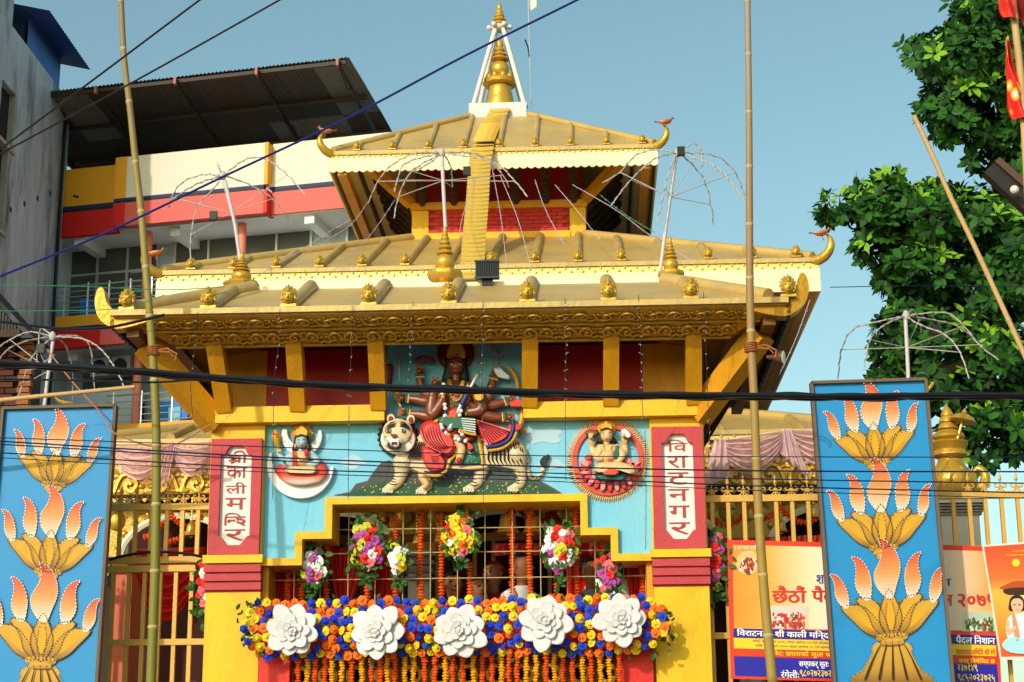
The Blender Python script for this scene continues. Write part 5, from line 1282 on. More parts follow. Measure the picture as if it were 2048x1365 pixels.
# roses and leaves
RC = {'blue': '1038c0', 'yellow': 'f2c81a', 'orange': 'f06a10', 'red': 'd81a14', 'magenta': 'a8489a', 'white': 'eee6e6', 'lime': 'c8c83c', 'pink': 'ea6a78'}
def rose_mb():
    mb = MB(); mb.ball((0, -.012, 0), .017, 7, 5)
    for ring, (n, r, tl) in enumerate(((5, .024, .9), (7, .036, .35))):
        for k in range(n):
            a = 2*pi*k/n+ring*.4; d = V((cos(a), 0, sin(a))); s_ = V((-sin(a), 0, cos(a))); y = V((0, -1, 0))
            p0, p1, p2 = d*.008, d*r*.7+y*.014*tl, d*r+y*.010*tl
            mb.add([p0-s_*.006, p1-s_*r*.5, p2-s_*r*.28+y*-.004, p2+d*.003, p2+s_*r*.28+y*-.004, p1+s_*r*.5, p0+s_*.006, p1+y*.004], [(0, 1, 7), (1, 2, 7), (2, 3, 7), (3, 4, 7), (4, 5, 7), (5, 6, 7), (6, 0, 7)])
    return mb
roses = {}
def rose(parent, col, p, s=1.0, nm='rose'):
    if (nm, col) not in roses:
        o = rose_mb().build(nm, mat('silk_rose_'+col, RC[col], .6, .2, 25), parent, pivot=(0, 0, 0), smooth='full'); roses[(nm, col)] = o
        o.location = V(p)-WL[parent.name]; WL[o.name] = V(p)
    else: o = kid(roses[(nm, col)], parent, p)
    o.rotation_euler = (rnd.uniform(-.5, .5), rnd.uniform(0, 6), rnd.uniform(-.5, .5)); o.scale = (s*rnd.uniform(.9, 1.15),)*3
    return o
M_gl = mat('silk_leaf', '2f5a1c', .6, .3, 12)
def leaves(parent, spots, r=.05, nm='foliage'):
    mb = MB()
    for p in spots:
        d = V((rnd.gauss(0, 1), rnd.gauss(-.6, .5), rnd.gauss(0, 1))).normalized(); n_, _ = circle_frame(d)
        mb.add(*leaf_geo(V(p), d, n_, r*rnd.uniform(.7, 1.3)))
    return mb.build(nm, M_gl, parent, kind='stuff')
wf = [(586, 1263, 56), (753, 1266, 58), (918, 1262, 56), (1091, 1243, 57), (1243, 1240, 55)]
fb = thing('flower_bank', 'long bank of blue, yellow and orange silk roses across the gate', 'flower bank', P(910, 1255, -.1))
sp = []
row = 0
for py in (1203, 1220, 1238, 1256, 1274, 1292, 1306):
    x0_, x1_ = [(515, 1318), (500, 1338), (492, 1343), (488, 1340), (495, 1338), (505, 1320), (518, 1285)][row]; x = x0_
    dy = 10 if row == 0 else 0
    while x < x1_:
        yy = py+rnd.uniform(-5, 5)-(x-910)*.012
        dep = -.16-.14*sin(pi*(row+.7)/7.5)
        ok = all(math.hypot(x-a, yy-b) > r*.62 for a, b, r in wf)
        if ok:
            c = ('blue', 'yellow', 'blue', 'orange', 'orange', 'blue', 'yellow')[(int((x-x0_)/19)+row*3) % 7] if rnd.random() < .6 else rnd.choice(('blue', 'yellow', 'orange'))
            rose(fb, c, P(x, yy, dep), .88)
            if rnd.random() < .5: sp.append(P(x+rnd.uniform(-10, 10), yy+rnd.uniform(-10, 10), dep+.02))
        x += rnd.uniform(15, 20.5)
    row += 1
for _ in range(420):
    x = rnd.uniform(488, 1340); y = rnd.uniform(1198, 1312); sp.append(P(x, y, -.17))
for _ in range(40): sp.append(P(rnd.choice((rnd.uniform(478, 500), rnd.uniform(1325, 1348))), rnd.uniform(1205, 1300), -.15))
leaves(fb, sp, .055)
q = quad(P(518, 1208, -.09), P(1306, 1200, -.09), P(518, 1306, -.09), P(1306, 1298, -.09))
MB().grid(lambda u, v: q(u, v)+V((0, -.04*sin(v*pi), 0)), 20, 6).build('backing_cloth', M_rcl, fb)
# big white foam flowers
M_foam = mat('white_foam', 'd8d2d6', .6, .03, 5)
def petal_mb(l, w_, cup):
    def fn(u, v):
        t = v; hw = w_*max(.03, sin(pi*min(.985, t**1.5))**.6); x = (u-.5)*2*hw
        return V((x, -cup*(t*t)*l-.35*cup*(x/w_)**2*l*t, t*l))
    return MB().grid(fn, 8, 10)
names = ['leftmost white foam flower on the flower bank, lowest petals over the red parapet', 'white foam flower second from the left on the flower bank', 'middle white foam flower on the flower bank', 'white foam flower second from the right on the flower bank', 'rightmost white foam flower on the flower bank']
pts_ = None
for i, (px, py, r_) in enumerate(wf):
    c = P(px, py, -.36)
    if i == 0:
        f0_ = thing('foam_flower', names[0], 'paper flower', c, 'large white foam flowers')
        for (n, l, w_, cup, y, ph) in ((8, .20, .068, .04, 0, .2), (7, .130, .046, .14, -.022, .65), (6, .078, .031, .26, -.036, .1), (6, .036, .012, .9, -.045, .5)):
            pm_ = None
            for k in range(n):
                a = 2*pi*k/n+ph; rot = (rnd.uniform(-.06, .06), a, rnd.uniform(-.06, .06))
                if pm_ is None:
                    pm_ = petal_mb(l, w_, cup).build('petal', M_foam, f0_, pivot=(0, 0, 0), smooth='full'); pm_.location = (0, y, 0); WL[pm_.name] = c; pm_.rotation_euler = rot
                    md = pm_.modifiers.new('thickness', 'SOLIDIFY'); md.thickness = .006
                else:
                    o = pm_.copy(); COL.objects.link(o); o.parent = f0_; o.location = (0, y-.003*(k*3 % n), 0); o.rotation_euler = rot; o.scale = (rnd.uniform(.88, 1.12), 1, rnd.uniform(.84, 1.12))
        MB().lathe([(.016, 0), (.022, .01), (.010, .03), (.002, .035)], c+V((0, -.05, 0)), 8, V((0, -1, 0))).build('centre', M_foam, f0_, smooth=True)
    else:
        dup(f0_, c, (rnd.uniform(-.08, .08), i*1.3, rnd.uniform(-.12, .12)), r_/56, names[i])
# red parapets and the fringe of short marigold strings
M_rpa = mat('red_parapet_paint', 'd8221c', .5, .1, 4, .2, 40, dirt=.2, dcol='8a1410')
for xa, xb, lb_ in ((P(518, 1340, -.03).x, P(580, 1340, -.03).x, 'short red parapet block under the left end of the flower bank'), (P(1243, 1330, -.03).x, P(1306, 1330, -.03).x, 'short red parapet block under the right end of the flower bank')):
    t = thing('gate_parapet', lb_, 'parapet', ((xa+xb)/2, .1, 1.9), 'red gate parapets'); MB().box((xa, -.05, 1.9), (xb, .3, P(550, 1310, -.03).z)).build('block', M_rpa, t)
    MB().box((xa-.015, -.07, P(550, 1312, -.03).z), (xb+.015, .32, P(550, 1302, -.03).z)).build('coping', M_rpa, t)
gp = thing('gate_leaf', 'dark gold pierced lower gate panel behind the marigold fringe', 'gate panel', (AX, .1, 1.9))
MB().box((P(582, 1340, .1).x, .10, 1.92), (P(1242, 1340, .1).x, .14, P(900, 1300, .1).z)).build('panel', mat('dark_gold_panel', '5a4012', .5, .2, 6, metal=.3), gp)
for k in range(12):
    x = P(600+k*56, 1340, .1).x
    MB().lathe([(.07, 0), (.075, .012), (.05, .014), (.045, .0)], (x, .10, P(900, 1350, .1).z), 14, V((0, -1, 0))).build('ring_boss', M_gold2, gp)
src = {}
i = 0; x = 597
while x < 1245:
    c = 'yellow' if i % 3 == 1 or (i % 7 == 5) else 'orange'; a = P(x, 1304-(x-900)*.02, -.16)
    lab = f'short {c} marigold string in the fringe under the flower bank'
    if c not in src:
        o = chain(MB(), [V((0, 0, 0)), V((.005, 0, -.22)), V((-.003, 0, -.46))], .021, .0185).build('marigold_string', M_mye if c == 'yellow' else M_org, None, pivot=(0, 0, 0)); src[c] = o; tag(o, lab, 'garland', 'short marigold strings of the fringe')
    else: o = src[c].copy(); COL.objects.link(o)
    o.location = a; o.rotation_euler = (0, rnd.uniform(-.02, .02), rnd.uniform(0, 6)); o.scale = (1, 1, rnd.uniform(.9, 1.1)); x += rnd.uniform(14, 21); i += 1
# bouquets tied to the grille
def bouquet(px, py, w_, h, n, cols, label):
    t = thing('bouquet', label, 'bouquet', P(px, py, .15), 'flower bouquets tied to the gate grille'); sp = []
    for k in range(n):
        a = k*2.4; rr_ = ((k+.5)/n)**.5; x = px+w_*rr_*cos(a); y = py+h*rr_*sin(a); p = P(x, y, .17-.10*(1-rr_*rr_)**.5)
        rose(t, (rnd.choice(cols) if k % 3 else cols[k // 3 % len(cols)]), p, 1.15, 'blossom'); sp += [P(x+rnd.uniform(-17, 17), y+rnd.uniform(-17, 17), .17-.08*rnd.random()) for _ in range(3)]
    for k in range(8): sp.append(P(px+rnd.uniform(-8, 8), py+h+rnd.uniform(-5, 28), .17))
    leaves(t, sp+sp, .07)
bouquet(735, 1093, 31, 46, 24, ('magenta', 'white', 'red', 'yellow', 'magenta', 'lime', 'red', 'pink'), 'pink and red bouquet on the left half of the grille')
bouquet(919, 1073, 30, 44, 24, ('yellow', 'orange', 'lime', 'white', 'red', 'yellow', 'pink', 'lime'), 'yellow and orange bouquet in the middle of the grille')
bouquet(1119, 1097, 28, 44, 23, ('lime', 'red', 'white', 'magenta', 'white', 'red', 'pink'), 'red, white and lime bouquet on the right half of the grille')
bouquet(627, 1135, 20, 34, 13, ('white', 'pink', 'magenta', 'lime', 'white'), 'pale bouquet at the left step of the gate')
bouquet(797, 1118, 16, 26, 8, ('lime', 'yellow', 'white', 'magenta', 'pink'), 'shaded lime and mauve bouquet between the left and middle bouquets')
bouquet(1215, 1150, 18, 42, 13, ('red', 'magenta', 'pink', 'white'), 'dark red bouquet at the right step of the gate')
bouquet(1430, 1120, 14, 60, 14, ('red', 'pink', 'magenta', 'red', 'lime'), 'narrow red bouquet beside the right pillar behind the fence')
bouquet(410, 1170, 12, 50, 12, ('red', 'white', 'pink'), 'narrow red and white bouquet beside the left pillar')

# ---- fences
def scroll_piece():
    mb = MB(); k = .0075
    for sx in (-1, 1):
        pts = [(sx*(.030+.024*(1-t*.75)*cos(t*5.6+pi)), 0, .052+.024*(1-t*.75)*sin(t*5.6+pi)) for t in [i/12 for i in range(13)]]
        mb.tube(pts, k*.8, 5); mb.tube([(sx*.006, 0, .052), (sx*.012, 0, .02), (sx*.03, 0, .0)], k*.8, 5)
    mb.tube([(0, 0, 0), (0, 0, .075)], k*.8, 5); mb.lathe([(.003, .075), (.015, .095), (.011, .115), (.001, .155)], (0, 0, 0), 6)
    return mb
ZT, ZM0, ZM1, ZB = P(320, 1015, .25).z, P(320, 1138, .25).z, P(320, 1121, .25).z, P(320, 1285, .25).z
def fence(xa, xb, label, skip=()):
    t = thing('gold_fence', label, 'fence', ((xa+xb)/2, .25, 2.4), 'gold painted fences beside the gateway')
    for z, nm, w_ in ((ZT, 'top_rail', .05), (ZM1, 'middle_rail', .05), (ZM0, 'middle_rail', .05), (ZB, 'bottom_rail', .045)): MB().box((xa, .225, z-w_/2), (xb, .275, z+w_/2)).build(nm, M_fence, t)
    b1 = MB().box((-.015, -.015, 0), (.015, .015, ZT-ZM1-.05)).build('bar', M_fence, t, pivot=(0, 0, 0)); b2 = MB().box((-.015, -.015, 0), (.015, .015, ZM0-2.0-.03)).build('bar', M_fence, t, pivot=(0, 0, 0))
    s_ = scroll_piece().build('scroll', M_fence, t, pivot=(0, 0, 0))
    n = int((xb-xa)/.121); used = False
    for k in range(n+1):
        x = xa+.05+k*.121
        if x > xb-.02: break
        ps = ((b1, V((x, .25, ZM1+.025))), (b2, V((x-.03, .25, 2.0))), (s_, V((x, .25, ZT+.025))))
        for o, p in ps:
            if not used: o.location = p-WL[t.name]; WL[o.name] = p
            else: kid(o, t, p)
        used = True
fence(-4.75, x0l-.01, 'gold painted fence between the left lotus board and the left pillar'); fence(x1r+.01, 4.4, 'gold painted fence right of the gateway, behind the banners')
MB_ = MB().tube(sag(P(218, 1120, .1), P(408, 1115, .1), -.05, 10), .012, 6).build('black_hose', M_black); tag(MB_, 'black hose bowed across the middle rails of the left fence', 'hose')
o = thing('salmon_pier', 'salmon painted inner pier seen through the left fence', 'pier', P(245, 1250, 1.4)); MB().box((P(222, 1200, 1.4).x, 1.4, 1.9), (P(262, 1200, 1.4).x, 1.8, P(240, 1145, 1.4).z)).build('shaft', mat('salmon_paint', 'd06a50', .6), o); MB().box((P(216, 1200, 1.4).x, 1.36, P(240, 1145, 1.4).z), (P(268, 1200, 1.4).x, 1.84, P(240, 1135, 1.4).z)).build('cap', M_cream, o)

# ---- visitors inside
def person(px, py, Y, face, shirt, legs, hair, label, turban=None, h=1.66):
    """standing figure whose head centre is at photo pixel px, py; face = yaw (0 looks to the camera)"""
    c = P(px, py, Y); z0 = 1.9; hd = c.z; H = hd-z0; base = V((c.x, Y, z0)); t = thing('person', label, 'person', base, 'visitors inside the gate')
    R = Matrix.Rotation(face, 3, 'Z'); k = H/1.56
    def W(x, y, z): return base+R @ V((x*k, y*k, z*k))
    def skin(nm, chains, m, parent=t):
        verts, edges, rad = [], [], []
        idx = {}
        for ch in chains:
            last = None
            for (x, y, z, r) in ch:
                key = (round(x, 3), round(y, 3), round(z, 3))
                if key not in idx: idx[key] = len(verts); verts.append(W(x, y, z)-base); rad.append(r*k)
                if last is not None: edges.append((last, idx[key]))
                last = idx[key]
        me = bpy.data.meshes.new(nm); me.from_pydata([tuple(v) for v in verts], edges, []); me.materials.append(m)
        o = bpy.data.objects.new(nm, me); COL.objects.link(o); o.parent = parent; WL[o.name] = base
        sm_ = o.modifiers.new('skin', 'SKIN'); sm_.use_smooth_shade = True
        for sv_, r in zip(me.skin_vertices[0].data, rad): sv_.radius = (r, r)
        me.skin_vertices[0].data[0].use_root = True
        o.modifiers.new('smooth', 'SUBSURF').levels = 1; o.modifiers[-1].render_levels = 2
        return o
    arms = [[(0, 0, 1.28, .11), (s_*.15, 0, 1.31, .065), (s_*.20, -.01, 1.22, .055), (s_*.23, -.04, 1.02, .042), (s_*.20, -.20, .90 if s_ < 0 else .98, .033), (s_*.17, -.28, .93 if s_ < 0 else 1.03, .026)] for s_ in (-1, 1)]
    skinm = mat('brown_skin', '8a5638', .55, .1, 8)
    body = skin('body', [[(0, 0, .95, .13), (0, 0, 1.12, .12), (0, 0, 1.28, .11), (0, 0, 1.36, .050), (0, -.004, 1.41, .046), (0, -.014, 1.455, .058), (0, -.022, 1.51, .088), (0, -.018, 1.58, .098), (0, -.010, 1.65, .075)]]+arms+[[(0, 0, .95, .14), (s_*.09, 0, .86, .09), (s_*.10, -.01, .48, .06), (s_*.10, .02, .08, .04), (s_*.11, -.12, .03, .035)] for s_ in (-1, 1)], skinm)
    for s_ in (-1, 1):
        mb = MB(); p = V((s_*.165, -.30, .94 if s_ < 0 else 1.04))
        for q in range(4): a = p+V((-.02+q*.013, -.01, .01)); mb.tube([W(*a), W(*(a+V((0, -.035, -.005)))), W(*(a+V((0, -.05, -.03))))], [.008*k, .007*k, .005*k], 6)
        a = p+V((-s_*.03, .01, .01)); mb.tube([W(*a), W(*(a+V((-s_*.015, -.03, 0))))], [.009*k, .006*k], 6); mb.build('fingers', skinm, t, smooth=True)
    pr_ = [(.165, .125, .84), (.155, .115, 1.0), (.165, .12, 1.15), (.185, .115, 1.27), (.165, .09, 1.335), (.10, .068, 1.375), (.062, .058, 1.40), (.056, .052, 1.39)]
    mb = MB().grid(lambda u, v: (lambda q, f: W(*[(pr_[q][i]*(1-f)+pr_[q+1][i]*f)*(sin(2*pi*u) if i == 0 else -cos(2*pi*u)) if i < 2 else pr_[q][2]*(1-f)+pr_[q+1][2]*f for i in range(3)]))(min(6, int(v*7)), v*7-min(6, int(v*7))), 20, 14)
    for s_ in (-1, 1): mb.tube([W(s_*.13, 0, 1.315), W(s_*.175, 0, 1.29), W(s_*.215, -.01, 1.2), W(s_*.235, -.035, 1.06)], [.06*k, .072*k, .066*k, .06*k], 10)
    mb.build('shirt', shirt, t, smooth='full')
    skin('trousers', [[(0, 0, .96, .15), (s_*.09, 0, .86, .102), (s_*.10, -.01, .48, .075), (s_*.10, .02, .10, .062)] for s_ in (-1, 1)], legs)
    if hair:
        mb = MB(); n = 12
        for i in range(n+1): pass
        mb.grid(lambda u, v: W(.088*sin(v*1.75)*sin(2*pi*u)*1.0, .0+.018-.098*sin(v*1.75)*cos(2*pi*u)*(.92 if cos(2*pi*u) > 0 and v > .6 else 1.0)*(.8 if cos(2*pi*u) > .3 and v > .75 else 1), 1.585+.10*cos(v*1.75)+(.03 if v > .7 and cos(2*pi*u) > .3 else 0)), 16, 8)
        mb.build('hair', hair, t, smooth='full')
    if turban:
        MB().lathe([(.10*k, 0), (.115*k, .03*k), (.105*k, .09*k), (.06*k, .13*k), (.01, .14*k)], W(0, 0, 1.61), 14).build('cap', turban, t, smooth=True)
    e = MB()
    for s_ in (-1, 1): e.ball(W(s_*.032, -.098, 1.575), .011*k, 6, 4)
    e.build('eyes', R_blk, t); MB().tube([W(0, -.10, 1.575), W(0, -.122, 1.535)], [.008*k, .014*k], 6).build('nose', skinm, t, smooth=True)
    MB().tube([W(-.025, -.092, 1.505), W(0, -.102, 1.503), W(.025, -.092, 1.505)], [.005*k, .008*k, .005*k], 6).build('lips', mat('lip', '6a3028', .5), t)
    for s_ in (-1, 1): MB().ball(W(s_*.086, -.01, 1.56), .022*k, 6, 5, (.5, .8, 1.3)).build('ear', skinm, t)
M_hair = mat('black_hair', '0d0b0a', .5, .2, 20)
person(1042, 1134, .64, 1.0, mat('white_shirt', 'dcdcdc', .8), mat('dark_trousers', '22242c', .8), M_hair, 'person in a white shirt and black waistcoat turned right, behind the centre right garlands')
person(988, 1150, .80, -.6, mat('crimson_shawl', '8c1414', .8), mat('crimson_cloth', '6a1010', .8), mat('crimson_veil', '7a1212', .8), 'person wrapped in a crimson shawl left of the one in white')
person(1180, 1142, .70, .9, mat('grey_shirt', '8a90a0', .8), mat('dark_trousers', ''), M_hair, 'person in a grey shirt standing by the right step of the gate', None)
person(906, 1170, .78, .2, mat('mauve_kurta', 'a07078', .8), mat('dark_trousers', ''), M_hair, 'person in a mauve kurta behind the middle bouquet')
person(1228, 1112, .88, -.2, mat('white_shirt', ''), mat('dark_trousers', ''), None, 'person with a mauve cap at the right step, partly behind the dark red bouquet', mat('mauve_cap', '8a86c0', .8))
person(956, 1178, .64, .5, mat('yellow_scarf', 'e8c020', .8), mat('grey_trousers', '888890', .8), M_hair, 'person with a yellow scarf between the middle bouquet and the crimson shawl')
# ================================================================== LOTUS BOARDS
YB = -.35
M_board = mat('board_blue', '1484c4', .5, .08, 3, .05, 30, dirt=.12, dcol='3a7fae', dscale=2)
M_bfr = mat('board_frame_wood', '6a5648', .7, .15, 8)
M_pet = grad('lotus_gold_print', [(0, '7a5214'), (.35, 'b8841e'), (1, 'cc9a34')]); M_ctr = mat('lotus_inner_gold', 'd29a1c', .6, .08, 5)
M_dk = mat('dark_stitch', '2a2418', .7)
M_pd = mat('petal_dark_line', '6a4c14', .6)  # dark brown print under the petals and round their outlines
M_fl = grad('flame_print', [(0, 'd8ccc4'), (.16, 'dcbca0'), (.42, 'dc9250'), (.75, 'd06634'), (1, 'c4442c')])
M_sq = mat('white_sequin', 'f0ece8', .4)
def board(name, tl, tr, bl, br, label, lotuses, ped):
    TL, TR, BL, BR = [P(*p, YB) for p in (tl, tr, bl, br)]
    def ext(a, b, z): return a+(b-a)*((z-a.z)/(b.z-a.z))
    BL, BR = ext(TL, BL, .14), ext(TR, BR, .14)
    t = thing(name, label, 'painted board', ((BL+BR)/2+V((0, .05, 0))), 'blue boards painted with stacked lotus lamps')
    MB().prism([TL, TR, BR, BL], (0, .04, 0)).build('panel', M_board, t)
    w_ = .022
    for a, b in ((TL, TR), (BL, BR), (TL, BL), (TR, BR)): MB().bar(a+V((0, .0, 0)), b+V((0, .0, 0)), w_, .07, (0, 1, 0) if abs(a.x-b.x) > .3 else (0, 1, 0)).build('frame', M_bfr, t)
    for s_ in (0, 1): a = (TL, TR)[s_]; b = (BL, BR)[s_]; MB().bar(a.lerp(b, .1)+V((.1-.2*s_, .07, 0)), b+V((.1-.2*s_, .07, 0)), .05).build('post', M_bfr, t)
    lay = [0]
    def fl_(nm, pts, m, parent, k=3, dz=None):
        lay[0] += 1; y = YB-.003-.0002*(lay[0] if dz is None else dz)
        return MB().prism([P(x, yy, y) for x, yy in catmull(pts, k)], (0, .0004, 0)).build(nm, m, parent)
    def fl2(nm, pts, m, parent):
        n_ = len(pts); cx_ = sum(p[0] for p in pts)/n_; cy_ = sum(p[1] for p in pts)/n_
        fl_('petal_outline', [(cx_+(x-cx_)*1.07, cy_+(y-cy_)*1.06) for x, y in pts], M_pd, parent); return fl_(nm, pts, m, parent)
    def dots(nm, pts, gap, r, m, parent, y=YB-.022):
        mb = MB(); acc = 0; pts = catmull(pts, 6); pts.append(pts[0])
        for a, b in zip(pts, pts[1:]):
            l = math.hypot(b[0]-a[0], b[1]-a[1]); acc += l
            if acc >= gap:
                acc = 0; x, yy = b; mb.face([P(x+r*cos(q), yy+r*sin(q), y) for q in [2*pi*i/6 for i in range(6)]])
        return mb.build(nm, m, parent, kind='stuff')
    for li, (nx, ny, w2, tilt) in enumerate(lotuses):
        def U(u, v): return (nx+w2*(u*cos(tilt)-v*sin(tilt)), ny-w2*(v*cos(tilt)+u*sin(tilt)))
        lo = fl_('lotus', [U(*p) for p in [(-.20, .02), (-.22, .10), (-.55, .28), (-.82, .6), (-1.0, .86), (-.7, .93), (0, .9), (.7, .93), (1.0, .86), (.82, .6), (.55, .28), (.22, .10), (.20, .02)]], M_pd, t)
        for s_ in (-1, 1):
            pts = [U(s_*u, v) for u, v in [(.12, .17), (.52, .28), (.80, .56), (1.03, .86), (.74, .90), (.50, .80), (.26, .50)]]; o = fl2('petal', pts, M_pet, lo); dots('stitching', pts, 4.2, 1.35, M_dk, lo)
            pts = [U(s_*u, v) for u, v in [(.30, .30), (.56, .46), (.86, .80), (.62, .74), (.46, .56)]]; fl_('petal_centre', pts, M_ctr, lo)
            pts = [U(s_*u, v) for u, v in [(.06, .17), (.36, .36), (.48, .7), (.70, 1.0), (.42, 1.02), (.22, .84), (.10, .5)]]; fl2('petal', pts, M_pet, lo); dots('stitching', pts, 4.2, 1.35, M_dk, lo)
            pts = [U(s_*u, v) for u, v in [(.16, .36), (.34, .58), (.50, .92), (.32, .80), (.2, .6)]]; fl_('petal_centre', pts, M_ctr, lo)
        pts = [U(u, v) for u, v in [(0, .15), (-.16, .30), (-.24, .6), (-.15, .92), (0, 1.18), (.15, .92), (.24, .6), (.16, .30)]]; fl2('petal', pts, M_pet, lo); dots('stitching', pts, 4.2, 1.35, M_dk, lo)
        pts = [U(u, v) for u, v in [(0, .30), (-.09, .5), (-.08, .8), (0, 1.0), (.08, .8), (.09, .5)]]; fl_('petal_centre', pts, M_ctr, lo); dots('stitching', pts, 4.2, 1.1, M_dk, lo)
        for v0, v1, hw in ((.10, .22, .30), (.0, .10, .22)): fl_('neck_ring', [U(-hw, v0), U(-hw, v1), U(0, v1+.03), U(hw, v1), U(hw, v0), U(0, v0-.02)], M_pet, lo); 
        if li < 2: fl_('stem', [U(-.15, .02), U(-.12, -.12), U(.12, -.12), U(.15, .02)], M_pet, lo)
        fs = [(0, 1.02, .04, 2.25, .33, 1), (-.46, 1.0, -.60, 1.93, .27, 1), (.46, 1.0, .60, 1.93, .27, -1), (-.92, .86, -1.12, 1.60, .25, 1), (.92, .86, 1.10, 1.58, .25, -1)]
        for bx, bv, tx, tv, hw, sg in fs:
            dx, dv = tx-bx, tv-bv; l = math.hypot(dx, dv); ex, ev = dx/l, dv/l
            def F(a, b): a *= sg*.58; return U(bx+ex*b*l+ev*a*l, bv+ev*b*l-ex*a*l)
            sh = [(-.10, 0), (-.30*hw/.27, .2), (-.34*hw/.27, .42), (-.22, .66), (-.18, .86), (-.26, 1.02), (.02, .95), (.22*hw/.27, .76), (.30*hw/.27, .5), (.24, .22), (.10, 0)]
            pts = [F(a, b) for a, b in sh]; f_ = fl_('flame', pts, M_fl, lo); dots('sequin_edge', pts, 4.0, 1.2, M_sq, lo)
            mb = MB()
            for q in range(-2, 3):
                for z in range(2, 13):
                    a, b = q*.095+(-.05+.03*sin(z*.5)), z*.07
                    if abs(a) < .24-abs(b-.45)*.26: x, yy = F(a*1.0, b); mb.face([P(x+.9*cos(k), yy+.9*sin(k), YB-.0225) for k in (0, 2.1, 4.2)])
            mb.build('speckles', mat('flame_speckle', '8a4a2c', .7), lo, kind='stuff')
    nx, ny, w2 = ped
    def U(u, v): return (nx+w2*u, ny-w2*v)
    pts = [U(-.35, .02), U(-.42, -.2), U(-.62, -.55), U(-.85, -.8), U(.85, -.8), U(.62, -.55), U(.42, -.2), U(.35, .02)]
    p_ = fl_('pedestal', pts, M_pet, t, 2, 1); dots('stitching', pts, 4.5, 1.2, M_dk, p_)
    for k in range(5): a = -.25+k*.125; pts = [U(a, -.02), U(a*1.6, -.3), U(a*2.3, -.72), U(a*2.3+.05, -.72), U(a*1.6+.03, -.3), U(a+.02, -.02)]; fl_('flute', pts, M_dk, p_, 2)
    for v0, v1, hw in ((-.80, -.92, .86), (-.93, -1.10, .98), (-1.11, -1.4, 1.05)): fl_('base_ring', [U(-hw, v0), U(hw, v0), U(hw, v1), U(-hw, v1)], M_pet, p_, 1)
    return t
board('lotus_board', (8, 818), (232, 812), (-38, 1365), (195, 1365), 'tall blue board with three orange flamed lotuses, at the left edge', [(106, 981, 72, -.09), (95, 1157, 82, -.075), (80, 1337, 93, -.06)], (80, 1337, 94))
board('lotus_board', (1622, 767), (1850, 760), (1668, 1365), (1905, 1365), 'tall blue board with three orange flamed lotuses, right of the gateway beside the tree', [(1755, 937, 78, .10), (1768, 1110, 86, .07), (1785, 1290, 94, .07)], (1784, 1288, 96))

hang('red_cloth', (-40, 845), (7, 842), (-60, 1365), (-6, 1365), 3, .02, M_rcl, 'strip of red cloth at the left edge beside the left lotus board', -.2)
# ================================================================== BANNERS
YP = .10
M_vin = grad('banner_gradient', [(0, 'e88a1c'), (.14, 'eda23a'), (.30, 'f2d8b0'), (.42, 'eee8e6'), (.72, 'eee6e0'), (1, 'e8a040')], 0)
flatm = lambda n, c: mat('print_'+n, c, .45, .03, 3)
bn = thing('festival_banner', 'wide orange and blue festival banner with red headline, half hidden behind the right lotus board', 'banner', P(1560, 1357, YP))
def BQ(u, v):                                                # u, v = photo pixels on the banner plane
    return P(u, v, YP)
def sheet(nm, pts, m, k, root=None, Y=YP): return MB().prism([P(x, y, Y-.002*k) for x, y in pts], (0, .0015, 0)).build(nm, m, root or bn)
sheet('border', [(1454, 1080), (1990, 1093), (2003, 1372), (1462, 1358)], flatm('red', 'd8391c'), 0)
sheet('field', [(1465, 1090), (1984, 1103), (1992, 1262), (1468, 1258)], M_vin, 1)
sheet('title_band', [(1467, 1257), (1992, 1272), (1992, 1290), (1467, 1275)], flatm('navy', '1a1a8a'), 2)
sheet('yellow_band', [(1467, 1276), (1992, 1291), (1993, 1313), (1468, 1297)], flatm('yellow', 'eec228'), 2)
sheet('red_band', [(1468, 1298), (1993, 1314), (1994, 1329), (1468, 1312)], flatm('red2', 'd03a1c'), 2)
sheet('blue_band', [(1468, 1313), (1994, 1330), (1997, 1366), (1470, 1352)], flatm('blue', '1c16a0'), 2)
def txt(body, x0, y0, x1, y1, m, nm='headline', bold=.01, skew=0, root=None, Y=YP, k=4):
    """flat print fitted to the photo box; y0 top, y1 bottom"""
    mb = MB(); e = min(1.1, bold*(y1-y0)*1.4)
    for q, (dx, dy) in enumerate(((0, 0), (e, 0), (-e, 0), (0, e*.5)) if y1-y0 > 9 else ((0, 0),)):
        lettering(mb, body, lambda u, v: P(x0+(x1-x0)*u+dx, y1+(y0-y1)*v+skew*(x1-x0)*u+dy, Y-.002*k-.0003*q), 0)
    return mb.build(nm, m, root or bn)
W_, R_, Y_, B_ = flatm('white', 'f0eef0'), flatm('headline_red', 'd42a24'), flatm('text_yellow', 'f0d030'), flatm('text_blue', '2a2a9a')
txt('छैठौं', 1545, 1172, 1612, 1205, R_, bold=.035); txt('पैद', 1624, 1172, 1668, 1206, R_, bold=.035)
txt('ल', 1888, 1190, 1905, 1212, R_, bold=.03); txt('२०७५', 1916, 1188, 1992, 1216, R_, bold=.035)
txt('श', 1633, 1150, 1648, 1168, B_, 'word', .015); txt('ी', 1648, 1144, 1662, 1168, B_, 'word', .015); txt('ा', 1893, 1158, 1903, 1172, B_, 'word', .015)
txt('िवराटनगर शी काली मिन्दरबाट', 1474, 1257, 1692, 1276, W_, 'title', .02, .028); txt('पैदल िनशान', 1912, 1270, 1990, 1288, W_, 'title', .02, .02)
for y, x0, x1 in ((1281, 1505, 1660), (1290, 1510, 1665)): txt('मितिः कार्यकम २०७५ साल असोज ०१ गते सोमबार', x0, y-2, x1, y+5, flatm('small_text', '5a4a78'), 'small_print', .01, .028)
txt('यातायात सिमित शी रंगे', 1912, 1296, 1990, 1309, R_, 'word', .01, .02)
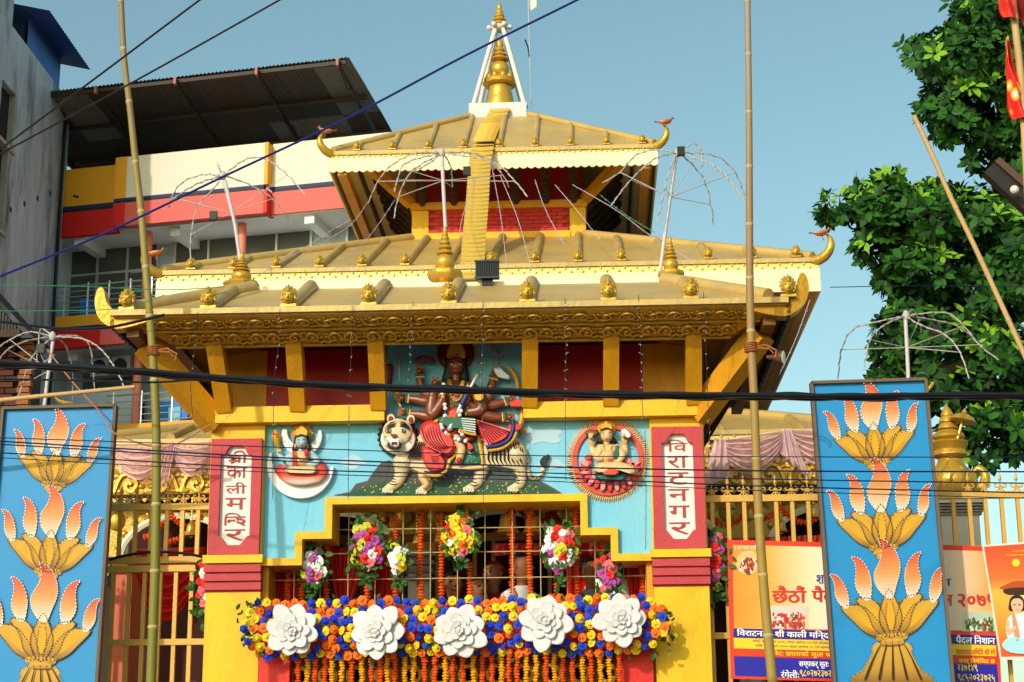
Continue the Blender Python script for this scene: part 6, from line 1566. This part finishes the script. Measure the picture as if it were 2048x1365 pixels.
txt('नोट: छालाको जुता चप', 1543, 1300, 1670, 1314, Y_, 'note', .015, .028); txt('गनर् िनषेिधत छ', 1918, 1315, 1990, 1329, Y_, 'note', .015, .02)
txt('सम्पकर् सूतः िव', 1598, 1319, 1672, 1337, W_, 'contact', .015, .02); txt('रंगेलीः', 1562, 1340, 1598, 1356, W_, 'contact', .015, .02); txt('९८०२७२३७२५,', 1600, 1340, 1672, 1355, Y_, 'contact', .015, .02)
txt('२३७१४९', 1915, 1329, 1955, 1343, Y_, 'contact', .015, .02); txt('९८५२०२३७२५', 1916, 1348, 1990, 1363, Y_, 'contact', .015, .02)
txt('॥ जय माता काली ॥', 1470, 1090, 1520, 1099, W_, 'small_print', .01)
# printed photographs on the banner: small coloured scenes
def photo(x0, y0, x1, y1, bgc, cols, n, oval=False, root=None, Y=YP):
    rt2 = root or bn
    pts = [((x0+x1)/2+(x1-x0)/2*cos(2*pi*i/24), (y0+y1)/2+(y1-y0)/2*sin(2*pi*i/24)) for i in range(24)] if oval else [(x0, y0), (x1, y0), (x1, y1), (x0, y1)]
    o = sheet('printed_photo', pts, flatm(bgc, bgc), 3, rt2, Y); mb = MB()
    for i in range(n):
        x = rnd.uniform(x0+5, x1-5); y = y0+(y1-y0)*rnd.uniform(.35, .93); r1 = rnd.uniform(2, 4.5)
        if oval and ((x-(x0+x1)/2)/(x1-x0)*2)**2+((y-(y0+y1)/2)/(y1-y0)*2)**2 > .75: continue
        mb.m = i % len(cols); mb.face([P(x+r1*cos(a+i)*rnd.uniform(.5, 1.1), y+r1*1.3*sin(a+i), Y-.0075-.00002*i) for a in (0, 1.2, 2.5, 3.8, 5)])
    mb.build('photo_figures', [flatm(c, c) for c in cols], o, kind='stuff')
photo(1541, 1212, 1616, 1258, 'd8c4c0', ('d83020', 'e85a20', 'c02030', 'e8dcd8', '7a3a30'), 120)
photo(1472, 1102, 1520, 1150, 'e0b878', ('c03020', '5a3a3a', 'e0d8d0', '8a2020'), 50, True)
photo(1925, 1224, 1990, 1263, 'b8c4b0', ('3a6a30', '2a5028', '8a3028', 'd8d4c8', '6a8a50'), 90)
# saint poster hung over the banner
pf = thing('saint_poster', 'orange poster of a seated holy man in white under a parasol, at the right edge', 'poster', P(2030, 1320, YP-.06)); YQ = YP-.06
def ps(nm, pts, m, k, smooth=True): return MB().prism([P(x, y, YQ-.002*k) for x, y in (catmull(pts, 3) if smooth else pts)], (0, .0015, 0)).build(nm, m, pf)
ps('border', [(1964, 1091), (2110, 1080), (2150, 1318), (2000, 1320)], flatm('poster_white', 'e8d8d0'), 0, False)
ps('field', [(1968, 1094), (2106, 1084), (2145, 1312), (2003, 1314)], grad('poster_field', [(0, 'd84a1a'), (.25, 'ec8a1c'), (.55, 'f0b040'), (.68, 'e86a24'), (1, 'd8401c')]), 1, False)
ps('halo', [(2050+30*cos(a), 1208+34*sin(a)) for a in [2*pi*i/20 for i in range(20)]], flatm('halo', 'f4dc90'), 2)
ps('parasol', [(2000, 1178), (2015, 1168), (2030, 1163), (2060, 1162), (2085, 1166), (2098, 1176), (2050, 1182)], flatm('parasol', 'b8481c'), 3); ps('parasol_shade', [(2008, 1179), (2050, 1175), (2092, 1177), (2080, 1188), (2018, 1190)], flatm('parasol_dark', '3a2014'), 4)
ps('hair', [(2018, 1210), (2022, 1195), (2034, 1190), (2046, 1196), (2050, 1212), (2048, 1222), (2020, 1222)], flatm('hair', '201814'), 5)
ps('face', [(2022, 1206), (2028, 1198), (2040, 1198), (2046, 1206), (2044, 1220), (2034, 1228), (2025, 1220)], flatm('face', 'e0b090'), 6)
for x in (2029, 2039): ps('eye', [(x-3, 1210), (x, 1208.5), (x+3, 1210), (x, 1211.5)], flatm('hair', ''), 7, False)
ps('mouth', [(2031, 1219), (2035, 1220), (2039, 1219), (2035, 1221)], flatm('lips', 'a04038'), 7, False)
ps('robe', [(2014, 1240), (2026, 1228), (2044, 1228), (2058, 1240), (2064, 1275), (2052, 1290), (2022, 1288), (2012, 1262)], flatm('robe', 'e6e4ea'), 5); ps('sash', [(2024, 1230), (2030, 1230), (2040, 1275), (2030, 1278)], flatm('sash', 'd88a70'), 6)
ps('arm', [(2012, 1245), (2018, 1240), (2020, 1258), (2030, 1252), (2032, 1258), (2016, 1270)], flatm('face', ''), 7)
ps('dhoti', [(2004, 1290), (2020, 1275), (2050, 1278), (2085, 1285), (2090, 1300), (2060, 1308), (2020, 1305)], flatm('dhoti', 'a8d8e6'), 6)
for k, (x0, x1) in enumerate(((2024, 2052), (2012, 2052))): txt('शी श्याम निशान', x0, 1100+k*8, x1, 1106+k*8, flatm('yellow', ''), 'small_print', .01, root=pf, Y=YQ, k=5)
ps('emblem', [(2032+9*cos(a)*(1 if i % 2 else .75), 1126+9*sin(a)*(1 if i % 2 else .75)) for i, a in enumerate([2*pi*i/24 for i in range(24)])], flatm('text_yellow', ''), 5, False)

# ================================================================== KALASH ON ITS PIER
kp = thing('kalash_pier', 'grey white stone pier with dark mouldings under the golden pot', 'pier', P(1915, 1300, 1.2))
xa, xb = P(1883, 1050, 1.0).x, P(1960, 1050, 1.0).x; ztp = P(1915, 1008, 1.0).z
MB().box((xa, 1.0, 1.9), (xb, 1.3, ztp)).build('shaft', mat('pale_stone', 'cfc8be', .7, .08, 4, dirt=.2), kp)
for k in range(4): MB().box((xa-.02-.01*k, .98-.01*k, ztp-.09+.022*k), (xb+.02+.01*k, 1.32+.01*k, ztp-.078+.022*k)).build('moulding', mat('grey_moulding', ''), kp)
MB().box((xa-.05, .94, ztp), (xb+.05, 1.36, ztp+.03)).build('cap', mat('pale_stone', ''), kp)
kl = thing('kalash_pot', 'big golden ceremonial water pot with tiered lid and little parasol, right of the lotus board', 'pot', P(1905, 1005, 1.15))
c = V((P(1903, 960, 1.15).x, 1.15, ztp+.03)); H = P(1890, 810, 1.15).z-c.z; k = S(1.15)
mb = MB(); prf = [(.10, 0), (.12, .02), (.09, .05)]
mb.lathe([(48*k*a, H*b) for a, b in [(.5, 0), (.55, .02), (.42, .05), (.72, .09), (.98, .16), (1.0, .23), (.9, .30), (.62, .36), (.5, .42), (.46, .46)]], c, 24)
mb.lathe([(48*k*a, H*b) for a, b in [(.46, .45), (.72, .475), (.70, .50), (.6, .53), (.66, .56), (.78, .60), (.7, .62)]], c, 24, fl=lambda a, i: 1+.05*sin(a*8))
mb.lathe([(48*k*a, H*b) for a, b in [(.4, .62), (.66, .66), (.6, .70), (.35, .74)]], c, 20)
for q, (ra, z) in enumerate(((.42, .75), (.34, .82), (.26, .885))): mb.lathe([(48*k*ra*.6, H*(z-.01)), (48*k*ra, H*z), (48*k*ra*.95, H*(z+.02)), (48*k*ra*.62, H*(z+.065))], c, 20)
mb.lathe([(48*k*a, H*b) for a, b in [(.12, .93), (.17, .95), (.1, .97), (.02, 1.0)]], c, 10)
mb.build('pot', M_gold, kl, smooth=True)
MB().tube([c+V(q) for q in catmull3([(48*k*.75, 0, H*.13), (48*k*1.22, 0, H*.17), (48*k*1.36, 0, H*.27), (48*k*1.12, 0, H*.345), (48*k*.86, 0, H*.30)], 5)], [x[0] for x in catmull3([(q, 0, 0) for q in (.03, .042, .038, .03, .012)], 5)], 10).build('spout', M_gold, kl, smooth=True)
a, b = P(1914, 882, 1.05), P(1926, 838, 1.05); MB().tube([a, b], .012, 8).build('parasol_stick', M_gold, kl); MB().lathe([(.105, -.025), (.11, -.018), (.085, .016), (.045, .036), (.018, .05), (.022, .06), (.003, .09)], b, 20, V((.25, 0, 1)), fl=lambda a, i: 1+.03*sin(a*10)).build('parasol', M_gold, kl, smooth=True)
mb = MB()
for q in range(10): a = 2*pi*q/10; mb.tube([c+V((48*k*1.0*cos(a), 48*k*1.0*sin(a), H*.17)), c+V((48*k*.98*cos(a+.2), 48*k*.98*sin(a+.2), H*.26)), c+V((48*k*.75*cos(a), 48*k*.75*sin(a), H*.33))], .008, 5)
mb.build('relief_bands', M_gold, kl, kind='stuff')
# ================================================================== BAMBOO, FLAGS, WIRES, LIGHTS
M_bam = grad('green_bamboo', [(0, '6a6a20'), (.45, '7a7422'), (.7, '8f7a34'), (1, '8a6f4c')], 2); M_bam2 = grad('yellow_bamboo', [(0, 'a08848'), (.4, '9a7c30'), (.75, '94704a'), (1, '9a8a7a')], 2); M_node = mat('bamboo_node', 'b09a68', .6, .2, 8)
M_stick = mat('dry_bamboo', 'c09a68', .6, .15, 9)
def pole(name, pts, r0, r1, Y, m, label, cat, ground=True, gap=.42, group=None):
    ps_ = [P(x, y, Y) for x, y in pts]
    if ground: e = ps_[-1]; d = (ps_[-1]-ps_[-2]).normalized(); ps_.append(e+d*((e.z-.13)/-d.z))
    sp_ = [V(q) for q in catmull3([tuple(p) for p in ps_], 4)]
    t = thing(name, label, cat, sp_[-1], group)
    L_ = [0]
    for a, b in zip(sp_, sp_[1:]): L_.append(L_[-1]+(b-a).length)
    rr_ = [r1+(r0-r1)*l/L_[-1] for l in L_]
    MB().tube(sp_, rr_, 10).build('culm', m, t, smooth=True)
    l = gap*.6
    while l < L_[-1]:
        i = max(j for j in range(len(L_)) if L_[j] <= l); a, b = sp_[i], sp_[min(i+1, len(sp_)-1)]; p = a+(b-a).normalized()*(l-L_[i]); r = rr_[i]
        MB().lathe([(r, -.012), (r*1.13, -.004), (r*1.13, .004), (r, .012)], p, 10, (b-a)).build('node', M_node, t, smooth=True); l += gap*rnd.uniform(.85, 1.15)
    return t
pole('bamboo_pole', [(237, -60), (242, 0), (248, 113), (261, 226), (273, 342), (284, 440), (294, 567), (304, 690), (309, 772), (313, 896), (311, 1100), (307, 1230), (302, 1365)], .040, .020, -1.25, M_bam, 'tall greenish bamboo pole tied to the left corner of the gateway roof', 'bamboo pole', group='tall bamboo poles')
pole('bamboo_pole', [(1494, -60), (1495, 0), (1498, 230), (1499, 466), (1500, 600), (1503, 700), (1508, 800), (1516, 1000), (1527, 1170), (1545, 1365)], .040, .021, -1.25, M_bam2, 'tall yellowish bamboo pole in front of the right half of the gateway roof', 'bamboo pole', group='tall bamboo poles')
pole('bamboo_stick', [(1828, 232), (1862, 305), (1900, 392), (1950, 495), (2048, 708), (2150, 930)], .022, .016, -1.6, M_stick, 'thin bare bamboo stick leaning across the tree on the right', 'bamboo stick', ground=True)
pole('bamboo_stick', [(270, 774), (130, 788), (0, 801), (-140, 818)], .018, .014, -1.0, M_stick, 'thin bamboo lying level above the left lotus board', 'bamboo stick', ground=False)
def lash(pts, Y, label):
    mb = MB(); c = P(*pts, Y)
    for k in range(5): mb.lathe([(.042, -.006), (.05, 0), (.042, .006)], c+V((0, 0, -.03+k*.014)), 10, V((.1*sin(k), 0, 1)))
    mb.tube([c+V((.04, -.02, 0)), c+V((.1, -.02, .01)), c+V((.17, -.02, -.03)), c+V((.16, -.02, -.08))], .006, 5); mb.tube([c+V((.04, -.02, -.01)), c+V((.12, -.03, -.02)), c+V((.15, -.02, -.05))], .005, 5)
    tag(mb.build('rope_lashing', mat('orange_rope', 'a8683c', .9, .2, 30)), label, 'rope')
lash((307, 702), -1.25, 'orange rope tying the left bamboo pole to the roof corner'); lash((1502, 695), -1.25, 'orange rope round the right bamboo pole below the eave')
# flags at the upper right
pole('flag_pole', [(2022, -60), (2028, 27), (2041, 150), (2049, 260), (2062, 500), (2090, 1000)], .030, .024, -2.0, M_stick, 'bamboo flag pole carrying red flags, top right corner', 'flag pole', gap=.6)
M_fg = mat('red_flag_cloth', 'd02a1c', .6, .15, 5, .1, 20)
nf = M_fg.node_tree; 
def flag_floral():
    m = mat('floral_flag_cloth', 'd8241a', .6, .1, 5); nt = m.node_tree; N, L = nt.nodes, nt.links
    vo = N.new('ShaderNodeTexVoronoi'); vo.inputs['Scale'].default_value = 9; tc = N.new('ShaderNodeTexCoord'); L.new(tc.outputs['Object'], vo.inputs['Vector'])
    r = N.new('ShaderNodeValToRGB'); e = r.color_ramp.elements; e[0].position = .12; e[0].color = (*lin('f2ece0'), 1); e[1].position = .46; e[1].color = (*lin('d8241a'), 1); q = e.new(.30); q.color = (*lin('f0b428'), 1)
    L.new(vo.outputs['Distance'], r.inputs[0]); L.new(r.outputs[0], N['Principled BSDF'].inputs['Base Color']); return m
def cloth(nm, pts, Y, m, label, cat='flag', amp=.04):
    q = quad(*[P(*p, Y) for p in pts]); o = MB().grid(lambda u, v: q(u, v)+V((.0, amp*sin(u*7+v*4)+amp*.5*sin(v*11), 0)), 16, 16).build(nm, m, None, smooth='full'); return tag(o, label, cat, 'red flags at the top right')
cloth('flag', ((2010, 82), (2012, 78), (2019, 232), (2062, 242)), -2.05, flag_floral(), 'red triangular flag with yellow and white flower print, below the folded flags')
cloth('flag', ((1992, -40), (2024, -40), (2001, 30), (2036, 40)), -2.06, M_fg, 'folded plain red flag at the very top right', amp=.02); cloth('flag', ((2030, -40), (2080, -40), (2036, 25), (2090, 110)), -1.95, mat('dark_red_flag', '8c1a1c', .6, .2, 6), 'dark red flag behind the pole at the top right')
# dark lamp arm with a bulb
t = thing('street_lamp', 'dark box street lamp arm with a round white bulb, in front of the tree', 'lamp', P(2048, 400, -.4))
a, b = P(1978, 338, -.4), P(2120, 470, -.4); MB().bar(a, b, .13, .10, (0, 1, 0)).build('arm', mat('dark_lamp_housing', '241a18', .5), t); MB().bar(P(1990, 326, -.4), P(2110, 432, -.4), .05, .16, (0, 1, 0)).build('cover', mat('brown_lamp_cover', '5a3a2c', .5), t)
MB().ball(P(2029, 380, -.55), .034, 10, 7).build('bulb', M_white, t, smooth=True); MB().tube([P(2048, 392, -.4), P(2080, 440, -.4), V((3.3, -.4, 0))], .03, 8).build('post', mat('dark_lamp_housing', ''), t)
# round lamp under the right eave
t = thing('flood_lamp', 'round white faced lamp under the right eave of the gateway roof', 'lamp', P(1560, 716, -.55)); c = P(1566, 715, -.55)
MB().lathe([(.05, 0), (.052, .01), (.045, .03), (.02, .07), (.015, .12)], c, 14, V((-.9, .3, .1))).build('housing', mat('brown_lamp_cover', ''), t, smooth=True); MB().lathe([(.048, 0), (.046, .006), (.0, .010)], c, 14, V((.9, -.35, -.1))).build('lens', mat('cream_lens', 'f0e6c0', .3), t, smooth=True)
# LED floodlight at the foot of the ribbon
t = thing('led_floodlight', 'black finned floodlight on the gateway roof at the foot of the golden ribbon', 'floodlight', P(974, 560, .12)); a, b = P(951, 558, .12), P(998, 524, .12)
MB().box((a.x, .10, a.z), (b.x, .16, b.z)).build('housing', M_black, t)
for k in range(13): x = a.x+.008+(b.x-a.x-.02)*k/12; MB().box((x, .085, a.z+.008), (x+.004, .099, b.z-.008)).build('fin', mat('dark_fin', '2a3038', .4), t)
for z in (a.z, b.z): MB().box((a.x-.006, .08, z-.006), (b.x+.006, .1, z+.006)).build('rim', mat('dark_fin', ''), t)
MB().box((a.x+.05, .12, a.z-.06), (b.x-.05, .15, a.z-.001)).build('bracket', M_black, t)

# ---- power cables across the street
def cable(pts, Y, r, m, label, group, nm='cable', n=6, jig=0):
    p3 = [P(x, y, Y+(jig*sin(i*2.1))) for i, (x, y) in enumerate(pts)]; p3 = [V(q) for q in catmull3([tuple(p) for p in p3], 6)]
    return tag(MB().tube(p3, r, n).build(nm, m, None, smooth=True), label, 'cable', group)
M_cab = mat('black_cable', '0b0c14', .4, .1, 8, spec=.6)
base = [(-150, 716), (0, 727), (150, 737), (300, 746), (450, 758), (600, 769), (800, 777), (1050, 785), (1225, 791), (1400, 792), (1640, 795), (1850, 793), (2048, 793), (2200, 793)]
nb = ['thickest strand at the top of the twisted black cable bundle', 'strand on the upper side of the twisted black cable bundle', 'strand in the middle of the twisted black cable bundle', 'strand on the lower side of the twisted black cable bundle', 'loosest strand winding round the twisted black cable bundle']
for k in range(5):
    amp = (0, 4.5, 4.5, 5, 8)[k]; dense = []
    for i in range(len(base)-1):
        for q in range(4):
            t_ = q/4; x = base[i][0]*(1-t_)+base[i+1][0]*t_; y = base[i][1]*(1-t_)+base[i+1][1]*t_
            dense.append((x, y+(-2 if k == 0 else amp*sin(x*.018+k*1.9))))
    cable(dense, -4+.012*k, (.015, .011, .010, .010, .007)[k], M_cab, nb[k], 'twisted black cable bundle across the gateway')
cable([(-100, 758), (0, 759), (150, 761), (310, 765), (420, 758), (540, 766)], -4, .006, M_cab, 'lower black cable joining the bundle in front of the left bamboo pole', 'twisted black cable bundle across the gateway')
cable([(-100, 640), (0, 644), (60, 652), (130, 658), (200, 657), (245, 650), (330, 630)], -2.2, .010, M_cab, 'thick black cable sagging over the red balcony band on the left', 'black cables at the left')
thin = [([(-60, 874), (0, 876), (500, 893), (1024, 911), (1500, 914), (2048, 915), (2150, 915)], 'topmost of the five thin wires across the reliefs'), ([(-60, 880), (0, 883), (560, 916), (1024, 932), (1500, 942), (2048, 944), (2150, 944)], 'second thin wire from the top across the reliefs'), ([(-60, 886), (0, 889), (560, 922), (1024, 944), (1500, 958), (2048, 967), (2150, 968)], 'middle one of the five thin wires across the reliefs'), ([(-60, 903), (0, 906), (560, 938), (1024, 952), (1500, 972), (2048, 986), (2150, 989)], 'second thin wire from the bottom across the reliefs'), ([(-60, 914), (0, 916), (560, 946), (1024, 960), (1500, 981), (2048, 997), (2150, 1000)], 'lowest of the five thin wires across the reliefs')]
for k, (pts, lb_) in enumerate(thin): cable(pts, -4.2-.05*k, (.0028, .0042, .0034, .0036, .0024)[k], mat('navy_wire', '101a3c', .5), lb_, 'thin wires across the reliefs', 'wire', 5)
cable([(-150, 410), (0, 299), (200, 150), (400, 0), (520, -90)], -5, .0052, M_cab, 'upper black wire rising steeply to the right, top left', 'diagonal wires', 'wire')
cable([(-150, 382), (0, 308), (280, 157), (560, 0), (700, -80)], -5, .0048, M_cab, 'lower black wire rising to the right, top left', 'diagonal wires', 'wire')
cable([(-150, 610), (0, 553), (212, 466), (444, 355), (700, 234), (930, 112), (1155, 0), (1300, -75)], -5, .0058, mat('blue_cable', '14206c', .4), 'long blue wire running from lower left to the top centre', 'diagonal wires', 'wire')
M_gs = mat('green_string', '2c8a5c', .6)
cable([(-60, 570), (150, 573), (330, 580), (450, 574)], -1.5, .003, M_gs, 'upper thin green string above the left roof corner', 'green strings', 'string', 4); cable([(-60, 622), (90, 622), (240, 617), (330, 590)], -1.5, .003, M_gs, 'lower thin green string across the left balcony', 'green strings', 'string', 4)
cable([(-60, 690), (50, 740), (105, 712), (105, 712)], -.45, .004, M_wire, 'white cord from the left light fountain to the edge', 'cords', 'cord', 4)
cable([(95, 700), (150, 770), (205, 830), (232, 868), (330, 895), (420, 850)], -.45, .006, mat('salmon_cord', 'b0705c', .7), 'salmon cord dropping over the left lotus board to the pillar', 'cords', 'cord', 5)
cable([(1660, 575), (1850, 572), (2060, 575)], 3, .004, mat('navy_wire', ''), 'faint wire from the right roof corner to the tree', 'thin wires', 'wire', 4)
# ---- fairy light strings
M_bulb = mat('clear_bulb', 'a8a0a8', .25, .1, 10); M_fw = mat('thin_dark_wire', '3c3440', .6)
def fairy(pts, label, Yl, m=M_fw, r=.0022, gap=.06, grp='fairy light strings over the gateway front', amp=3):
    p3 = [P(x+amp*.5*sin(i*2.3), y, Yl[0]+(Yl[1]-Yl[0])*i/(len(pts)-1)) for i, (x, y) in enumerate(pts)]; p3 = [V(q) for q in catmull3([tuple(p) for p in p3], 6)]
    t = thing('fairy_lights', label, 'light string', p3[0], grp); MB().tube(p3, r, 4).build('wire', m, t)
    mb = MB(); acc = 0
    for a, b in zip(p3, p3[1:]):
        acc += (b-a).length
        if acc > gap: acc = 0; mb.ball(b+V((rnd.uniform(-.01, .01), -.006, rnd.uniform(-.01, 0))), .0038, 5, 4, (1, 1, 1.6)); mb.tube([b, b+V((rnd.uniform(-.02, .02), -.005, .006))], .0022, 4)
    mb.build('bulbs', M_bulb, t, kind='stuff')
vl = [([(395, 625), (390, 690), (383, 760), (384, 830)], 'between the left corner and the first strut'), ([(560, 618), (556, 690), (550, 760), (546, 850), (545, 1000)], 'over the left crescent deity'), ([(706, 612), (702, 700), (700, 780), (697, 850), (696, 1000)], 'left of the tiger head'), ([(826, 605), (822, 680), (820, 760)], 'in front of the goddess, left side'), ([(966, 602), (964, 680), (965, 780), (966, 900), (966, 1010)], 'in front of the goddess, right side'), ([(1130, 596), (1131, 690), (1132, 800), (1131, 960)], 'over the right red bay'), ([(1277, 590), (1280, 690), (1285, 790), (1286, 840)], 'beside the right deity'), ([(1407, 585), (1410, 680), (1416, 770), (1420, 900)], 'over the right end of the beam'), ([(1290, 860), (1291, 960), (1293, 1100)], 'along the inner edge of the right pillar')]
for pts, lb_ in vl: fairy(pts, 'thin vertical fairy light string '+lb_, (-.86, -.30) if pts[0][1] < 700 else (-.12, -.12))
tl = [([(700, 440), (640, 475), (590, 510), (500, 560)], 5.2, 'pale string falling to the left finial'), ([(735, 405), (700, 450), (640, 490), (560, 540)], 5.1, 'second string falling left from the top roof'), ([(790, 400), (740, 470), (690, 520)], 5.0, 'string falling left from the top roof nearest the centre'), ([(1145, 370), (1230, 420), (1300, 470), (1380, 520)], 5.0, 'string falling right from the top roof, upper one'), ([(1200, 390), (1250, 430), (1310, 465)], 5.0, 'green tinged string on the right of the brick storey'), ([(985, 340), (1000, 430), (1015, 530)], 5.0, 'string right of the golden ribbon'), ([(1000, 350), (1035, 440), (1065, 540)], 5.0, 'second string right of the golden ribbon'), ([(1070, 360), (1090, 420), (1130, 490)], 5.0, 'string across the brick storey'), ([(1110, 370), (1160, 430), (1200, 480)], 5.0, 'string from the struts to the roof'), ([(950, 350), (925, 430), (920, 470)], 5.0, 'short string left of the golden ribbon'), ([(1620, 600), (1590, 680), (1560, 750)], 1.0, 'string hanging off the right eave'), ([(600, 690+20), (640, 600)], -0.8, '')]
for pts, Y, lb_ in tl[:-1]: fairy(pts, 'fairy light '+lb_, (Y, Y-1.6 if Y > 2 else Y), mat('pale_wire', 'b8a8b8', .6) if 'green' not in lb_ else M_gs, .0035, .09, 'fairy light strings on the upper roofs')
# ---- light fountains: bent wire arms wound with bulbs on a white pole
def fountain(label, pole_pts, hub, arms, Y, box=None):
    t = thing('light_fountain', label, 'light fountain', P(*pole_pts[0], Y), 'fountain shaped light poles')
    pp = [P(x, y, Y) for x, y in pole_pts]; MB().tube(pp, .015, 8).build('pole', mat('dull_white_pole', 'c4bcc0', .5, .1, 12), t, smooth=True)
    h = P(*hub, Y); MB().lathe([(.02, -.03), (.028, -.01), (.028, .01), (.012, .04)], h, 10).build('hub', M_wire, t)
    for i, arm in enumerate(arms):
        dep = .45*cos(i*2.4)
        pts = [(h.x, h.y, h.z)]+[tuple(P(x, y, Y+dep*(k+1)/len(arm))) for k, (x, y) in enumerate(arm)]; p3 = [V(q) for q in catmull3(pts, 6)]
        mb = MB().tube(p3, .0045, 5)
        a_o = mb.build('arm', M_wire, t)
        wv = MB(); k = 0; w3 = []
        for a, b in zip(p3, p3[1:]):
            n = max(1, int((b-a).length/.02)); tt = (b-a).normalized(); u, v = circle_frame(tt)
            for q in range(n): k += 1; w3.append(a.lerp(b, q/n)+u*.008*cos(k*1.5)+v*.008*sin(k*1.5))
        wv.tube(w3, .003, 4)
        for p in w3[::4]: wv.ball(p, .0055, 5, 4)
        wv.build('wound_lights', mat('wound_light_string', 'b09a94' if i % 3 else '988c92', .5, .3, 40), a_o)
    ring = [h+V((.28*cos(a), .28*sin(a), -.22)) for a in [2*pi*q/20 for q in range(21)]]; pm = pp[-1].lerp(pp[0], .35)
    mb = MB()
    for i, arm in enumerate(arms):
        e = arm[len(arm)//2]; q = P(*e, Y+.45*cos(i*2.4)*.6); mb.tube([pm, q], .0035, 4)
    mb.build('stays', M_wire, t)
    if box: b = P(*box, Y-.05); MB().box(b-V((.03, .02, .035)), b+V((.03, .02, .035))).build('controller', M_black, t)
fountain('light fountain over the left finial of the gateway roof', [(484, 545), (470, 450), (450, 362)], (446, 352), [[(405, 350), (365, 365), (343, 395), (338, 418)], [(395, 368), (345, 398)], [(425, 380), (395, 415), (382, 470), (381, 520)], [(490, 366), (545, 398), (583, 448)], [(490, 320), (530, 318), (575, 350), (610, 390)], [(440, 340), (434, 325)]], .33, (427, 432))
fountain('light fountain over the middle finial of the gateway roof', [(891, 455), (887, 380), (884, 312)], (884, 306), [[(835, 306), (787, 328), (756, 363), (737, 406)], [(813, 326), (795, 360), (789, 384)], [(854, 330), (819, 348), (797, 394), (788, 437)], [(940, 306), (975, 320), (1006, 351), (1018, 375)], [(985, 324), (1030, 363), (1055, 394)], [(901, 332), (905, 375)], [(850, 325), (822, 342)]], .33, (934, 343))
fountain('light fountain over the right finial, with a blue box on top, beside the bamboo pole', [(1320, 545), (1335, 430), (1352, 315)], (1356, 306), [[(1310, 300), (1270, 312), (1240, 345), (1205, 366)], [(1310, 318), (1262, 360), (1222, 412)], [(1385, 288), (1402, 300), (1405, 345)], [(1430, 312), (1470, 345), (1490, 395)], [(1395, 318), (1440, 340), (1488, 400)], [(1380, 325), (1408, 360), (1422, 410), (1428, 455)], [(1345, 325), (1330, 375), (1315, 445)]], .33, (1362, 303))
fountain('light fountain rising behind the left lotus board', [(85, 850), (95, 760), (106, 684)], (105, 674), [[(60, 664), (20, 680), (-10, 700)], [(55, 682), (15, 700), (-8, 730)], [(82, 658), (76, 700), (70, 740)], [(150, 672), (178, 690), (186, 740), (190, 790)], [(165, 678), (205, 702), (235, 745), (250, 778)], [(130, 690), (145, 740), (145, 800)], [(60, 720), (45, 770), (35, 795)]], -.26, (82, 698))
fountain('light fountain rising behind the right lotus board, in front of the tree', [(1818, 800), (1816, 740), (1811, 640)], (1812, 632), [[(1750, 645), (1705, 660), (1683, 700), (1676, 758)], [(1770, 650), (1740, 680), (1728, 740)], [(1890, 626), (1930, 655), (1958, 690), (1997, 720)], [(1865, 640), (1920, 655), (1960, 690)], [(1840, 650), (1890, 670), (1920, 705), (1938, 758)], [(1825, 620), (1838, 640), (1842, 665)]], -.26, (1871, 660))
# yellow hook ornaments on the boards and loose grass on the shed
tag(MB().tube([P(x, y, -.37) for x, y in ((110, 795), (118, 802), (130, 806), (146, 806))], [.006, .012, .014, .004], 6).build('hook_ornament', M_gold), 'small yellow curved hook on top of the left lotus board', 'ornament')
tag(MB().tube([P(x, y, -.37) for x, y in ((1852, 782), (1858, 778), (1864, 770), (1868, 765), (1860, 766))], [.012, .014, .012, .008, .004], 6).build('hook_ornament', M_gold), 'small yellow curved hook at the upper corner of the right lotus board', 'ornament')
